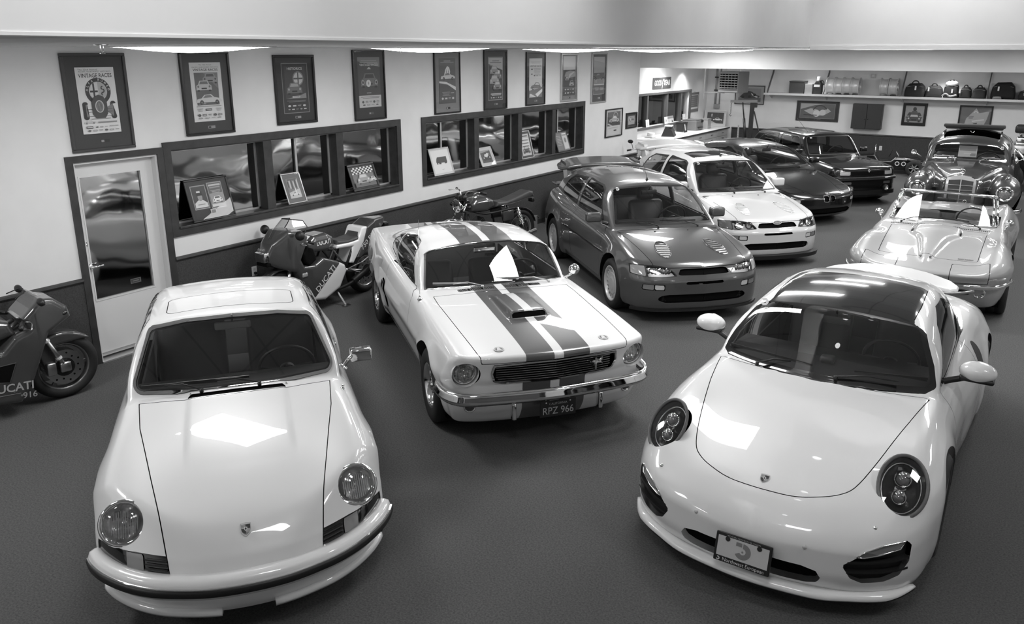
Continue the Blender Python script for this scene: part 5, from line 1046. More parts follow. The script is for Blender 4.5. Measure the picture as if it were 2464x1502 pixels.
# ================================================================ small black square hatchback
def build_hatch():
    P = dict(R=(.28, .28), wb=2.43, zb=.15, plan=[(.8, .74), (.4, .77), (0, .785), (-1, .77), (-2.4, .79), (-2.9, .76), (-3.1, .72)], sec=[(.12, .08), (.22, .03), (.35, .0), (.6, 0), (.75, .02), (.88, .06)],
        top=[(.75, .74), (.65, .765), (.5, .79), (.2, .83), (-.2, .87), (-.5, .90), (-.7, .91), (-2.5, .93), (-3.1, .93)], fz=[(.75, .72), (.5, .77), (.2, .81), (-.2, .845), (-.6, .87), (-1.5, .89), (-3, .90)], fy=.64, wi=.08, fq=5., crown=.02,
        nose=[(.12, .56), (.25, .64), (.4, .66), (.55, .65), (.7, .63), (.8, .58)], bow=[(0, 0), (.4, .02), (.6, .06), (.7, .12), (.8, .26)], tail=[(.2, -2.9), (.5, -2.98), (.9, -2.95)], tbow=[(0, 0), (.5, .02), (.8, .1)], flare=(.04, .05), arch=(.05, .05), kt=.06, kn=.05, kg=.02)
    G = dict(roof=[(-.75, 1.30), (-1.0, 1.34), (-1.5, 1.355), (-2.2, 1.345), (-2.6, 1.30)], rc=.03, w=[(-2.9, .62), (-2.2, .67), (-1.2, .68), (-.4, .655)], tum=[(.88, 0), (1.05, .02), (1.2, .06), (1.32, .11)],
        ws=[(.8, -.37), (.90, -.47), (1.30, -.80), (1.4, -.88)], wsb=.14, rs=[(.9, -3.0), (1.1, -2.8), (1.3, -2.6)], kr=.07, ka=.035, kc=.06)
    c = Car('compact_hatchback', (-3.583, 17.982, -41.13), 'small square-cut black hatchback with chrome bumper and box headlights', P, G, P_BLACK, h=.024)
    fr = lambda P_, s=1, xm=-1.5: (lambda x, y, z, N: np.maximum(np.maximum(sdf_poly(np.abs(y), z, P_), (.3-s*N[:, 0])*.3), -s*(x-xm)))
    c.region(fr([(-.1, .91), (.45, .91), (.605, .915), (.605, .96), (.545, 1.235), (.50, 1.265), (-.1, 1.275)]), 'windscreen', M_GLASS, gap=.008, gm=M_BLACK, gname='windscreen_seal', goff=.003)
    c.region(side_poly([(-.72, .94), (-.95, 1.24), (-1.02, 1.265), (-1.6, 1.27), (-1.64, .945)], 0, .4), 'door_window', M_SIDEGL, gap=.010, sides=True, gm=M_BLACK, gname='window_seal', goff=.002)
    c.region(side_poly([(-1.74, .95), (-1.72, 1.265), (-2.2, 1.25), (-2.45, 1.1), (-2.5, .97)], 0, .3), 'quarter_window', M_SIDEGL, gap=.010, sides=True, gm=M_BLACK, gname='window_seal', goff=.002)
    c.region(fr([(-.1, 1.0), (.5, 1.0), (.46, 1.24), (-.1, 1.27)], -1, -2.2), 'rear_screen', M_GLASS, gap=.008); c.lining(.98)
    c.region(lambda x, y, z, N: np.maximum(sdf_poly(x, np.abs(y), [(-.42, -.1), (-.45, .58), (.3, .56), (.62, .56), (.75, -.1)]), .70-z), 'bonnet', P_BLACK, gap=.003)
    fx = lambda p, xm=.25: (lambda x, y, z, N: np.maximum(sdf_poly(np.abs(y), z, p), xm-x))
    A = c.region(fx([(.40, .615), (.40, .745), (.615, .745), (.63, .62)]), 'headlight_glass', M_LENS, gap=.006, sides=True, gm=M_BLACK, gname='lamp_seal')
    for q in (A, A.flip()): put('headlight_reflector', q.offset(-.008), mat('lamp_housing', .7, .35, .3), c.root)
    c.region(fx([(-.1, .615), (.39, .615), (.39, .70), (-.1, .70)]), 'grille', M_DARK, off=-.012); c.region(fx([(.38, .44), (.38, .49), (.56, .49), (.56, .44)]), 'indicator', mat('amber_indicator', .13, .15), sides=True)
    c.finish()
    for z in np.linspace(.625, .695, 5): c.add('grille_bar', sweep([(c.surf_x(abs(y), .66)+.0, y, z) for y in np.linspace(-.38, .38, 7)], [(-.005, -.003), (.004, -.003), (.004, .003), (-.005, .003)]), M_BLACK)
    S = Sheet(); S.poly([(0, .04), (.025, 0), (0, -.04), (-.025, 0)], .7).poly([(0, .025), (.014, 0), (0, -.025), (-.014, 0)], .02).build('diamond_badge', c.root, (c.surf_x(0, .71)+.012, 0, .712), (0, 1, 0), (-.2, 0, 1), lift=.006)
    path = smooth_path([(c.surf_x(abs(y), .55)+.045-(.03 if abs(y) > .7 else 0), y, .56) for y in (-.77, -.7, -.5, 0, .5, .7, .77)], 4)
    c.add('bumper', sweep(path, [(-.03, -.03), (.015, -.025), (.015, .02), (-.03, .03)]), mat('bumper_grey', .05, .3)); c.add('bumper_bright_strip', sweep(path, [(.012, .0), (.022, .002), (.022, .016), (.012, .02)]), M_CHROME)
    path2 = [np.array(p)-[.02, 0, .30] for p in path]; c.add('front_spoiler', sweep(path2, [(-.05, -.03), (.02, -.03), (.02, .05), (-.05, .05)]), M_BLACK)
    round_lamp(c, (c.surf_x(.42, .36)+.06, .42, .36), .055, (1, 0, 0), bezel=M_BLACK, bw=.012, depth=.04, dome=.01, lines=False, name='driving_lamp')
    for s in (1, -1): c.add('door_mirror', xf(rbox(-.03, .04, -.08, .08, -.05, .05, .02, 3), (-.62, s*.80, .985)), P_BLACK, smooth=True)
    c.add('roof_aerial', cyl((-1.1, -.3, 1.33), (-1.5, -.35, 1.62), .003, n=6), M_BLACK)
    S = Sheet(); S.rect(0, 0, .05, .03, .7).rect(.005, 0, .03, .012, .05).build('windscreen_decal', c.root, (-.74, -.47, 1.24), (-.1, .99, .0), (-.6, 0, .8), lift=.014)
    cabin(c, [(-.5, .90), (-.75, .91), (-.82, .87), (-.85, .7), (-.7, .6), (-.5, .6)], (-1.4, .33, .3), (-.95, .33, .88), xr=(-.7, -2.6), w=.62, back=.6, rear=-2.1)
    wheels(c, .2, .18, 'disc', 5, mat('silver_wheel', .62, .35, .3), (.70, .72))
build_hatch()
# ================================================================ dove grey separate-fender saloon with folded sunroof
def build_saloon():
    def fend(g, x, ay, z):
        # front wings as long pods ending in the headlamps, bonnet narrowing between them
        q = np.clip((.34-x)/1.3, 0, 1); r = C(x, [(-1.2, .20), (-.8, .235), (-.2, .255), (.15, .235), (.36, .17), (.5, .06)]); cy = .66; cz = C(x, [(-1.2, .62), (-.6, .70), (-.1, .72), (.3, .72), (.5, .70)])
        d = np.sqrt((ay-cy)**2+((z-cz)*np.where(z > cz, 1., .45))**2)-r
        d = smax(d, x-.44-.0*z, .12); d = smax(d, .3-z, .05); return smin(g, d, .07)
    P = dict(R=(.35, .35), wb=3.05, zb=.22, plan=[(.8, .24), (.6, .27), (.3, .34), (0, .44), (-.4, .56), (-.8, .68), (-1.2, .78), (-2, .80), (-3, .86), (-3.6, .8), (-4., .6)],
        sec=[(.2, .05), (.35, 0), (.8, 0), (.95, .015), (1.1, .05), (1.2, .12)], top=[(.7, 1.0), (.58, 1.015), (.3, 1.05), (0, 1.075), (-.4, 1.10), (-.8, 1.12), (-1.1, 1.13), (-3, 1.12), (-3.8, .95), (-4.1, .7)],
        fz=[(.7, .96), (.3, 1.0), (0, 1.02), (-.4, 1.05), (-1, 1.08), (-3, 1.05), (-3.8, .8)], fy=[(-3, .7), (-1.1, .7), (-.4, .5), (.1, .34), (.6, .2)], wi=.3, fq=1.6, crown=.0,
        nose=[(.25, .50), (.5, .545), (1.0, .52), (1.2, .45)], bow=[(0, 0), (.2, .02), (.4, .3), (.9, 1.0)], tail=[(.3, -4.0), (.7, -4.1), (1.1, -3.9)], tbow=[(0, 0), (.5, .05), (.9, .3)], flare=(0, .03), arch=(.05, .05), kt=.14, kn=.05, kg=.03, extra=(fend,))
    G = dict(roof=[(-.95, 1.46), (-1.2, 1.545), (-1.5, 1.585), (-2.2, 1.60), (-2.8, 1.54), (-3.2, 1.40), (-3.5, 1.2)], rc=.07, w=[(-3.5, .6), (-2.8, .72), (-1.8, .76), (-1.1, .70), (-.8, .655)], tum=[(1.05, 0), (1.2, .02), (1.4, .06), (1.5, .11), (1.6, .2)],
        ws=[(1.0, -.83), (1.12, -.91), (1.46, -1.02), (1.6, -1.1)], wsb=.2, rs=[(1.1, -3.5), (1.4, -3.25), (1.55, -3.0)], kr=.2, ka=.06, kc=.1, z0=.9)
    c = Car('classic_saloon', (-1.288, 15.983, -87.17), 'grey classic saloon with tall chrome radiator grille and open fabric sunroof', P, G, P_MGREY, h=.025, hi=(1.0, 1.05, 1.7))
    fr = lambda P_, s=1, xm=-1.6: (lambda x, y, z, N: np.maximum(np.maximum(sdf_poly(np.abs(y), z, P_), (.3-s*N[:, 0])*.3), -s*(x-xm)))
    c.region(fr([(-.1, 1.135), (.45, 1.13), (.585, 1.12), (.60, 1.15), (.565, 1.36), (.53, 1.395), (-.1, 1.425)]), 'windscreen', M_GLASS, gap=.016, gm=M_CHROME, gname='windscreen_trim', goff=.004)
    c.region(side_poly([(-1.12, 1.15), (-1.22, 1.42), (-1.95, 1.43), (-1.97, 1.14)], 0, .4), 'door_window', M_SIDEGL, gap=.010, sides=True, gm=M_CHROME, gname='window_trim', goff=.002)
    c.region(side_poly([(-2.05, 1.14), (-2.03, 1.43), (-2.6, 1.42), (-2.8, 1.3), (-2.85, 1.14)], 0, .4), 'rear_door_window', M_SIDEGL, gap=.010, sides=True, gm=M_CHROME, gname='window_trim', goff=.002)
    c.region(lambda x, y, z, N: np.maximum(sdf_poly(x, np.abs(y), rpoly(.70, .92, .05, 5, -1.58, 0.)), 1.3-z), 'x', None, drop=True)
    c.lining(1.17, M_BLACK)
    c.line(lambda x, y, z, N: np.where((x < .55) & (x > -.9) & (z > .75), np.abs(y)-C(x, [(-.9, .60), (-.4, .46), (.1, .33), (.55, .24)]), 1.), .006, m=M_CHROME, name='bonnet_side_trim', off=.004)
    for s in (1, -1):
        c.line(lambda x, y, z, N: np.maximum(np.abs(z-1.06)-.003, np.maximum(x+1.05, -.3-N[:, 2]*0-x-3.3)), .006, m=M_CHROME, name='waist_trim', off=.004) if s > 0 else None
    c.finish()
    c.add('folded_sunroof', join(rbox(-2.0, -1.86, -.52, .52, 1.635, 1.70, .025, 3), rbox(-2.2, -1.9, -.49, .49, 1.6, 1.67, .03, 3)), mat('roof_fabric', .06, .85), smooth=True, label='folded grey fabric sunroof panel')
    c.pair('sunroof_frame', box(-1.93, -1.25, .46, .485, 1.545, 1.585), M_CHROME); c.add('roof_pull', tube([(-1.4, -.03, 1.61), (-1.38, 0, 1.585), (-1.4, .03, 1.61)], .005, sm=4), M_CHROME, smooth=True)
    # radiator shell with flat mesh, bars and star
    g = [(-.225, .52), (-.225, .95), (-.205, .985), (-.12, 1.02), (0, 1.035), (.12, 1.02), (.205, .985), (.225, .95), (.225, .52)]; gi = [(-.185, .55), (-.185, .945), (0, .965), (.185, .945), (.185, .55)]
    xg = .56; c.add('radiator_shell', prism(g, xg-.1, xg+.012, 'x'), M_CHROME, smooth=False); c.add('radiator_mesh', prism(gi, xg+.012, xg+.016, 'x'), mat('radiator_grille', .05, .5))
    for z in (.63, .71, .79, .87): c.add('radiator_bar', box(xg+.014, xg+.022, -.185, .185, z-.004, z+.004), M_CHROME)
    c.add('radiator_rib', box(xg+.014, xg+.03, -.008, .008, .55, .97), M_CHROME); c.add('radiator_emblem', lathe([(.028, 0), (.03, .008), (.022, .008), (.02, 0)], 24, (1, 0, 0), (xg+.022, .1, .60)), M_CHROME, smooth=True)
    a = np.array([xg-.03, 0, 1.10]); c.add('star_mascot', join(cyl((xg-.03, 0, 1.03), a-[0, 0, .03], .008), lathe([(.036, -.004), (.041, -.004), (.041, .004), (.036, .004), (.036, -.004)], 28, (1, 0, 0), a), *[cyl(a, a+[0, .037*math.sin(t), .037*math.cos(t)], .006, .002, 6) for t in (0, 2.094, 4.189)]), M_CHROME, smooth=True)
    round_lamp(c, (.45, .655, .755), .105, (1, 0, .06), bw=.028, depth=.07, dome=.035); c.pair('headlight_bucket', lathe([(.05, -.26), (.115, -.14), (.125, 0)], 30, (1, 0, .06), (.45, .655, .755)), P_MGREY, smooth=True)
    for s in (1, -1):
        c.add('wing_lamp', join(ellipsoid((.12, s*.68, .985), (.06, .02, .022), 14, 8)), M_CHROME, smooth=True); c.add('horn', lathe([(.001, 0), (.03, 0), (.035, -.03), (.01, -.06)], 16, (1, 0, 0), (.55, s*.28, .93)), M_CHROME, smooth=True)
        c.add('door_mirror', join(cyl((-.95, s*.76, 1.14), (-.93, s*.86, 1.2), .008), lathe([(.001, .01), (.045, .008), (.05, -.01)], 18, (-1, 0, 0), (-.93, s*.90, 1.22))), M_CHROME, smooth=True)
    path = smooth_path([(x, y, .46) for x, y in ((.30, -.93), (.52, -.86), (.66, -.6), (.70, 0), (.66, .6), (.52, .86), (.30, .93))], 5); c.add('bumper', sweep(path, [(-.02, -.06), (.015, -.045), (.025, 0), (.015, .045), (-.02, .06)]), M_CHROME, smooth=True)
    for s in (1, -1): wiper(c, (-.86, s*.2, c.surf_z(-.86, .2)), (-.92, s*.42, 1.2), ((-.95, s*.22, 1.18), (-.98, s*.52, 1.17)), M_STEEL)
    S = Sheet(); S.rect(0, 0, .30, .21, .42).rect(0, .035, .27, .05, .18).rect(.09, -.06, .09, .05, .2).rect(0, -.04, .12, .015, .55)
    S.build('window_card', c.root, (-1.08, -.02, 1.27), (0, 1, 0), (-.3, 0, .95), lift=0); S = Sheet(); S.rect(0, 0, .045, .06, .55).disc(0, 0, .015, .2).build('windscreen_sticker', c.root, (-1.035, .52, 1.36), (.2, .98, 0), (-.3, 0, .95), lift=.01)
    S = Sheet(); S.ring(0, 0, .016, .03, .5).disc(0, 0, .01, .4).build('windscreen_sticker', c.root, (-1.0, -.535, 1.165), (-.2, .98, 0), (-.3, 0, .95), lift=.01)
    cabin(c, [(-.95, 1.10), (-1.1, 1.11), (-1.16, 1.06), (-1.17, .9), (-1.0, .8), (-.9, .8)], (-1.85, .35, .42), (-1.3, .33, 1.07), xr=(-1.2, -3.3), w=.66, back=.62, hr=False, wr=.2, zfloor=.35, rear=-2.7)
    wheels(c, .18, .21, 'disc', 5, M_CHROME, (.66, .72))
build_saloon()
# ================================================================ ivory open roadster with bulged bonnet
def build_roadster():
    stinger = lambda x, ay: .068*C(x, [(-.66, .3), (-.55, .9), (-.1, 1.), (.35, .85), (.62, .5), (.76, 0)])/(1+np.exp((ay-C(x, [(-.6, .26), (-.28, .27), (-.16, .20), (-.02, .15), (.3, .095), (.62, .05), (.76, .01)]))/.013))*(1-.4*np.minimum(ay/.27, 1)**2)
    P = dict(R=(.335, .335), wb=2.489, zb=.17, plan=[(.95, .70), (.7, .83), (.35, .885), (0, .885), (-.6, .84), (-1.2, .83), (-1.9, .86), (-2.4, .88), (-3.0, .82), (-3.5, .7)],
        sec=[(.12, .16), (.25, .09), (.4, .04), (.55, .005), (.62, 0), (.68, .015), (.78, .06), (.9, .13)],
        top=[(1.05, .585), (.95, .635), (.8, .662), (.6, .69), (.3, .735), (0, .775), (-.4, .82), (-.8, .855), (-1.0, .865), (-1.2, .84), (-2.3, .84), (-2.8, .82), (-3.4, .74)],
        fz=[(1.0, .59), (.8, .68), (.5, .765), (.2, .815), (-.05, .825), (-.4, .81), (-.8, .835), (-1.2, .855), (-1.8, .88), (-2.3, .92), (-2.8, .88), (-3.4, .74)], fy=.70, wi=.14, fq=3.5, crown=.012,
        nose=[(.12, .60), (.3, .78), (.45, .86), (.55, .93), (.61, .965), (.66, .95), (.75, .85)], bow=[(0, 0), (.3, .02), (.5, .06), (.65, .13), (.75, .24), (.83, .40), (.9, .65)],
        tail=[(.2, -3.3), (.5, -3.45), (.8, -3.4)], tbow=[(0, 0), (.5, .05), (.9, .35)], flare=(.01, .02), arch=(.035, .035), kt=.07, kn=.045, bulge=stinger)
    c = Car('open_roadster', (-1.10, 10.92, -88.43), 'ivory open roadster with arrow-shaped bonnet bulge and windscreen frame', P, None, P_CREAM, h=.022, hi=(1.2, 1.0, 1.0))
    c.region(lambda x, y, z, N: np.maximum(sdf_poly(x, np.abs(y), [(-1.05, -.1), (-1.02, .45), (-1.12, .66), (-1.7, .66), (-1.95, .5), (-1.95, -.1)]), .6-z), 'x', None, drop=True)
    hood = [(-.62, -.1), (-.62, .55), (-.4, .56), (.5, .535), (.535, .52), (.55, -.1)]
    c.line(lambda x, y, z, N: np.maximum(sdf_poly(x, np.abs(y), [(-.62, -.1), (-.62, .555), (.52, .53), (.54, -.1)]), .5-z), .0035)
    c.line(lambda x, y, z, N: np.maximum(sdf_poly(x, np.abs(y), [(.66, .285), (.62, .655), (1.2, .70), (1.2, .285)]), .52-z), .0035)
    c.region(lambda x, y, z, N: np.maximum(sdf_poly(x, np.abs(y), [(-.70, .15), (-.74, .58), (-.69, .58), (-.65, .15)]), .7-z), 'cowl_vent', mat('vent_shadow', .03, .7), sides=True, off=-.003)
    c.finish()
    for s in (1, -1):
        for i in range(20): y = .16+i*.021; x = -.675-.04*(y-.15)/.43; z = c.surf_z(x, y); c.add('vent_slat', box(x-.025, x+.025, s*y-.004, s*y+.004, z-.004, z+.003), P_CREAM)
        S = Sheet(); S.poly([(-.03, 0), (.0, -.025), (.035, .02), (.0, .035)], .05).poly([(.01, .0), (.02, -.012), (.032, .015), (.02, .02)], .5).build('crossed_flags', c.root, (.60, s*.045, c.surf_z(.60, .045)+.003), (0, s, 0), (-.9*s, 0, .35*s) if s > 0 else (-.9, 0, .35), lift=.004)
        c.add('bulge_grille', box(-.42, -.31, s*.275-.006, s*.275+.012, c.surf_z(-.36, .33)+.002, c.surf_z(-.36, .22)-.012), M_BLACK)
    S = Sheet(); S.text('Corvette', 0, 0, .05, .04, .16, shear=.35).rect(0, -.022, .15, .006, .04).build('script_badge', c.root, (.47, .40, c.surf_z(.47, .40)+.003), (0, 1, 0), (-.98, 0, .17), lift=.003)
    # windscreen frame and glass
    B = [(-1.16, -.645, .845), (-.95, -.60, .865), (-.86, -.3, .868), (-.84, 0, .87), (-.86, .3, .868), (-.95, .60, .865), (-1.16, .645, .845)]; T = [(-1.48, -.585, 1.16), (-1.37, -.545, 1.185), (-1.31, -.3, 1.20), (-1.295, 0, 1.205), (-1.31, .3, 1.20), (-1.37, .545, 1.185), (-1.48, .585, 1.16)]
    b = smooth_path(B, 5); t = smooth_path(T, 5); n = len(b)
    c.add('windscreen', (np.array(b+t), [[i, i+1, n+i+1, n+i] for i in range(n-1)]), M_GLASS, smooth=True)
    c.add('windscreen_frame', join(tube(t, .02, 8), tube([b[0], t[0]], .014, 8), tube([b[-1], t[-1]], .014, 8), tube([b[5], t[5]], .013, 8), tube([b[-6], t[-6]], .013, 8), tube([(x, y, z) for x, y, z in b], .009, 6)), M_CHROME, smooth=True)
    c.add('interior_mirror', join(rbox(-1.36, -1.335, -.12, .12, 1.075, 1.125, .012), cyl((-1.345, 0, 1.12), (-1.30, 0, 1.19), .007)), M_BLACK, smooth=True)
    wiper(c, (-.76, -.46, c.surf_z(-.76, .46)), (-.92, -.2, .915), ((-.93, -.32, .905), (-.90, .04, .91)), M_BLACK); wiper(c, (-.76, .46, c.surf_z(-.76, .46)), (-.92, .14, .92), ((-.90, .0, .92), (-.92, .32, .905)), M_BLACK)
    for s in (1, -1):
        c.add('bumperette', sweep(smooth_path([(c.surf_x(.18, .42)+.03, s*.18, .43), (c.surf_x(.3, .45)+.05, s*.3, .475), (c.surf_x(.5, .47)+.05, s*.5, .485), (c.surf_x(.65, .47)+.05, s*.67, .485), (c.surf_x(.75, .47)+.06, s*.80, .49), (.40, s*.90, .50)], 5), circ(.016, 8, .03)), M_CHROME, smooth=True)
        c.add('lower_bumper', sweep(smooth_path([(c.surf_x(.1, .36)+.02, s*.1, .37), (c.surf_x(.3, .36)+.04, s*.3, .375), (c.surf_x(.42, .38)+.05, s*.45, .41), (c.surf_x(.5, .42)+.04, s*.55, .44)], 4), circ(.012, 8, .02)), M_CHROME, smooth=True)
    round_lamp(c, (c.surf_x(.60, .40)+.0, .60, .395), .05, (1, .1, 0), bw=.012, depth=.03, dome=.012, lines=False, name='parking_lamp')
    fx = c.surf_x(0, .45); c.add('grille_opening', sweep(smooth_path([(c.surf_x(abs(y), .42)+.004, y, .42) for y in (-.5, -.3, 0, .3, .5)], 4), [(-.03, -.05), (.004, -.04), (.004, .045), (-.03, .05)]), M_DARK)
    my = .72; mz = c.surf_z(-.95, my)
    c.pair('door_mirror', join(cyl((-.95, my, mz-.02), (-.94, my+.04, mz+.08), .01), ellipsoid((-.95, my+.05, mz+.1), (.038, .055, .042), 16, 10)), M_CHROME, smooth=True)
    # cockpit
    c.add('cabin_floor', box(-2.1, -.9, -.64, .64, .2, .22), M_CLOTH); c.pair('dashboard', prism([(-1.0, .86), (-1.12, .87), (-1.2, .80), (-1.2, .6), (-1.0, .6)], .06, .64), M_LEATHER); c.add('cabin_rear', box(-2.02, -1.96, -.66, .66, .22, .82), M_CLOTH)
    c.pair('cabin_side', box(-2.0, -.95, .64, .655, .22, .8), M_CLOTH)
    for s in (1, -1): c.add('seat', seat_geo(-1.6, s*.34, .26, hr=False, back=.5), M_LEATHER, smooth=True)
    p = np.array([-1.32, .34, .86]); d = np.array([-.92, 0, .38]); d /= np.linalg.norm(d); u, v, _ = frame_of(d); st = c.add('steering_wheel', sweep([p+.19*(math.cos(q)*u+math.sin(q)*v) for q in np.linspace(0, 2*PI, 32, endpoint=False)], circ(.011, 8), closed=True, up=tuple(d)), M_BLACK, smooth=True)
    mk('wheel_spokes', join(*[cyl(p-d*.03, p+.185*(math.cos(q)*u+math.sin(q)*v), .01, .008, 6) for q in (0, PI, -PI/2)]), M_STEEL, st)
    c.pair('dash_hood', ellipsoid((-1.1, .34, .84), (.12, .2, .05), 18, 8), M_LEATHER, smooth=True)
    wheels(c, .2, .19, 'disc', 5, M_CHROME, (.775, .78))
build_roadster()
# ================================================================ framed posters and pictures
M_FGLASS = glass('frame_glass', .98, 1.22); F_BLK = mat('frame_black', .012, .3); F_SIL = mat('frame_silver', .5, .3, .6); F_DK = mat('frame_dark_grey', .05, .35); F_LT = mat('frame_pale', .6, .4)
def car_side(S, u, v, w, g, gw=.05, gl=.6, flip=1):
    h = w*.32; f = flip
    S.poly([(u+f*a*w, v+b*h) for a, b in ((-.5, .25), (-.48, .5), (-.3, .6), (-.18, .95), (.08, 1.), (.2, .68), (.42, .55), (.5, .35), (.5, .18), (-.5, .15))], g)
    S.poly([(u+f*a*w, v+b*h) for a, b in ((-.24, .62), (-.15, .88), (.05, .92), (.14, .66))], gl)
    for a in (-.3, .3): S.disc(u+f*a*w, v+.18*h, .22*h, gw).disc(u+f*a*w, v+.18*h, .11*h, gl)
def car_front(S, u, v, w, g, gl=.6):
    S.poly([(u+a*w, v+b*w) for a, b in ((-.5, .05), (-.48, .3), (-.36, .36), (-.26, .56), (.26, .56), (.36, .36), (.48, .3), (.5, .05))], g)
    S.poly([(u+a*w, v+b*w) for a, b in ((-.28, .37), (-.21, .52), (.21, .52), (.28, .37))], gl)
    for a in (-.36, .36): S.disc(u+a*w, v+.24*w, .06*w, gl).rect(u+a*w, v+.02*w, .14*w, .08*w, .03)
    S.rect(u, v+.14*w, .34*w, .07*w, .03)
def blobs(S, u0, u1, v, n, h, gs=(.1, .2, .35)):
    for i in range(n):
        u = u0+(u1-u0)*(i+.5)/n; w = (u1-u0)/n*.7
        if i % 3 == 0: S.disc(u, v, w*.42, gs[0], h*.5)
        elif i % 3 == 1: S.rect(u, v, w, h*.8, gs[1]).rect(u, v, w*.7, h*.25, .6)
        else: S.rect(u, v+h*.2, w, h*.18, gs[0]).rect(u, v-h*.2, w*.8, h*.18, gs[2])
def lines(S, u, v, w, n, dv, h, g):
    for i in range(n): S.rect(u+(.03*w if i % 2 else 0), v-i*dv, w*(.95-.12*((i*7) % 3)), h, g)
def framed(name, label, loc, w, h, art, rz=0., ry=0., fw=.02, fm=None, matg=.06, mg=(.15, .15, .15, .1), paper=.7, plaque=None, depth=.03, cat='poster', group=None, fillet=None, glaze=True, stand=False):
    """frame standing on its bottom edge at loc, facing local +x; mg = left, right, bottom, top margins of the sheet"""
    t = empty(name, loc, rz, label, cat, group, ry=ry); fm = fm or F_BLK; d = depth
    pr = [(0, -w/2, w/2, 0, fw), (0, -w/2, w/2, h-fw, h), (0, -w/2, -w/2+fw, fw, h-fw), (0, w/2-fw, w/2, fw, h-fw)]
    for _, a, b, c_, e in pr: mk('frame_rail', rbox(0, d, a, b, c_, e, .004, 1), fm, t)
    mk('mat_board', box(d*.25, d*.45, -w/2+fw*.5, w/2-fw*.5, fw*.5, h-fw*.5), gray(matg*(.5 if matg < .15 else .8)), t)
    iw, ih = w-2*fw, h-2*fw; u0, u1 = -iw/2+mg[0]*iw, iw/2-mg[1]*iw; v0, v1 = fw+mg[2]*ih, h-fw-mg[3]*ih
    S = Sheet(); cu, cv, pw, ph = (u0+u1)/2, (v0+v1)/2, u1-u0, v1-v0
    if fillet is not None: S.rect(0, 0, pw+.03*iw, ph+.03*iw, fillet)
    S.rect(0, 0, pw, ph, paper); art(S, pw, ph); S.build('print', t, (d*.45, cu, cv), (0, 1, 0), (0, 0, 1))
    if plaque is not None: P_ = Sheet(); P_.rect(0, 0, iw*.16, ih*.035, plaque).rect(-iw*.04, 0, iw*.05, ih*.024, .02 if plaque > .1 else .3).build('plaque', t, (d*.45, cu+iw*.02, fw+mg[2]*ih*.45), (0, 1, 0), (0, 0, 1))
    if glaze: mk('glazing', ([(d*.75, -w/2+fw, fw), (d*.75, w/2-fw, fw), (d*.75, w/2-fw, h-fw), (d*.75, -w/2+fw, h-fw)], [[0, 1, 2, 3]]), M_FGLASS, t)
    return t
def on_wall(px, X=XL):
    q = [on_X(*p, X) for p in px]; y0 = (q[0][1]+q[3][1])/2; y1 = (q[1][1]+q[2][1])/2; z1 = (q[0][2]+q[1][2])/2; z0 = (q[2][2]+q[3][2])/2
    return (y0+y1)/2, z0, y1-y0, z1-z0
def art_emblem(S, w, h):
    S.text('The 22nd Annual', -.18*w, .465*h, .035*h, .05, .5*w).text('PACIFIC NORTHWEST HISTORICS', .0, .435*h, .03*h, .08, .82*w).text('VINTAGE RACES', 0, .375*h, .085*h, .03, .86*w, bold=.01)
    S.disc(.02*w, .14*h, .33*w, .05).disc(.02*w, .14*h, .235*w, .55).disc(.02*w, .14*h, .225*w, .42)
    for i, ch in enumerate('ALFA ROMEO'):
        a = 172-i*18.2; S.text(ch, .02*w+.282*w*math.cos(R_(a)), .14*h+.282*w*math.sin(R_(a)), .075*w, .75, rot=a-90, bold=.01)
    S.poly([(.02*w+.225*w*math.cos(R_(a)), .14*h+.225*w*math.sin(R_(a))) for a in range(90, 271, 10)], .62).rect(-.09*w, .14*h, .2*w, .045*w, .05).rect(-.09*w, .14*h, .045*w, .4*w, .05)
    for k in range(3): S.ring(.14*w, (.19-.045*k)*h, .022*w, .048*w, .06, -100 if k % 2 else 80, 80 if k % 2 else 260, 12)
    for s in (-1, 1):
        S.add(([(a, b, 0) for a, b in rpoly(.14*w, .27*h, .06*w, 4, s*.36*w, -.15*h)], [list(range(24))]), .03).add(([(a, b, 0) for a, b in rpoly(.05*w, .19*h, .02*w, 4, s*.33*w, -.15*h)], [list(range(24))]), .2)
        S.rect(s*.2*w, -.13*h, .26*w, .008*h, .1).rect(s*.2*w, -.17*h, .26*w, .008*h, .1).rect(s*.2*w, -.235*h, .3*w, .006*h, .1)
    S.poly([(a*w, b*h) for a, b in ((-.2, -.2), (-.2, -.02), (-.12, .06), (0, .09), (.12, .06), (.2, -.02), (.2, -.2), (.12, -.27), (-.12, -.27))], .07)
    S.disc(0, -.09*h, .115*w, .5, .095*h).disc(0, -.09*h, .09*w, .12, .08*h)
    for i in range(5): S.rect((-.06+.03*i)*w, -.09*h, .006*w, .13*h, .45)
    S.rect(0, -.275*h, .5*w, .012*h, .3); car_side(S, -.3*w, -.345*h, .3*w, .5); S.rect(.15*w, -.33*h, .5*w, .02*h, .25)
    S.rect(-.33*w, -.40*h, .17*w, .035*h, .08).rect(-.33*w, -.40*h, .14*w, .4*.026*h, .6).text('JACKSON DEAN', .3*w, -.395*h, .03*h, .08, .24*w); blobs(S, -.2*w, .15*w, -.4*h, 3, .02*h); blobs(S, -.42*w, .45*w, -.45*h, 6, .028*h, (.12, .3, .4))
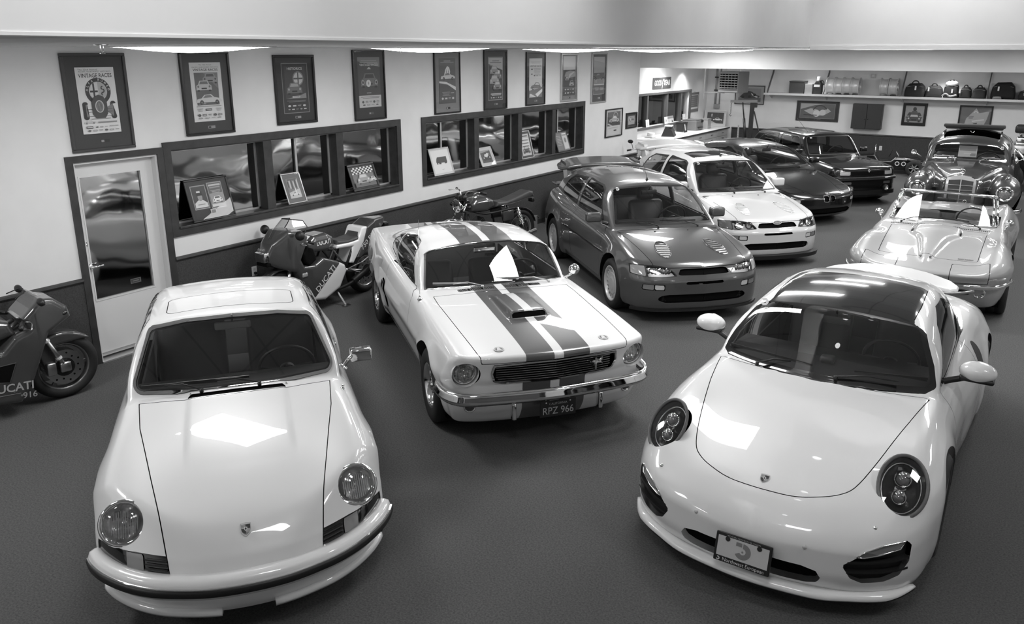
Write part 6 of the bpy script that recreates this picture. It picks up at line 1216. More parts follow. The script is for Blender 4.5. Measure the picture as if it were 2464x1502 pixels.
def art_trio(S, w, h):
    S.text('The 15th Annual', 0, .46*h, .03*h, .05, .4*w).text('PACIFIC NORTHWEST HISTORICS', 0, .42*h, .026*h, .06, .84*w).text('VINTAGE RACES', 0, .375*h, .055*h, .02, .8*w, bold=.012)
    S.poly([(-.38*w, .33*h), (.38*w, .33*h), (.36*w, -.22*h), (-.36*w, -.22*h)], .12).poly([(-.1*w, .33*h), (.38*w, .33*h), (.37*w, .05*h)], .2)
    car_front(S, .12*w, .15*h, .48*w, .3, .08); car_front(S, -.1*w, .02*h, .5*w, .5, .15); car_side(S, .03*w, -.2*h, .82*w, .6, .04, .2, 1)
    S.text('July 4, 2003', -.2*w, -.195*h, .025*h, .6, .22*w).rect(0, -.24*h, .8*w, .012*h, .3); S.rect(-.02*w, -.3*h, .2*w, .035*h, .06).rect(-.02*w, -.3*h, .16*w, .4*.026*h, .6)
    lines(S, -.3*w, -.28*h, .2*w, 3, .02*h, .007*h, .25); lines(S, .3*w, -.28*h, .2*w, 3, .02*h, .007*h, .25); blobs(S, -.42*w, .42*w, -.39*h, 5, .045*h); blobs(S, -.4*w, .4*w, -.44*h, 4, .025*h, (.3, .3, .4))
def art_dark(S, w, h, top='HISTORICS', tg=.6):
    S.rect(0, .12*h, .82*w, .66*h, .06); S.text(top, 0, .40*h, .07*h, tg, .6*w, bold=.01); S.disc(.12*w, .2*h, .22*w, .2).disc(.12*w, .2*h, .18*w, .5).rect(.12*w, .2*h, .05*w, .36*w, .1).rect(.12*w, .2*h, .36*w, .05*w, .1)
    car_front(S, -.05*w, -.12*h, .62*w, .15, .35); S.poly([(-.41*w, -.21*h), (.41*w, -.21*h), (.41*w, -.1*h), (.1*w, -.16*h)], .22); S.rect(0, -.175*h, .3*w, .035*h, .6).rect(0, -.175*h, .26*w, .012*h, .03); lines(S, 0, -.255*h, .8*w, 2, .02*h, .006*h, .3); blobs(S, -.4*w, .4*w, -.36*h, 4, .04*h, (.5, .4, .3)); blobs(S, -.4*w, .4*w, -.43*h, 5, .025*h, (.3, .5, .3))
def art_eight(S, w, h):
    S.rect(0, .12*h, w, .76*h, .07).poly([(-.5*w, .5*h), (.5*w, .5*h), (.5*w, .3*h), (-.5*w, .42*h)], .2); S.rect(0, .43*h, .7*w, .012*h, .35).rect(0, .395*h, .8*w, .012*h, .35).text('VINTAGE RACES', 0, .345*h, .06*h, .62, .84*w, bold=.012)
    S.poly([(-.1*w, .26*h), (.1*w, .26*h), (.02*w, .3*h), (-.02*w, .3*h)], .5); car_front(S, .0, -.1*h, .78*w, .16, .05); S.disc(-.05*w, -.02*h, .11*w, .65).text('8', -.05*w, -.02*h, .075*h, .03)
    for s in (-1, 1): S.disc(s*.3*w, -.0*h, .06*w, .55, .07*w).disc(s*.3*w, 0, .04*w, .06, .05*w)
    S.poly([(-.5*w, -.26*h), (.5*w, -.26*h), (.5*w, -.5*h), (-.5*w, -.5*h)], .5).rect(-.05*w, -.21*h, .2*w, .4*.03*h, .5); lines(S, 0, -.29*h, .9*w, 2, .025*h, .008*h, .1); blobs(S, -.42*w, .42*w, -.39*h, 5, .05*h); blobs(S, -.4*w, .4*w, -.45*h, 4, .025*h)
def art_mountain(S, w, h):
    S.rect(0, 0, w, h, .12).rect(0, .44*h, .4*w, .016*h, .5).rect(0, .41*h, .8*w, .01*h, .35); S.poly([(-.2*w, .12*h), (-.12*w, .25*h), (0, .33*h), (.12*w, .3*h), (.22*w, .15*h)], .7)
    for i in range(3): S.poly([((-.08+.12*i)*w, .13*h), ((-.02+.12*i)*w, .13*h), ((-.05+.12*i)*w, .27*h)], .05)
    car_side(S, .04*w, .02*h, .86*w, .55, .04, .2, 1); S.poly([(-.5*w, 0), (-.1*w, -.02*h), (.5*w, -.14*h), (.5*w, -.22*h), (0, -.08*h), (-.5*w, -.04*h)], .6); S.poly([(-.5*w, -.05*h), (.1*w, -.11*h), (.5*w, -.23*h), (.5*w, -.5*h), (-.5*w, -.5*h)], .09)
    lines(S, -.1*w, -.25*h, .5*w, 4, .025*h, .008*h, .3); S.rect(.28*w, -.27*h, .2*w, .4*.025*h, .6); blobs(S, -.42*w, .42*w, -.39*h, 4, .05*h, (.5, .35, .3))
def art_collage(S, w, h):
    S.rect(0, .0, w*.98, h*.98, .05).poly([(-.49*w, .49*h), (.49*w, .49*h), (.49*w, .2*h), (-.49*w, .35*h)], .45); S.rect(0, .42*h, .5*w, .014*h, .05).rect(0, .38*h, .8*w, .012*h, .05).text('VINTAGE RACES', 0, .31*h, .05*h, .4, .86*w)
    for a, b, ww, g in ((-.1, .1, .6, .3), (.12, -.02, .6, .2), (-.1, -.14, .66, .35), (.1, -.27, .6, .22)): car_front(S, a*w, b*h, ww*w, g, .5)
    S.disc(.2*w, .16*h, .07*w, .7); lines(S, 0, -.36*h, .8*w, 2, .03*h, .018*h, .55); blobs(S, -.42*w, .42*w, -.45*h, 5, .03*h, (.4, .4, .3))
def art_cream(S, w, h):
    lines(S, 0, .41*h, .8*w, 2, .03*h, .008*h, .35); S.text('VINTAGE RACES', 0, .30*h, .065*h, .04, .88*w, bold=.015); S.rect(-.3*w, .225*h, .13*w, .03*h, .1); lines(S, .1*w, .235*h, .6*w, 2, .03*h, .012*h, .2); lines(S, .1*w, .16*h, .55*w, 4, .028*h, .008*h, .3); blobs(S, -.42*w, -.2*w, .1*h, 1, .03*h); blobs(S, -.2*w, .42*w, .06*h, 3, .025*h)
    car_side(S, .06*w, -.3*h, .92*w, .2, .04, .6, -1); S.disc(.42*w, -.19*h, .08*w, .65).text('8', .42*w, -.19*h, .05*h, .05); S.poly([(-.5*w, -.32*h), (.5*w, -.25*h), (.5*w, -.5*h), (-.5*w, -.5*h)], .2)
    for i in range(6): S.poly([((-.5+.1*i)*w, -.5*h), ((-.45+.1*i)*w, -.5*h), ((-.5+.02*i)*w, -.4*h+.0*i), ((-.5+.02*i)*w, -.43*h)], .65)
    S.poly([(-.05*w, -.42*h), (.5*w, -.28*h), (.5*w, -.36*h), (.12*w, -.49*h)], .7)
def art_road(S, w, h):
    S.rect(0, .33*h, w, .34*h, .62).rect(0, -.17*h, w, .66*h, .08); S.poly([(-.4*w, .0), (-.3*w, .1*h), (.1*w, .14*h), (.5*w, .1*h), (.5*w, -.02*h), (-.1*w, -.05*h)], .3).poly([(-.1*w, -.1*h), (.0, .05*h), (.4*w, .12*h), (.45*w, .1*h), (.1*w, .0)], .5); car_front(S, .2*w, -.26*h, .4*w, .4, .1); car_front(S, -.2*w, -.12*h, .3*w, .25, .5); blobs(S, -.42*w, .42*w, -.34*h, 4, .04*h, (.5, .4, .4)); blobs(S, -.42*w, .42*w, -.43*h, 4, .04*h, (.5, .6, .3))  # pale top third: reflection on the glass, painted into the print
def art_sky(S, w, h):
    S.rect(0, .28*h, w, .44*h, .3).poly([(-.5*w, .5*h), (.5*w, .5*h), (.5*w, .35*h), (-.5*w, .42*h)], .42).rect(0, -.0*h, w, .16*h, .06); car_side(S, -.05*w, -.1*h, .9*w, .05, .02, .2); S.rect(0, -.24*h, w, .02*h, .6).rect(0, -.38*h, w, .24*h, .14); lines(S, -.2*w, -.33*h, .4*w, 3, .03*h, .01*h, .4); lines(S, .25*w, -.33*h, .35*w, 3, .03*h, .01*h, .4)
def art_cobra(S, w, h):
    S.rect(0, .2*h, w, .6*h, .09).poly([(-.5*w, -.02*h), (-.42*w, .02*h), (-.1*w, -.1*h), (-.25*w, -.1*h)], .5); S.ring(.12*w, .26*h, .17*w, .19*w, .55, 10, 170, 16); car_side(S, .02*w, .02*h, .8*w, .4, .03, .6, -1); S.rect(-.05*w, -.19*h, .75*w, .02*h, .4).rect(.1*w, -.31*h, .22*w, .05*h, .03)
def art_small(S, w, h): car_side(S, 0, -.1*h, .8*w, .15, .02, .5, -1); S.disc(-.15*w, .12*h, .15*w, .2).disc(-.15*w, .12*h, .1*w, .5)
def art_driver(S, w, h):
    for cx, g in ((-.27, .62), (.2, .6)): S.rect(cx*w, .08*h, .42*w, (.7 if cx < 0 else .78)*h, .3).rect(cx*w, .08*h, .38*w, (.64 if cx < 0 else .72)*h, .05 if cx < 0 else .12)
    u = -.27*w; S.poly([(u-.18*w, -.22*h), (u+.18*w, -.22*h), (u+.17*w, -.1*h), (u+.06*w, .0), (u-.07*w, .0), (u-.17*w, -.08*h)], .62).disc(u, .08*h, .065*w, .3, .11*h).poly([(u-.09*w, .13*h), (u-.07*w, .25*h), (u+.07*w, .25*h), (u+.08*w, .13*h)], .02).rect(u-.02*w, .24*h, .1*w, .05*h, .65).rect(u, -.13*h, .2*w, .025*h, .25)
    u = .2*w; S.rect(u, .38*h, .34*w, .05*h, .5).rect(u, .31*h, .3*w, .04*h, .3); lines(S, u, .22*h, .3*w, 4, .035*h, .015*h, .4); S.rect(u, -.03*h, .38*w, .34*h, .3); car_front(S, u, -.14*h, .28*w, .7, .1); S.rect(u, -.22*h, .38*w, .08*h, .6); S.rect(0, -.38*h, .16*w, .14*h, .55).rect(0, -.38*h, .12*w, .1*h, .2)
def art_street(S, w, h):
    S.rect(0, 0, w, h, .2)
    for i in range(6): S.rect((-.4+.16*i)*w, .2*h, .1*w, (.3+.1*(i % 3))*h, .5 if i % 2 else .08)
    S.poly([(-.5*w, -.2*h), (.5*w, -.05*h), (.5*w, -.5*h), (-.5*w, -.5*h)], .5); car_side(S, 0, -.38*h, .8*w, .65, .05, .2); S.rect(0, .44*h, .8*w, .08*h, .12); S.poly([(.05*w, -.25*h), (.16*w, -.25*h), (.12*w, .05*h), (.06*w, .05*h)], .7)
def art_checker(S, w, h):
    S.rect(0, 0, w, h, .16)
    for i in range(12):
        for j in range(4): S.rect((-.5+(i+.5)/12)*w, (.5-(j+.5)*.085)*h, w/12, .085*h, .7 if (i+j) % 2 else .02)
    S.rect(0, -.38*h, w, .24*h, .1); car_front(S, -.05*w, -.36*h, .62*w, .3, .55); car_front(S, .4*w, -.3*h, .3*w, .6, .2)
def art_truck(S, w, h): S.poly([(-.3*w, .0), (-.26*w, .12*h), (-.2*w, .2*h), (.33*w, .2*h), (.33*w, -.06*h), (-.28*w, -.06*h)], .05); [S.disc(a*w, -.08*h, .035*w, .03) for a in (-.24, -.12, -.06, .2, .27)]; S.rect(0, -.35*h, .12*w, .012*h, .3)
def art_bw(S, w, h): S.rect(0, 0, w, h, .06).poly([(-.5*w, .3*h), (.5*w, .45*h), (.5*w, .5*h), (-.5*w, .5*h)], .3); car_front(S, .02*w, -.35*h, .8*w, .02, .6); S.poly([(-.2*w, .02*h), (.12*w, .28*h), (.3*w, .2*h), (.05*w, -.1*h)], .65)
def art_tall(S, w, h): S.rect(0, 0, w, h, .5).rect(0, .4*h, .7*w, .05*h, .06); [S.rect(0, (.28-.07*i)*h, (.9-.2*(i % 2))*w, .03*h, .05 if i % 2 else .7) for i in range(9)]; car_front(S, 0, -.4*h, .8*w, .08, .5)
def art_award(S, w, h): S.rect(-.24*w, 0, .42*w, .9*h, .12).rect(.24*w, 0, .44*w, .92*h, .2).poly([(.06*w, .3*h), (.44*w, .3*h), (.42*w, -.42*h), (.08*w, -.42*h)], .45).rect(.24*w, .4*h, .3*w, .06*h, .6); lines(S, -.24*w, .3*h, .36*w, 7, .08*h, .02*h, .35); S.disc(.24*w, .05*h, .08*w, .15, .14*h)
def art_race(S, w, h):
    S.rect(0, 0, w, h, .12).poly([(-.5*w, .1*h), (-.1*w, .4*h), (.2*w, .5*h), (-.5*w, .5*h)], .4); S.poly([(-.4*w, .0), (-.2*w, .18*h), (0, .1*h), (.1*w, -.05*h), (.3*w, .2*h), (.4*w, .0), (.2*w, -.3*h), (-.1*w, -.35*h)], .45).disc(-.02*w, -.18*h, .1*w, .65).disc(.16*w, -.1*h, .09*w, .6); S.ring(.08*w, -.12*h, .2*w, .23*w, .04, 30, 160, 12).rect(-.2*w, -.3*h, .4*w, .05*h, .04)
def art_drivers(S, w, h):
    S.rect(0, 0, w, h, .3); S.poly([(-.4*w, -.1*h), (-.3*w, .1*h), (.3*w, .1*h), (.4*w, -.1*h)], .06).disc(0, .3*h, .1*w, .04, .12*h).poly([(-.2*w, .02*h), (-.12*w, .2*h), (.12*w, .2*h), (.2*w, .02*h)], .1).rect(0, -.03*h, .4*w, .06*h, .55).rect(0, -.2*h, .9*w, .08*h, .1); car_front(S, 0, -.46*h, .8*w, .08, .5)
def art_leaf(S, w, h):
    S.rect(0, 0, w, h, .14).poly([(-.35*w, -.5*h), (-.3*w, -.1*h), (-.1*w, .25*h), (0, .45*h), (.12*w, .2*h), (.45*w, .3*h), (.4*w, -.1*h), (.3*w, -.5*h)], .4).ring(.0, .2*h, .05*w, .07*w, .7, 0, 180, 12).poly([(-.1*w, -.2*h), (.3*w, -.1*h), (.32*w, -.16*h), (-.08*w, -.27*h)], .6).poly([(-.05*w, -.35*h), (.1*w, -.3*h), (.05*w, -.5*h)], .05); lines(S, -.15*w, .02*h, .2*w, 3, .05*h, .02*h, .1)
def art_f1(S, w, h): S.rect(0, 0, w, h, .3).rect(0, -.35*h, w, .3*h, .15); S.poly([(-.45*w, -.15*h), (-.3*w, .1*h), (-.05*w, .3*h), (.1*w, .25*h), (.3*w, .0), (.45*w, -.05*h), (.4*w, -.2*h), (-.2*w, -.3*h)], .06).poly([(.05*w, .15*h), (.4*w, -.15*h), (.3*w, -.2*h), (.1*w, 0)], .6); [S.disc(a*w, b*h, .07*w, .03, .1*h) for a, b in ((-.3, -.15), (0, -.12), (.22, .02))]
def art_white_car(S, w, h): S.rect(0, 0, w, h, .07).poly([(-.5*w, -.1*h), (.1*w, -.5*h), (-.5*w, -.5*h)], .4); car_side(S, .15*w, -.25*h, .55*w, .65, .05, .1); S.disc(-.22*w, .3*h, .03*w, .7, .08*h).rect(-.22*w, .18*h, .05*w, .12*h, .6)
UP = [  # top-row posters: corner pixels TL TR BR BL, then look
 (((140.3, 127.4), (297.7, 127.4), (321.5, 352.7), (171.8, 370.7)), 'large framed race poster with round emblem above the white door', art_emblem, dict(fw=.028, fm=F_DK, matg=.075, mg=(.17, .17, .16, .12), paper=.72, plaque=.02, fillet=.02)),
 (((426, 123.7), (546.8, 122.2), (562.6, 317.2), (447.5, 329.2)), 'framed race poster with three cars stacked on white paper', art_trio, dict(fw=.026, matg=.06, mg=(.155, .155, .14, .11), paper=.68, plaque=.25)),
 (((654.4, 132.1), (752.6, 131.3), (760.9, 292.5), (665.3, 302.8)), 'dark framed race poster with a shield and single racing car', art_dark, dict(fw=.03, matg=.05, mg=(.16, .16, .14, .1), paper=.045, plaque=.25, fillet=.2)),
 (((843.3, 120.7), (921.2, 120.1), (928, 283.3), (853.4, 293.3)), 'framed race poster of a car with number 8 roundel', art_eight, dict(fw=.02, matg=.055, mg=(.13, .13, .17, .08), paper=.5, plaque=.08)),
 (((1041.7, 123.3), (1104.7, 123.3), (1106.2, 271), (1043.7, 275.3)), 'pale-matted race poster of a car under a white mountain', art_mountain, dict(fw=.022, matg=.24, mg=(.16, .16, .15, .09), paper=.12, plaque=.03)),
 (((1164.5, 119.9), (1220.2, 120.6), (1215.8, 261.5), (1160.6, 266)), 'dark framed race poster with a crowded pack of cars', art_collage, dict(fw=.026, matg=.05, mg=(.17, .17, .15, .1), paper=.1, plaque=.2, fillet=.3)),
 (((1265, 124.3), (1311.6, 125.6), (1308.4, 250), (1262.8, 255.4)), 'framed cream race poster with hatched lower corner and old car', art_cream, dict(fw=.022, matg=.07, mg=(.14, .14, .13, .1), paper=.62, plaque=.25)),
 (((1348.5, 128), (1389.2, 128), (1386.7, 241.3), (1347.3, 245.5)), 'silver framed race poster, painted reflection above and dark road below', art_road, dict(fw=.03, fm=F_SIL, matg=.25, mg=(.1, .1, .09, .03), paper=.3, plaque=.06)),
 (((1423.2, 126.8), (1459.6, 127.3), (1455.7, 245.5), (1420, 250)), 'silver framed race poster with grey sky nearest the alcove corner', art_sky, dict(fw=.03, fm=F_SIL, matg=.07, mg=(.12, .12, .16, .06), paper=.25, plaque=.45, fillet=.5)),
 (((1456.2, 263.5), (1497, 259), (1494, 325), (1454, 332.5)), 'black framed picture of an open sports car below the posters', art_cobra, dict(fw=.022, matg=.6, mg=(.1, .1, .03, .08), paper=.6, cat='picture')),
 (((1505.4, 271.4), (1532, 269.7), (1529.6, 306.6), (1504.4, 309.6)), 'small dark framed car picture at the end of the poster wall', art_small, dict(fw=.03, matg=.12, mg=(.16, .16, .18, .16), paper=.42, cat='picture'))]
for px, lab, art, kw in UP:
    yc, z0, w, h = on_wall(px); framed('framed_poster' if kw.get('cat') is None else 'framed_picture', lab, (XL, yc, z0), w, h, art, group='framed art on the poster wall', **kw)
SILLS = [ # leaning frames on the window sills: BL BR TL TR
 (((467.3, 541), (569.7, 521), (448.3, 442.5), (552, 427.3)), 'black frame with a driver portrait and race sheet on the sill', art_driver, dict(fw=.02, matg=.015, mg=(.06, .06, .06, .06), paper=.016)),
 (((696.2, 495.6), (740.5, 487.5), (682.3, 427.3), (727.8, 418.4)), 'silver framed street scene leaning on the window sill', art_street, dict(fw=.014, fm=F_SIL, matg=.16, mg=(.17, .17, .15, .15), paper=.3)),
 (((853, 465.2), (915.8, 451.3), (843, 403), (906, 393.9)), 'black framed race photo with chequered band on the sill', art_checker, dict(fw=.03, matg=.03, mg=(.06, .06, .06, .06), paper=.2)),
 (((1046.8, 428.5), (1094.3, 418.7), (1039.4, 365.7), (1087, 358.8)), 'white framed picture of a dark truck on the sill', art_truck, dict(fw=.012, fm=F_LT, matg=.68, mg=(.05, .05, .05, .05), paper=.7)),
 (((1162, 403.9), (1195, 397.7), (1155.7, 360.8), (1190.9, 356.4)), 'pale framed black-and-white car photo on the sill', art_bw, dict(fw=.014, fm=F_LT, matg=.62, mg=(.13, .13, .15, .13), paper=.1)),
 (((1257.4, 385.4), (1285.7, 378), (1250, 320), (1279.6, 316)), 'tall narrow silver framed print leaning on the sill', art_tall, dict(fw=.016, fm=F_SIL, matg=.1, mg=(.1, .1, .08, .08), paper=.4)),
 (((1344.8, 368.2), (1375, 363.3), (1337.4, 322.6), (1369.5, 319)), 'unframed dark award sheet leaning in the last window bay', art_award, dict(fw=.006, fm=F_DK, matg=.06, mg=(.02, .02, .02, .02), paper=.07, glaze=False))]
for px, lab, art, kw in SILLS:
    q = [on_X(*p, XL+.012) for p in px]; w = ((q[1][1]-q[0][1])+(q[3][1]-q[2][1]))/2; h = ((q[2][2]-q[0][2])+(q[3][2]-q[1][2]))/2; yc = (q[0][1]+q[1][1])/2
    tl = math.asin(min(.12/h, .5)); framed('sill_picture', lab, (XL+.002, yc, W1[2]+.0235), w, h/math.cos(tl), art, ry=-tl, depth=.016, cat='picture', group='pictures leaning on the window sills', **kw)
def back(px0, px1, Y=YB):
    a, b = on_Y(*px0, Y), on_Y(*px1, Y); return (a[0]+b[0])/2, b[2], b[0]-a[0], a[2]-b[2]
for p0, p1, lab, art, kw in (((1919, 241.5), (2016, 294), 'wide dark framed racing picture under the shelf on the back wall', art_race, dict(fw=.03, fm=F_DK, matg=.06, mg=(.08, .08, .12, .1), paper=.12, fillet=.2, plaque=.15)),
    ((2175, 247), (2226, 303.5), 'black framed picture of drivers under the shelf on the back wall', art_drivers, dict(fw=.04, matg=.02, mg=(.06, .06, .08, .06), paper=.25)),
    ((2310.9, 253), (2383, 310), 'black framed collage picture behind the grey saloon', art_leaf, dict(fw=.03, matg=.14, mg=(.02, .02, .02, .02), paper=.14)),
    ((1771, 205), (1838, 252.5), 'silver framed single-seater picture behind the engine hoist', art_f1, dict(fw=.02, fm=F_DK, matg=.5, mg=(.1, .1, .12, .12), paper=.3))):
    x, z, w, h = back(p0, p1); framed('framed_picture', lab, (x, YB-.001, z), w, h, art, rz=-PI/2, cat='picture', group='framed art on the back wall', **kw)
# ================================================================ alcove: counter, office clutter, hoist, heater, shelf
CF = -8.08   # counter front
ct = empty('counter_cabinet', (0, 0, 0), 0, 'long pale cabinet with drawers under the alcove counter', 'cabinet')
M_CAB = mat('cabinet_pale', .5, .5); mk('carcass', box(XA+.03, CF-.03, YC+.9, 23.3, .08, .88), M_CAB, ct); mk('toe_kick', box(XA+.03, CF-.08, YC+.9, 23.3, 0, .08), M_BLACK, ct)
n = 7; y0 = YC+.95; dy = (23.28-y0)/n
for i in range(n):
    a, b = y0+i*dy+.008, y0+(i+1)*dy-.008
    d = mk('drawer', rbox(CF-.03, CF-.012, a, b, .70, .865, .004), M_CAB, ct); mk('pull', tube([(CF-.012, (a+b)/2-.05, .785), (CF+.015, (a+b)/2-.045, .785), (CF+.015, (a+b)/2+.045, .785), (CF-.012, (a+b)/2+.05, .785)], .006), M_IRON, d)
    for k, (p, q) in enumerate(((a, (a+b)/2-.004), ((a+b)/2+.004, b))):
        d = mk('cabinet_door', rbox(CF-.03, CF-.012, p, q, .1, .685, .004), M_CAB, ct); yy = q-.04 if k == 0 else p+.04; mk('pull', tube([(CF-.012, yy, .56), (CF+.015, yy, .565), (CF+.015, yy, .645), (CF-.012, yy, .65)], .006), M_IRON, d)
tag(mk('countertop', join(rbox(XA+.001, CF+.02, YC+.85, 23.32, .885, .92, .006), rbox(CF+.012, CF+.028, YC+.85, 23.32, .88, .918, .003)), mat('counter_white', .72, .35)), 'long white alcove countertop with dark front edge', 'countertop')
mk('edge_strip', box(CF+.0285, CF+.034, YC+.85, 23.32, .878, .917), mat('edge_dark', .05, .5), bpy.data.objects['countertop'])
CT = .921
def cpt(px, py): return on_z(px, py, CT)
# sign, calendar
def alc(px): q = [on_X(*p, XA) for p in px]; return (q[0][1]+q[1][1])/2, q[2][2], q[1][1]-q[0][1], (q[0][2]+q[1][2])/2-q[2][2]
yc, z0, w, h = alc(((1570.6, 187.5), (1613.7, 185), (1612, 211.6)))
t = empty('wall_sign', (XA, yc, z0+h/2), 0, 'grey tyre-maker sign with white lettering on the alcove wall', 'sign'); mk('panel', rbox(0, .02, -w/2, w/2, -h/2, h/2, .004), gray(.09), t)
S = Sheet(); S.text('GOOD', -w*.235, 0, .19, .75, w*.38, shear=.12, bold=.02).text('YEAR', w*.26, 0, .19, .75, w*.36, shear=.12, bold=.02).poly([(-.02, -.14), (.01, -.14), (.05, .0), (.02, .0), (.06, .06), (.1, .075), (.13, .1), (.07, .105), (.03, .07), (-.02, -.02), (.02, -.02)], .75).build('lettering', t, (.0205, 0, 0), (0, 1, 0))
yc, z0, w, h = alc(((1661, 223.6), (1682, 221), (1679.3, 267.8)))
t = empty('wall_calendar', (XA, yc, z0), 0, 'grey hanging calendar on the alcove wall', 'calendar'); mk('backing', box(.002, .008, -w/2, w/2, 0, h), gray(.15), t); S = Sheet(); S.rect(0, .02*h, w*.86, h*.72, .6).rect(0, .05*h, w*.78, h*.6, .14)
for i in range(5): S.rect(0, (.25-.1*i)*h, w*.7, .02*h, .25)
S.build('print', t, (.0085, 0, h/2), (0, 1, 0)); mk('hanger', cyl((.006, 0, h), (.006, 0, h+.03), .006), M_STEEL, t)
# leaning picture on the counter end
x, z, w, h = back((1697, 264), (1746, 304), 23.3); framed('framed_picture', 'pale framed picture of a white racing car propped on the counter', (x, 23.26, CT+.0015), w, h, art_white_car, rz=-PI/2, ry=-.12, fw=.02, fm=F_LT, matg=.68, mg=(.1, .08, .14, .1), paper=.1, depth=.02, cat='picture')
def cstuff(name, px, label, cat, f, rz=0., group=None):
    p = cpt(*px); t = empty(name, (p[0], p[1], CT+.001), rz, label, cat, group); f(t); return t
def printer(t):
    mk('housing', rbox(-.22, .22, -.26, .26, 0, .26, .02), mat('printer_grey', .2, .5), t); mk('lid', rbox(-.2, .2, -.25, .25, .26, .285, .01), mat('printer_lid', .14, .5), t); mk('tray', rbox(.2, .27, -.15, .15, .06, .085, .006), M_BLACK, t); mk('control_panel', rbox(.18, .235, .1, .24, .2, .265, .006), M_BLACK, t)
cstuff('printer', (1665, 312), 'grey desktop printer on the alcove counter', 'printer', printer)
def bagf(t):
    mk('bag_body', (np.array([(-.16, -.24, 0), (.18, -.24, 0), (.18, .24, 0), (-.16, .24, 0), (-.06, -.2, .26), (.1, -.22, .16), (.06, .22, .28), (-.08, .2, .22)]), [[0, 1, 2, 3][::-1], [0, 1, 5, 4], [1, 2, 6, 5], [2, 3, 7, 6], [3, 0, 4, 7], [4, 5, 6, 7]]), mat('bag_dark', .025, .6), t); mk('bag_flap', rbox(-.1, .1, -.2, .2, .24, .27, .01), mat('bag_pale', .5, .6), t)
cstuff('document_bag', (1608, 327), 'dark slumped document bag on the counter', 'bag', bagf, .3)
def box_(g, a, b, c_, lid=True):
    def f(t):
        mk('carton', rbox(-a/2, a/2, -b/2, b/2, 0, c_, .005), gray(g), t)
        if lid: mk('lid', rbox(-a/2-.006, a/2+.006, -b/2-.006, b/2+.006, c_-.03, c_+.006, .004), gray(g*.8), t)
    return f
cstuff('file_box', (1698, 309), 'pale file box between printer and propped picture', 'box', box_(.4, .2, .26, .27)); cstuff('file_box', (1640, 316), 'black file box left of the printer on the counter', 'box', box_(.03, .2, .3, .24))
def roll(t): mk('roll', lathe([(.025, 0), (.09, 0), (.095, .02), (.095, .1), (.09, .12), (.025, .12), (.025, 0)], 28, (0, 0, 1)), mat('paper_white', .75, .7), t, smooth=True); mk('wrapper', rbox(-.13, .1, -.12, .14, 0, .05, .02), mat('paper_white'), t)
cstuff('paper_bundle', (1566, 331), 'white paper roll and bundle at the near end of the counter', 'paper', roll)
def papers(n, g=.72):
    def f(t):
        for i in range(n): mk('sheet', xf(box(-.11, .11, -.15, .15, .0012*i, .0012*i+.001), (.03*math.sin(i*2.1), .05*math.cos(i*1.7), 0), rz=.5*math.sin(i*3.)), gray(g-.08*(i % 3)), t)
    return f
for px, l in (((1548, 336), 'loose white papers at the near counter end'), ((1585, 333), 'loose papers in front of the document bag'), ((1640, 322), 'white papers in front of the black file box'), ((1655, 319), 'long white sheets near the printer')): cstuff('papers', px, l, 'papers', papers(4), group='loose papers on the counter')
def stand_pic(g, w, h):
    def f(t): mk('frame_panel', xf(rbox(-.008, .008, -w/2, w/2, 0, h, .004), ry=-.2), F_BLK if g < .3 else F_LT, t); S = Sheet(); S.rect(0, 0, w*.85, h*.85, g).rect(-.1*w, 0, w*.3, h*.6, .55).rect(.25*w, -.05*h, w*.25, h*.5, .1).build('print', t, (.0085-math.sin(.2)*h/2, 0, h/2*math.cos(.2)), (0, 1, 0), (-math.sin(.2), 0, math.cos(.2)))
    return f
cstuff('desk_picture', (1617, 316), 'double photo frame standing on the counter by the office window', 'picture', stand_pic(.45, .4, .42)); cstuff('tablet', (1650, 319), 'black tablet propped against the printer', 'tablet', stand_pic(.02, .2, .28))
def phone(t): mk('phone_base', prism([(-.1, 0), (.1, 0), (.1, .03), (-.1, .08)], -.09, .09), M_BLACK, t); mk('handset', tube([(-.05, -.08, .1), (-.05, -.04, .13), (-.05, .04, .13), (-.05, .08, .1)], .018, sm=3), M_BLACK, t, smooth=True)
cstuff('desk_phone', (1575, 322), 'small black desk phone beside the paper roll', 'phone', phone)
for i, (y, g, l) in enumerate(((19.33, .7, 'white number card standing on the office window ledge'), (20.5, .68, 'white price card with figures on the office window ledge'), (21.75, .72, 'tall white card at the right of the office window'))):
    t = empty('notice_card', (XA+.045, y, 1.1605), 0, l, 'card'); mk('card', xf(box(-.004, .004, -.1, .1, 0, .19), ry=-.12), gray(g), t); S = Sheet(); (S.text(('J', '56')[i], 0, 0, .12, .2) if i < 2 else S.rect(0, 0, .08, .01, .4)).build('card_print', t, (-.006, 0, .09), (0, 1, 0), (-.12, 0, .99))
# unit heater hung from the ceiling, conduits
t = empty('unit_heater', (-7.73, 22.1, 1.95), R_(-12), 'grey unit heater hanging from the alcove ceiling', 'heater'); mk('casing', rbox(-.32, .30, -.05, .5, 0, .56, .01), mat('heater_grey', .2, .45), t); mk('fan_opening', box(-.26, .27, -.056, -.04, .11, .50), M_DARK, t)
for i in range(6): mk('louvre', xf(box(-.26, .27, -.02, .02, -.004, .004), (0, -.062, .135+.065*i), rx=.5), mat('louvre_pale', .5, .4), t)
for i in range(5): mk('louvre_rib', box(-.21+.1*i, -.2+.1*i, -.07, -.05, .11, .5), mat('heater_grey'), t)
mk('control_box', box(-.345, -.32, .05, .3, .1, .45), M_BLACK, t); mk('lower_lip', box(-.28, .29, -.075, -.05, .02, .05), mat('louvre_pale'), t)
for x in (-.25, .2): mk('hanger_rod', cyl((x, .2, .56), (x, .2, .84), .012), M_STEEL, t)
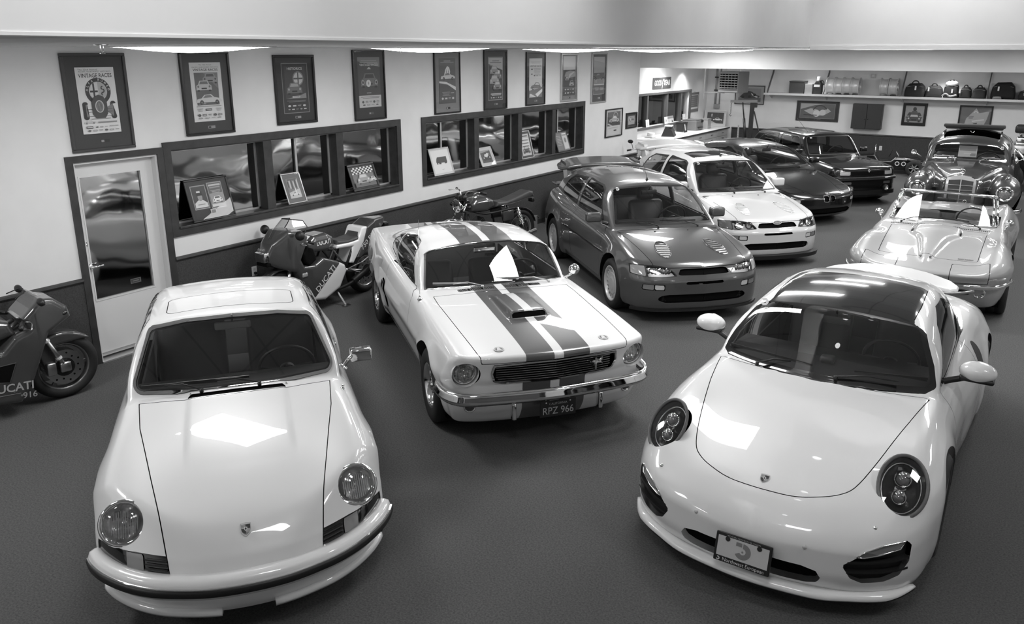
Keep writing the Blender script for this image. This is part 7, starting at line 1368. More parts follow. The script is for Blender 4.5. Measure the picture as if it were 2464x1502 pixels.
t = empty('ceiling_pipe', (-8.78, 23.2, 0), 0, 'white pipe hanging from the alcove ceiling beside the heater', 'pipe'); mk('drop_pipe', cyl((.15, -.6, 1.72), (.15, -.6, 2.78), .022), mat('pipe_white', .75, .4), t, smooth=True); mk('branch_pipe', cyl((.15, -.6, 1.92), (.75, -.6, 1.92), .016), mat('pipe_white'), t, smooth=True)
t = empty('wall_conduit', (-8.6, YB-.02, 0), 0, 'grey conduit running down the back wall to a junction', 'conduit'); mk('conduit', join(cyl((0, 0, 1.5), (0, 0, 2.78), .03), cyl((.12, 0, 1.55), (.12, 0, 2.78), .02)), mat('conduit_grey', .35, .4, .3), t, smooth=True); mk('junction_box', rbox(-.03, .14, -.05, .02, 1.42, 1.55, .01), mat('conduit_grey'), t); mk('conduit_clamp', join(box(-.05, .16, -.035, .02, 1.93, 1.96), box(-.05, .16, -.035, .02, 2.3, 2.33)), M_IRON, t)
# engine hoist
t = empty('engine_hoist', (-6.95, 21.8, 0), R_(180), 'dark steel engine hoist with hook standing in the alcove', 'hoist'); M_H = mat('hoist_steel', .035, .4, .4)
mk('mast', box(-.05, .05, -.04, .04, .08, 1.72), M_H, t); mk('boom', xf(box(-.12, .6, -.03, .03, -.032, .032), (0, 0, 1.76), ry=.03), mat('hoist_grey', .16, .4), t); mk('ram', join(cyl((.12, 0, .7), (.2, 0, 1.3), .035), cyl((.2, 0, 1.3), (.27, 0, 1.72), .018)), M_H, t, smooth=True); mk('brace', join(tube([(-.5, 0, .12), (-.06, 0, 1.5)], .018), box(-.12, -.05, -.05, .05, 1.6, 1.72)), M_H, t)
mk('base_legs', join(box(-.55, .7, -.36, -.29, .05, .12), box(-.55, .7, .29, .36, .05, .12), box(-.55, -.47, -.29, .29, .05, .12), box(-.05, .05, -.29, .29, .05, .12)), M_H, t); mk('chain', join(*[lathe([(.012, -.003), (.018, -.003), (.018, .003), (.012, .003), (.012, -.003)], 10, (i % 2, (i+1) % 2, 0), (.58, 0, 1.70-.032*i)) for i in range(9)]), M_IRON, t)
mk('hook', tube([(.58, 0, 1.42), (.60, 0, 1.38), (.58, 0, 1.345), (.555, 0, 1.37)], .008, sm=4), M_IRON, t, smooth=True)
for x in (-.5, .65):
    for y in (-.325, .325): mk('castor', join(lathe([(.001, -.015), (.025, -.015), (.025, .015), (.001, .015)], 16, (0, 1, 0), (x, y, .025))), M_BLACK, t, smooth=True)
t = empty('measuring_stick', (-7.55, 22.6, 0), 0, 'pale graduated stick standing upright before the back wainscot', 'stick'); mk('staff', box(-.02, .02, -.008, .008, .02, 1.05), gray(.4), t); mk('foot', box(-.09, .09, -.09, .09, 0, .02), M_BLACK, t); S = Sheet(); [S.rect(0, .06*i-.45, .03, .006, .05) for i in range(16)]; S.build('graduations', t, (0, -.0081, .55), (1, 0, 0))
# wall cabinet
x, z, w, h = back((2057, 248.5), (2121, 311)); t = empty('wall_cabinet', (x, YB, z), 0, 'dark two-door wall cabinet on the back wall', 'cabinet'); M_WC = mat('dark_cabinet', .03, .45); mk('carcass', box(-w/2, w/2, -.2, 0, 0, h), M_WC, t)
for s in (-1, 1): d = mk('door', rbox(-w/2+.005 if s < 0 else .004, -.004 if s < 0 else w/2-.005, -.222, -.2, .005, h-.005, .005), M_WC, t); mk('knob', lathe([(.001, .02), (.012, .018), (.006, 0)], 12, (0, -1, 0), (s*.035, -.222, h*.4)), M_IRON, d, smooth=True)
# ---------------------------------------------------------------- storage shelf along the back wall
SZ = 1.93; SY = YB-.5
sh = empty('storage_shelf', (0, YB, 0), 0, 'long white storage shelf high on the back wall', 'shelf'); M_SH = mat('shelf_white', .7, .45)
mk('shelf_board', rbox(-7.04, XR-.02, -.5, 0, SZ-.045, SZ, .004), M_SH, sh); mk('edge_strip', box(-7.04, XR-.02, -.506, -.5, SZ-.05, SZ+.006), M_SH, sh)
for x in (-6.95, -5.445, -3.53, -1.62, .3): mk('bracket', prism([(-.49, SZ+.0005), (-.46, SZ+.0005), (-.02, SZ+.55), (-.02, SZ+.62), (-.05, SZ+.62), (-.49, SZ+.06)], x-.012, x+.012, 'x'), mat('bracket_grey', .12, .5), sh); mk('under_bracket', prism([(-.4, SZ-.045), (-.01, SZ-.045), (-.01, SZ-.17)], x-.01, x+.01, 'x'), M_SH, sh)
def shelf_obj(name, x, label, cat, f, group=None, y=None, rz=0.):
    t = empty(name, (x, y or YB-.26, SZ+.001), rz, label, cat, group); f(t); return t
shelf_obj('storage_box', -6.18, 'dark lidded storage box at the left of the shelf', 'box', box_(.035, .40, .34, .33)); shelf_obj('storage_box', -5.86, 'small grey crate on the shelf beside the jug', 'box', box_(.3, .2, .26, .26, False), y=YB-.3)
def jug(t):
    putpuff('jug_body', [(-.11, 0), (.11, 0), (.12, .06), (.11, .26), (.05, .36), (-.05, .36), (-.11, .24)], .09, mat('jug_dark', .02, .4), t, .04, .02); mk('cap', lathe([(.001, .1), (.045, .1), (.05, .09), (.05, 0)], 20, (0, 0, 1), (0, 0, .355)), gray(.75), t, smooth=True); mk('jug_label', box(-.09, .06, -.098, -.094, .19, .25), gray(.7), t); mk('jug_handle', tube([(.06, 0, .36), (.13, 0, .33), (.14, 0, .24)], .015, sm=3), mat('jug_dark'), t, smooth=True)
shelf_obj('fluid_jug', -5.63, 'dark jug with white cap standing on the shelf', 'jug', jug, y=YB-.34)
def wheel_rim(g):
    def f(t):
        mk('rim_barrel', lathe([(.205, -.10), (.225, -.10), (.228, -.085), (.20, -.07), (.19, -.03), (.19, .06), (.205, .085), (.228, .09), (.228, .105), (.21, .105), (.195, .08), (.18, -.05), (.205, -.10)], 36, (1, 0, 0), (0, 0, .2285)), mat('rim_paint_%d' % int(g*100), g, .35, .2), t, smooth=True)
        mk('rim_disc', join(lathe([(.03, .06), (.07, .07), (.08, .06)], 24, (1, 0, 0), (0, 0, .2285)), *[xf(box(.055, .07, -.02, .02, .05, .195), (0, 0, 0), rx=2*PI*i/6) for i in range(6)]), mat('rim_paint_%d' % int(g*100)), t)
        for o in t.children[1:]: o.location = (0, 0, 0)
        V = t.children[1].data
        n0 = 24*3
        for i, v in enumerate(V.vertices):
            if i >= n0: v.co.z += .2285
    return f
for i, x in enumerate((-5.31, -5.10, -4.89, -4.68)): shelf_obj('wheel_rim', x, 'bare pale wheel rim in the row of four on the shelf', 'wheel rim', wheel_rim((.78, .74, .7, .66)[i]), 'four wheel rims in a row on the shelf', y=YB-.27)
for i, x in enumerate((-3.97, -3.75)): shelf_obj('wheel_rim', x, 'bare silver wheel rim in the pair on the shelf', 'wheel rim', wheel_rim(.6), 'pair of wheel rims on the shelf', y=YB-.27)
def bag(w, h, d, g, handle=True, tagc=None, lean=0.):
    def f(t):
        S = puff([(-w/2, 0), (w/2, 0), (w/2*1.02, h*.35), (w/2*.9, h*.75), (w*.28, h), (-w*.3, h*.97), (-w/2*.95, h*.7), (-w/2*1.03, h*.3)], lambda x, z: d/2*(1-.25*(z/h)**2)+0*x, .08, .022); put('bag_body', S, mat('bag_cloth_%d' % int(g*1000), g, .8), t)
        if handle: mk('handle', tube([(-w*.2, -d*.2, h*.92), (-w*.1, -d*.25, h*1.14), (w*.08, -d*.25, h*1.14), (w*.18, -d*.2, h*.92)], .014, sm=4), mat('bag_strap', .02, .7), t, smooth=True)
        mk('zip', tube([(-w*.42, -d*.42, h*.72), (0, -d*.40, h*.8), (w*.42, -d*.42, h*.72)], .006, sm=4), M_STEEL, t)
        if tagc: mk('luggage_tag', box(tagc[0]-.018, tagc[0]+.018, -d/2-.012, -d/2-.004, tagc[1]-.05, tagc[1]+.05), gray(.72), t)
    return f
shelf_obj('holdall', -3.24, 'black holdall at the left of the shelf bags', 'bag', bag(.46, .34, .34, .01, True, (.02, .22))); shelf_obj('holdall', -2.80, 'black holdall with white hanging tag', 'bag', bag(.38, .29, .3, .022, True, (-.12, .2)))
def pack(t): bag(.33, .38, .32, .02, True, (.03, .17))(t); mk('pack_lid', ellipsoid((0, -.03, .33), (.15, .13, .09), 18, 10), gray(.6), t, smooth=True); mk('pack_strap', tube([(-.18, -.16, .05), (-.1, -.2, .1), (.0, -.18, .04), (.14, -.17, .08)], .02, sm=4), gray(.35), t, smooth=True)
shelf_obj('rucksack', -2.42, 'rucksack with pale top between the black holdalls', 'bag', pack); shelf_obj('holdall', -2.10, 'small dark holdall right of the rucksack', 'bag', bag(.26, .27, .3, .018, True, (-.12, .17))); shelf_obj('holdall', -1.80, 'boxy dark bag with rigid handle at the right of the row', 'bag', bag(.30, .27, .3, .03))
def duff(t): bag(.9, .27, .36, .012, False)(t); S = Sheet(); S.text('FORD GT', -.1, 0, .1, .3, .4, bold=.01).build('lettering', t, (-.05, -.186, .13), (1, 0, 0))
shelf_obj('duffel_bag', -.52, 'long black duffel with grey lettering on the shelf', 'bag', duff, y=YB-.3)
def hel(t): bag(.5, .4, .4, .008, False, (-.1, .25))(t)
shelf_obj('helmet_bag', -1.30, 'large round black helmet bag left of the duffel', 'bag', hel, y=YB-.22); shelf_obj('cloth_bundle', -1.40, 'small pale folded cloth bundle by the shelf bracket', 'bundle', bag(.2, .09, .1, .3, False), y=YB-.47)
t = empty('wall_thermostat', (-4.33, YB, 2.42), 0, 'small pale thermostat on the wall above the shelf', 'thermostat'); mk('cover', rbox(-.06, .06, -.03, 0, -.05, .05, .008), gray(.5), t); mk('window', box(-.03, .03, -.0315, -.03, -.02, .03), gray(.65), t)
# ================================================================ motorcycles; x forward from the rear axle, y to the rider's left
def moto_wheel(t, x, R, w, rr, kind, disc=True, y=0., z=None, n=3, m=None, steer=0.):
    m = m or M_ALLOY; z = R if z is None else z
    pr = [(rr-.005, -w*.3), (rr+.01, -w*.42), ((R+rr)/2, -w*.5), (R-.018, -w*.36), (R, -w*.08), (R, w*.08), (R-.018, w*.36), ((R+rr)/2, w*.5), (rr+.01, w*.42), (rr-.005, w*.3), (rr-.012, 0), (rr-.005, -w*.3)]
    a = mk('wheel', lathe([(rr+.004, -w*.34), (rr-.012, -w*.30), (rr-.022, -w*.1), (rr-.022, w*.1), (rr-.012, w*.30), (rr+.004, w*.34), (rr-.004, 0), (rr+.004, -w*.34)], 44, (0, 1, 0)), m, t, smooth=True); a.location = (x, y, z); a.rotation_euler = (0, 0, steer)
    mk('tyre', lathe(pr, 48, (0, 1, 0)), M_RUB, a, smooth=True)
    if kind == 'wire': g = [cyl((.03*math.cos(q+s), sy*.03, .03*math.sin(q+s)), ((rr-.02)*math.cos(q), 0, (rr-.02)*math.sin(q)), .0018, n=4) for i in range(18) for sy, s in ((1, .6), (-1, -.6)) for q in (2*PI*i/18+(.17 if sy > 0 else 0),)]; tag(mk('spokes', join(*g), M_CHROME, a), kind='stuff')
    else:
        for i in range(n): mk('spoke', xf(rbox(.03, rr-.01, -.014, .014, -.02, .02, .008), ry=2*PI*i/n), m, a)
    mk('hub', lathe([(.001, -.05), (.03, -.05), (.04, -.03), (.04, .03), (.03, .05), (.001, .05)], 20, (0, 1, 0)), m, a, smooth=True)
    if disc:
        for s in (1, -1):
            d = mk('brake_disc', lathe([(.085, s*.055-.002), (.16, s*.055-.002), (.16, s*.055+.003), (.085, s*.055+.003), (.085, s*.055-.002)], 36, (0, 1, 0)), M_STEEL, a); mk('disc_carrier', lathe([(.03, s*.055), (.085, s*.055), (.085, s*.055+.004), (.03, s*.055+.004)], 18, (0, 1, 0)), M_IRON, a)
            for i in range(14): q = 2*PI*i/14; mk('disc_hole', lathe([(.001, 0), (.009, 0)], 8, (0, 1, 0), ((.11+.022*(i % 2))*math.cos(q), s*.0585, (.11+.022*(i % 2))*math.sin(q))), M_DARK, a)
    return a
def fork(t, xw, zw, xt, zt, half=.085, r=.02, m=None, ur=.027):
    for s in (1, -1):
        p, q = np.array([xw, s*half, zw]), np.array([xt, s*half, zt]); f = mk('fork_leg', cyl(p, p*.45+q*.55, r+.008), m or M_STEEL, t, smooth=True); mk('fork_tube', cyl(p*.5+q*.5, q, r), M_CHROME, f, smooth=True)
    for k in (.72, .97): c_ = np.array([xw, 0, zw])*(1-k)+np.array([xt, 0, zt])*k; mk('fork_yoke', xf(rbox(-.035, .035, -half-.035, half+.035, -.015, .015, .008), c_, ry=-.4), M_IRON, t, smooth=True)
def bars(t, x, z, w, back=.12, rise=.06, low=False, m=None):
    for s in (1, -1):
        mk('handlebar', tube([(x, s*.04, z), (x-.01, s*.1, z+rise), (x-back*.5, s*(w*.75), z+rise), (x-back, s*w, z+rise-.02)], .011, sm=4), m or M_CHROME, t, smooth=True); mk('grip', cyl((x-back*.6, s*w*.8, z+rise), (x-back, s*w, z+rise-.02), .018), M_BLACK, t, smooth=True); mk('brake_lever', tube([(x-back*.5, s*w*.72, z+rise), (x+.03, s*w*.8, z+rise-.01), (x+.0, s*w*1.02, z+rise-.02)], .006, sm=3), M_STEEL, t, smooth=True)
def engine(t, x, z, s=1.):
    mk('crankcase', xf(ellipsoid((0, 0, 0), (.17*s, .15*s, .14*s), 20, 12), (x, 0, z)), M_IRON, t, smooth=True); mk('clutch_cover', lathe([(.001, .03), (.07, .03), (.085, .0)], 24, (0, 1, 0), (x-.05, .14*s, z-.02)), M_STEEL, t, smooth=True)
    for ang in (.35, -1.05):
        for i in range(7): mk('cooling_fin', xf(rbox(-.075*s, .075*s, -.085*s, .085*s, .10+.022*i, .108+.022*i, .003), (x+.02, 0, z), ry=-ang+.9), M_IRON, t)
def sport_f1(t):
    """half-faired racer of the eighties; red over white"""
    moto_wheel(t, 0, .29, .14, .205, 'cast', n=5, m=M_ALLOY); moto_wheel(t, 1.38, .29, .12, .205, 'cast', n=5); fork(t, 1.38, .29, 1.16, .92, m=M_STEEL)
    mk('front_fender', sweep([(1.38+.315*math.cos(a), 0, .29+.315*math.sin(a)) for a in np.linspace(.2, 2.3, 14)], [(-.06, -.012), (.06, -.012), (.06, .006), (-.06, .006)]), P_BIKE, t, smooth=True)
    engine(t, .72, .36); R = .016
    for s in (1, -1):
        Y = s*.11
        for nm, pts in (('frame_tube', [(1.1, s*.04, .82), (.62, Y, .70), (.25, Y*.9, .72)]), ('frame_tube', [(1.08, s*.04, .74), (.75, Y, .47), (.62, Y, .70)]), ('frame_tube', [(.62, Y, .70), (.42, Y, .44), (.75, Y, .47)]), ('swingarm', [(.42, s*.1, .40), (.0, s*.1, .29)]), ('frame_tube', [(.42, Y, .44), (.25, Y, .72)])): mk(nm, tube(pts, R if nm != 'swingarm' else .022, 8), M_IRON if nm != 'swingarm' else M_STEEL, t, smooth=True)
    putpuff('fuel_tank', [(1.06, .74), (1.04, .86), (.92, .93), (.72, .93), (.58, .86), (.52, .74), (.7, .71)], lambda x, z: .15-.08*np.clip((.72-x)/.2, 0, 1)-.25*np.clip(z-.86, 0, .1), P_BIKE, t, .06, .014)
    putpuff('seat', [(.56, .74), (.54, .80), (.36, .775), (.18, .79), (.14, .86), (.08, .86), (.06, .76), (.3, .72)], .13, M_LEATHER, t, .04, .014)
    w = putpuff('seat_panel', [(.58, .70), (.56, .75), (.36, .74), (.2, .75), (.13, .88), (.10, .90), (.02, .89), (.1, .70), (.30, .46), (.36, .48), (.30, .68)], .14, P_WHITE, t, .03, .014)
    putpuff('tail_cowl', [(.12, .70), (.04, .89), (-.12, .96), (-.36, .95), (-.38, .90), (-.34, .84), (-.1, .72), (.18, .50), (.24, .52)], lambda x, z: .145-.10*np.clip((-.1-x)/.3, 0, 1), P_BIKE, t, .03, .014)
    putpuff('tail_light', [(-.37, .86), (-.45, .86), (-.46, .80), (-.38, .79)], .06, mat('tail_lens', .02, .2), t, .02, .012)
    # fairing: nose, sides
    wide = lambda x, z: np.clip(.17+.10*np.clip((1.35-x)/.2, 0, 1)*np.clip((z-.5)/.3, 0, 1), .05, .27)-.0*z
    S = puff([(1.58, .72), (1.60, .80), (1.52, .94), (1.34, 1.06), (1.14, 1.04), (1.06, .96), (1.10, .84), (1.18, .70), (1.14, .62), (.98, .60), (.84, .66), (.62, .57), (.50, .50), (.47, .42), (.60, .22), (.85, .13), (1.02, .16), (1.14, .36), (1.26, .56), (1.45, .64)], lambda x, z: .20-.15*np.clip((x-1.25)/.4, 0, 1)**1.3+.0*z, .05, .014)
    white, red = S.split((S.z-.2)+.79*(S.x-1.03)); put('fairing_lower', white, P_WHITE, t, 'white lower fairing panel'); put('fairing', red, P_BIKE, t)
    for s in (1, -1):
        putpuff('fairing_gap', [(1.08, .60), (1.14, .66), (1.16, .76), (1.10, .84), (1.0, .80), (.96, .66)], .205, M_DARK, t, .03, .016) if s > 0 else None
    mk('windscreen', (lambda P2: (np.array(P2), [[i, i+1, 7+i+1, 7+i] for i in range(6)]+[[7+i, 7+i+1, 14+i+1, 14+i] for i in range(6)]))([(1.50-.35*abs(a)**2, a*.19, .95+.0*a) for a in np.linspace(-1, 1, 7)]+[(1.40-.35*abs(a)**2, a*.17, 1.07) for a in np.linspace(-1, 1, 7)]+[(1.26-.2*abs(a)**2, a*.11, 1.18-.04*a*a) for a in np.linspace(-1, 1, 7)]), glass('screen_acrylic', .85, 1.45), t, smooth=True)
    mk('screen_edge', tube([(1.50-.35*abs(a)**2, a*.19, .95) for a in (-1,)]+[(1.40-.35, -.17, 1.07)]+[(1.26-.2*abs(a)**2, a*.11, 1.18-.04*a*a) for a in np.linspace(-1, 1, 7)]+[(1.05, .17, 1.07), (1.15, .19, .95)], .006, 6), M_BLACK, t, smooth=True)
    mk('headlight', rbox(1.55, 1.625, -.085, .085, .735, .85, .015, 3), M_REFL, t, smooth=True); mk('headlight_lens', rbox(1.625, 1.631, -.08, .08, .74, .845, .003), M_LENS, t); mk('nose_vent', rbox(1.54, 1.605, -.09, .09, .685, .73, .01), M_DARK, t)
    for s in (1, -1): mk('mirror', ellipsoid((1.28, s*.30, 1.02), (.05, .06, .055), 18, 10), M_BLACK, t, smooth=True); mk('indicator', rbox(1.12, 1.2, s*.2-.012, s*.2+.012, .49, .54, .01), mat('clear_indicator', .5, .1, coat=1.), t, smooth=True)
    bars(t, 1.16, .90, .26, low=True, rise=.0)
    mk('exhaust', join(tube([(.95, .12, .4), (.8, .16, .22), (.5, .17, .22), (.3, .17, .26)], .024, sm=4), cyl((.36, .17, .25), (-.22, .19, .48), .045, .04, 16)), M_IRON, t, smooth=True); mk('shock', join(*[lathe([(.028, -.006), (.036, 0), (.028, .006)], 14, (0, .0, 1), (.24, 0, .45+.025*i)) for i in range(10)]+[cyl((.24, 0, .42), (.26, 0, .72), .018)]), M_STEEL, t, smooth=True)
    mk('rear_set', join(tube([(.42, .15, .42), (.25, .17, .34), (.05, .15, .32)], .01), tube([(.42, .15, .42), (.2, .17, .46), (.0, .12, .5)], .008)), M_STEEL, t); mk('side_stand', join(tube([(.62, .12, .2), (.60, .26, .015)], .013), box(.55, .65, .24, .30, .003, .015)), M_STEEL, t)
    for s in (1, -1):
        u = (-s, 0, 0); v = (0, 0, 1)
        S1 = Sheet(); S1.text('DUCATI', 0, 0, .075, .68, .22, shear=.15, bold=.012).build('tank_lettering', t, (.80, s*.152, .83), u, (0, -.25*s, .97), lift=.003)
        S2 = Sheet(); S2.text('750 F1', 0, 0, .085, .68, .24, shear=.1, bold=.012).build('tail_lettering', t, (.06, s*.146, .70), np.array([-s*.80, 0, .6*1.]) if s > 0 else np.array([.8, 0, -.6]), (.6, 0, .8) if s > 0 else (.6, 0, .8), lift=.004)
        S3 = Sheet(); S3.text('DUCATI', 0, 0, .10, .68, .38, bold=.01).build('fairing_lettering', t, (.845, s*.202, .40), np.array([-.785*s, 0, .62*s]), np.array([.62, 0, .785]), lift=.004)
    S4 = Sheet(); S4.text('DUCATI', 0, 0, .035, .6, .11).build('nose_lettering', t, (1.585, 0, .87), (0, 1, 0), (-.5, 0, .86), lift=.012)
def sport_916(t):
    """full-faired superbike"""
    moto_wheel(t, 0, .30, .17, .215, 'cast', n=3, m=mat('bronze_wheel', .22, .3, .7)); moto_wheel(t, 1.41, .30, .12, .215, 'cast', n=3, m=mat('bronze_wheel'), steer=0.)
    for s in (1, -1):
        p, q = np.array([1.41, s*.095, .30]), np.array([1.17, s*.095, .86]); f = mk('fork_leg', cyl(p*.35+q*.65, q, .028), mat('fork_gold', .25, .3, .8), t, smooth=True); mk('fork_tube', cyl(p, p*.35+q*.65, .021), M_STEEL, f, smooth=True); mk('fork_foot', rbox(1.36, 1.45, s*.095-.022, s*.095+.022, .27, .36, .012), M_STEEL, f, smooth=True); mk('fork_collar', join(cyl(p*.82+q*.18, p*.79+q*.21, .026), cyl(p*.5+q*.5, p*.47+q*.53, .027)), gray(.7), f)
        mk('brake_caliper', rbox(1.25, 1.33, s*.085-.03, s*.085+.03, .26, .38, .015, 2), M_STEEL, t, smooth=True)
    S = puff([(1.41+.33*math.cos(a), .30+.33*math.sin(a)) for a in np.linspace(.75, 2.15, 10)]+[(1.20, .50), (1.26, .28), (1.34, .36), (1.36, .52)], lambda x, z: .075+0*x, .03, .012); put('front_fender', S, P_BIKE, t)
    S = puff([(1.52, .76), (1.50, .86), (1.38, .97), (1.26, 1.0), (1.20, .95), (1.10, .86), (1.14, .76), (1.02, .72), (.92, .62), (.78, .63), (.70, .42), (.78, .16), (1.00, .13), (1.12, .30), (1.22, .52), (1.30, .68)], lambda x, z: .215-.14*np.clip((x-1.2)/.34, 0, 1)**1.2+.0*z, .05, .014); put('fairing', S, P_BIKE, t)
    for s in (1, -1):
        mk('fairing_vent', (np.array([(x, s*.2165, z) for x, z in ((1.0, .50), (.93, .34), (.78, .38), (.80, .50))]), [[0, 1, 2, 3]]), M_DARK, t); mk('fairing_vent_rim', tube([(x, s*.2165, z) for x, z in ((1.0, .50), (.93, .34), (.78, .38), (.80, .50), (1.0, .50))], .004), P_BIKE, t)
        for x, z in ((1.05, .3), (.95, .25), (.8, .24), (1.0, .2), (.9, .58)): mk('fairing_bolt', lathe([(.001, .003), (.008, .002), (.009, 0)], 10, (0, s, 0), (x, s*.216, z)), M_STEEL, t)
        S1 = Sheet(); S1.text('DUCATI', 0, 0, .10, .4, .34, bold=.02).text('916', .14*1, -.085, .075, .33, .11, bold=.01).rect(-.04, -.055, .22, .004, .3).build('fairing_lettering', t, (.93, s*.217, .29), (-s, 0, .1*s), (.1, 0, 1), lift=.003)
        S1 = Sheet(); S1.text('DUCATI', 0, 0, .05, .6, .17, bold=.01).build('tank_lettering', t, (.76, s*.155, .80), (-s, 0, 0), (0, -.2*s, 1), lift=.004)
        mk('headlight', ellipsoid((1.44, s*.07, .81), (.06, .055, .035), 16, 8), M_GLOSSBLK, t, smooth=True); mk('mirror', join(tube([(1.30, s*.16, .93), (1.26, s*.26, 1.0)], .01), ellipsoid((1.24, s*.29, 1.0), (.03, .06, .035), 16, 8)), M_BLACK, t, smooth=True)
        mk('clip_on', tube([(1.16, s*.1, .84), (1.06, s*.28, .82)], .013), M_IRON, t, smooth=True); mk('grip', cyl((1.10, s*.21, .828), (1.05, s*.33, .815), .018), M_BLACK, t, smooth=True); mk('brake_lever', tube([(1.12, s*.2, .83), (1.16, s*.24, .825), (1.12, s*.36, .80)], .006, sm=3), M_STEEL, t, smooth=True)
        mk('frame_tube', tube([(1.10, s*.05, .80), (.8, s*.14, .66), (.45, s*.13, .48)], .018, sm=4), mat('frame_bronze', .2, .35, .6), t, smooth=True)
    mk('top_yoke', rbox(1.08, 1.2, -.13, .13, .845, .87, .015), M_STEEL, t, smooth=True); mk('fork_cap', join(*[lathe([(.001, .02), (.02, .02), (.026, 0)], 16, (0, 0, 1), (1.16, s*.095, .87)) for s in (1, -1)]), M_STEEL, t)
    mk('windscreen', (lambda P2: (np.array(P2), [[i, i+1, 7+i+1, 7+i] for i in range(6)]))([(1.42-.22*a*a, a*.17, .93-.03*a*a) for a in np.linspace(-1, 1, 7)]+[(1.20-.1*a*a, a*.12, 1.07-.05*a*a) for a in np.linspace(-1, 1, 7)]), glass('screen_acrylic', .85, 1.45), t, smooth=True)
    mk('screen_edge', tube([(1.20-.1*a*a, a*.12, 1.07-.05*a*a) for a in np.linspace(-1, 1, 7)], .005, 6), M_BLACK, t, smooth=True)
    putpuff('fuel_tank', [(1.06, .72), (1.02, .84), (.86, .90), (.66, .88), (.52, .78), (.5, .70), (.8, .66)], lambda x, z: .16-.3*np.clip(z-.82, 0, .1), P_BIKE, t, .06, .016); putpuff('seat', [(.54, .74), (.5, .80), (.24, .79), (.14, .84), (.12, .78), (.4, .72)], .12, M_LEATHER, t, .04, .016); putpuff('tail_cowl', [(.4, .66), (.38, .73), (.14, .80), (.12, .86), (-.28, .93), (-.34, .89), (-.1, .72)], lambda x, z: .13-.07*np.clip((.1-x)/.4, 0, 1), P_BIKE, t, .04, .016)
    engine(t, .75, .38); mk('swingarm', rbox(0, .48, .06, .12, .29, .36, .02), M_STEEL, t, smooth=True); mk('exhaust', both(cyl((.1, .1, .72), (-.32, .1, .84), .045, .045, 16)), M_STEEL, t, smooth=True); mk('side_stand', join(tube([(.66, .15, .18), (.64, .30, .015)], .012), box(.60, .68, .28, .33, .003, .015)), M_STEEL, t)
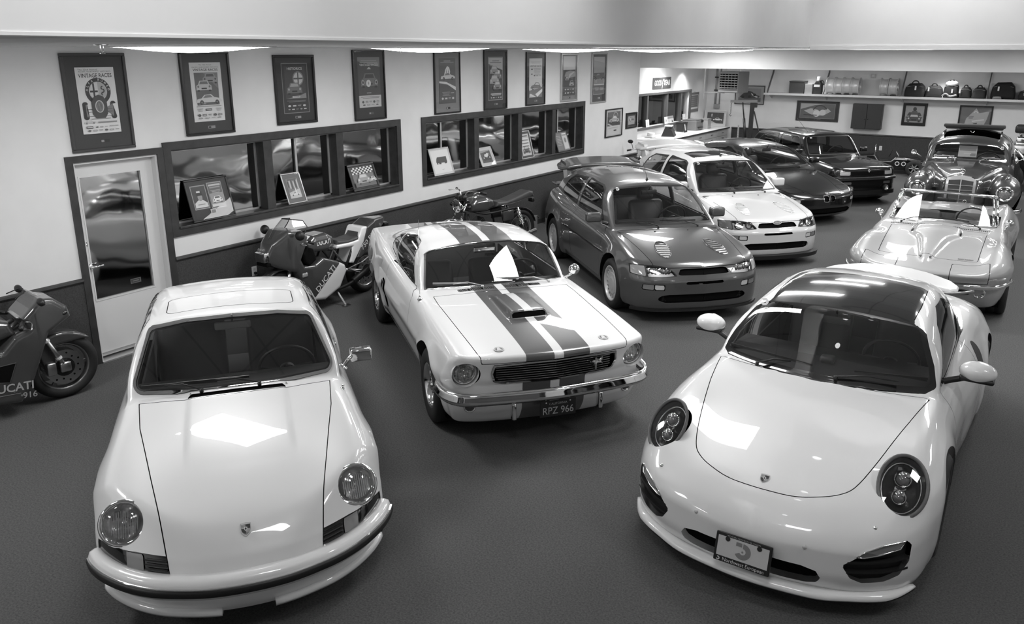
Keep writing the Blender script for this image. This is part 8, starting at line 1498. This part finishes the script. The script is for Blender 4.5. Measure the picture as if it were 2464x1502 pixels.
def roadster(t, paint, tail=False, mirrors=False):
    """naked twin-shock motorcycle"""
    moto_wheel(t, 0, .32, .11, .235, 'wire'); moto_wheel(t, 1.40, .32, .10, .24, 'wire'); fork(t, 1.40, .32, 1.14, .93, .09, .018)
    for x0, nm in ((1.40, 'front_fender'), (0, 'rear_fender')): mk(nm, sweep([(x0+.35*math.cos(a), 0, .32+.35*math.sin(a)) for a in np.linspace(.3 if x0 else 1.0, 2.6 if x0 else 2.9, 14)], [(-.055, -.02), (-.03, .0), (.03, .0), (.055, -.02), (.03, -.012), (-.03, -.012)]), M_CHROME if x0 else M_BLACK, t, smooth=True)
    engine(t, .74, .38, 1.1)
    for s in (1, -1):
        for pts in ([(1.1, s*.03, .78), (.8, s*.11, .68), (.2, s*.12, .70)], [(1.08, s*.03, .70), (.98, s*.11, .25), (.5, s*.12, .22), (.42, s*.12, .42), (.5, s*.12, .68)]): mk('frame_tube', tube(pts, .016, 8, sm=3), M_BLACK, t, smooth=True)
        mk('swingarm', tube([(.46, s*.11, .36), (0, s*.11, .32)], .02), M_BLACK, t, smooth=True); mk('shock_absorber', join(cyl((.02, s*.135, .34), (.16, s*.135, .70), .016), *[lathe([(.024, -.005), (.032, 0), (.024, .005)], 12, (.36, 0, .93), (.06+.0085*i, s*.135, .44+.022*i)) for i in range(11)]), M_CHROME, t, smooth=True)
        mk('side_panel', xf(rbox(-.11, .11, -.012, .012, -.075, .075, .03, 3), (.36, s*.14, .60)), paint, t, smooth=True); mk('exhaust', join(tube([(.95, s*.1, .42), (.98, s*.15, .25), (.7, s*.17, .2), (.4, s*.18, .22)], .02, sm=4), cyl((.42, s*.18, .22), (-.18, s*.19, .30), .035, .04, 14)), M_CHROME, t, smooth=True)
    putpuff('fuel_tank', [(1.08, .74), (1.08, .86), (.98, .93), (.78, .94), (.62, .87), (.56, .76), (.8, .72)], lambda x, z: .135-.06*np.clip((.75-x)/.2, 0, 1)-.4*np.clip(z-.86, 0, .1), paint, t, .06, .016); mk('filler_cap', lathe([(.001, .02), (.03, .018), (.035, 0)], 18, (0, 0, 1), (.92, 0, .93)), M_CHROME, t, smooth=True)
    putpuff('seat', [(.58, .75), (.55, .83), (.36, .82), (.12, .87), (-.12, .93), (-.2, .91), (-.22, .83), (.1, .77)] if not tail else [(.58, .75), (.55, .82), (.3, .80), (.1, .86), (-.2, .96), (-.34, .95), (-.3, .87), (.1, .76)], .125, M_LEATHER if not tail else M_GLOSSBLK, t, .05, .016); mk('seat_trim', both(tube([(.5, .125, .765), (.1, .125, .79), (-.2, .11, .85)], .006, sm=4)), M_CHROME, t, smooth=True)
    h = mk('headlight', lathe([(.02, -.13), (.07, -.10), (.095, -.03), (.10, 0)], 30, (1, 0, -.05), (1.27, 0, .84)), M_CHROME, t, smooth=True); mk('lens', lathe([(.001, .02), (.05, .014), (.098, 0)], 30, (1, 0, -.05), (1.27, 0, .84)), M_LENS, h, smooth=True); mk('reflector', lathe([(.01, -.05), (.06, -.03), (.095, -.004)], 30, (1, 0, -.05), (1.27, 0, .84)), M_REFL, h, smooth=True); mk('bezel', lathe([(.096, -.006), (.104, 0), (.098, .006)], 30, (1, 0, -.05), (1.27, 0, .84)), M_CHROME, h, smooth=True)
    for s in (1, -1): mk('gauge', lathe([(.001, .02), (.045, .018), (.048, -.05), (.001, -.06)], 20, (-.5, 0, .86), (1.17, s*.06, .98)), M_BLACK, t, smooth=True); mk('indicator', ellipsoid((1.2, s*.2, .84), (.03, .035, .03), 14, 8), M_IRON, t, smooth=True)
    bars(t, 1.14, .95, .34, back=.16, rise=.10)
    if mirrors:
        for s in (1, -1): mk('mirror', join(tube([(1.08, s*.25, 1.06), (1.10, s*.30, 1.18)], .006), ellipsoid((1.10, s*.33, 1.21), (.02, .065, .04), 16, 8)), M_BLACK, t, smooth=True)
    mk('tail_light', rbox(-.30, -.24, -.05, .05, .72, .79, .015), mat('tail_lens', .02, .2), t, smooth=True); mk('side_stand', join(tube([(.6, .13, .2), (.58, .28, .015)], .012), box(.54, .62, .26, .31, .003, .015)), M_STEEL, t)
def place(name, label, rear, ang, f, lean=.0, **k):
    t = empty(name, (rear[0], rear[1], 0), R_(ang), label, 'motorcycle', rx=-lean); f(t, **k); return t
place('sport_motorcycle', 'half-faired racing motorcycle with white lower fairing against the wall', (-7.27, 7.30), -90, sport_f1)
place('superbike', 'dark fully faired superbike with drilled front brake discs beside the door', (-7.38, 1.94), 81, sport_916)
place('naked_motorcycle', 'classic twin-shock motorcycle with chrome headlight behind the striped fastback', (-6.92, 10.45), -103, lambda t: roadster(t, P_BIKE))
place('black_motorcycle', 'black motorcycle mostly hidden behind the two rally hatchbacks', (-7.2, 14.45), 88, lambda t: roadster(t, P_BLACK, True, True))
# ================================================================ small racer, hot rod, stool and box
def build_racer():
    t = empty('midget_racer', (-3.72, 22.75, 0), R_(8), 'tiny black open-wheel racing car before the back wall', 'car')
    putpuff('racer_body', [(1.1, .2), (1.12, .3), (.9, .38), (.5, .44), (.3, .45), (.2, .36), (-.1, .36), (-.2, .5), (-.7, .46), (-.9, .3), (-.9, .18)], lambda x, z: .2-.06*np.clip((x-.5)/.6, 0, 1), P_BLACK, t, .06, .02)
    S = Sheet(); S.rect(0, .09, .3, .02, .55).ring(-.07, -.02, .035, .055, .6).ring(.08, -.02, .035, .055, .6).build('racer_lettering', t, (.42, -.202, .30), (1, 0, 0), lift=.006)
    for x in (.75, -.6):
        for s in (1, -1):
            a = mk('wheel', join(*[xf(rbox(.02, .12, -.012, .012, -.014, .014, .005), ry=2*PI*i/6) for i in range(6)]+[lathe([(.12, -.05), (.13, -.05), (.125, 0), (.13, .05), (.12, .05), (.115, 0), (.12, -.05)], 24, (0, 1, 0))]), M_ALLOY, t); a.location = (x, s*.42, .20); mk('tyre', lathe([(.12, -.05), (.18, -.065), (.2, -.04), (.2, .04), (.18, .065), (.12, .05)], 28, (0, 1, 0)), M_RUB, a, smooth=True); mk('axle', tube([(0, -s*.3, .0), (0, 0, 0)], .012), M_CHROME, a)
    for s in (1, -1): mk('suspension_arm', tube([(.75, s*.36, .2), (.55, s*.16, .3)], .01), M_CHROME, t); mk('exhaust_pipe', tube([(-.1, s*.2, .3), (-.5, s*.26, .28), (-.9, s*.26, .3)], .025, sm=3), M_CHROME, t, smooth=True)
    mk('steering_wheel', lathe([(.10, -.008), (.115, 0), (.10, .008), (.10, -.008)], 24, (-.9, 0, .4), (.18, 0, .52)), M_BLACK, t, smooth=True); mk('roll_bar', tube([(-.18, -.15, .4), (-.2, -.12, .68), (-.2, .12, .68), (-.18, .15, .4)], .018, sm=4), M_CHROME, t, smooth=True); mk('windshield', tube([(.38, -.12, .44), (.3, -.08, .56), (.3, .08, .56), (.38, .12, .44)], .008, sm=3), M_STEEL, t, smooth=True)
build_racer()
def build_rod():
    t = empty('hot_rod', (.15, 21.6, 0), R_(180), 'black hot rod with exposed chrome engine stacks behind the grey saloon', 'car')
    putpuff('rod_body', [(.1, .4), (.1, 1.0), (-.1, 1.08), (-.7, 1.10), (-.8, 1.42), (-1.5, 1.48), (-2.1, 1.35), (-2.4, .9), (-2.4, .4)], .55, P_BLACK, t, .1, .03)
    putpuff('cowl_sides', [(1.25, .45), (1.25, .78), (.1, .95), (.1, .4)], .33, P_BLACK, t, .06, .03)
    mk('radiator_shell', rbox(1.25, 1.36, -.3, .3, .42, 1.02, .06, 3), M_CHROME, t, smooth=True); mk('radiator_core', box(1.362, 1.368, -.22, .22, .5, .94), M_DARK, t); mk('engine_block', rbox(.2, 1.1, -.26, .26, .7, 1.05, .05), M_STEEL, t, smooth=True)
    mk('air_scoop', rbox(.62, 1.0, -.2, .2, 1.28, 1.46, .05, 3), M_BLACK, t, smooth=True)
    for i in range(4):
        for s in (1, -1): mk('intake_stack', lathe([(.03, -.2), (.032, 0), (.05, .05), (.056, .055), (.05, .045)], 18, (0, 0, 1), (.35+.17*i, s*.1, 1.24)), M_CHROME, t, smooth=True); mk('exhaust_header', tube([(.3+.22*i, s*.26, .95), (.3+.2*i, s*.4, .93), (.1+.2*i, s*.44, .72)], .03, sm=3), M_CHROME, t, smooth=True)
    mk('blower', rbox(.3, .95, -.15, .15, 1.04, 1.2, .03), M_CHROME, t, smooth=True)
    for s in (1, -1):
        h = mk('headlight', lathe([(.02, -.12), (.08, -.06), (.095, 0), (.07, .02), (.001, .03)], 24, (1, 0, 0), (1.25, s*.45, .80)), M_CHROME, t, smooth=True)
        for x, R, w in ((1.0, .34, .2), (-1.7, .38, .3)):
            a = mk('wheel', lathe([(.001, .05), (.06, .06), (.2, .03), (.21, .05)], 30, (0, s, 0)), M_CHROME, t, smooth=True); a.location = (x, s*.75, R); mk('tyre', tyre_geo(R, w, .21, 36), M_RUB, a, smooth=True); mk('axle', cyl((0, -s*.5, 0), (0, 0, 0), .03), M_BLACK, a)
build_rod()
# dark leather stool behind the grey hatchback, carton by the naked motorcycle
t = empty('leather_stool', (-7.30, 12.55, 0), 0, 'round dark leather tub stool against the wainscot', 'stool'); S = isosurf(lambda x, y, z: smax(np.sqrt(x*x+y*y)-.25, np.abs(z-.34)-.27, .10), (-.3, -.3, .03), (.3, .3, .65), .02, half=False); put('leather_drum', S, mat('stool_leather', .012, .35), t); mk('seat_pad', lathe([(.001, .05), (.16, .045), (.22, .02), (.24, -.01)], 32, (0, 0, 1), (0, 0, .62)), mat('stool_leather'), t, smooth=True); mk('base_ring', lathe([(.2, 0), (.22, 0), (.22, .075), (.2, .075), (.2, 0)], 30, (0, 0, 1)), M_BLACK, t)
t = empty('cardboard_carton', (-7.42, 11.35, 0), .2, 'grey cardboard carton with a black case on the floor by the wall', 'box'); mk('carton', rbox(-.17, .17, -.22, .22, 0, .30, .005), gray(.16), t); mk('flap', xf(box(-.17, .17, 0, .12, 0, .004), (0, .22, .30), rx=-.6), gray(.18), t); mk('packing_tape', box(-.172, .172, -.02, .02, .2995, .3015), gray(.25), t)
tag(mk('tool_case', join(rbox(-7.5, -7.3, 11.2, 11.45, .303, .42, .03), tube([(-7.45, 11.33, .42), (-7.42, 11.33, .46), (-7.38, 11.33, .46), (-7.35, 11.33, .42)], .008)), M_BLACK), 'small black case resting on the grey carton', 'case')
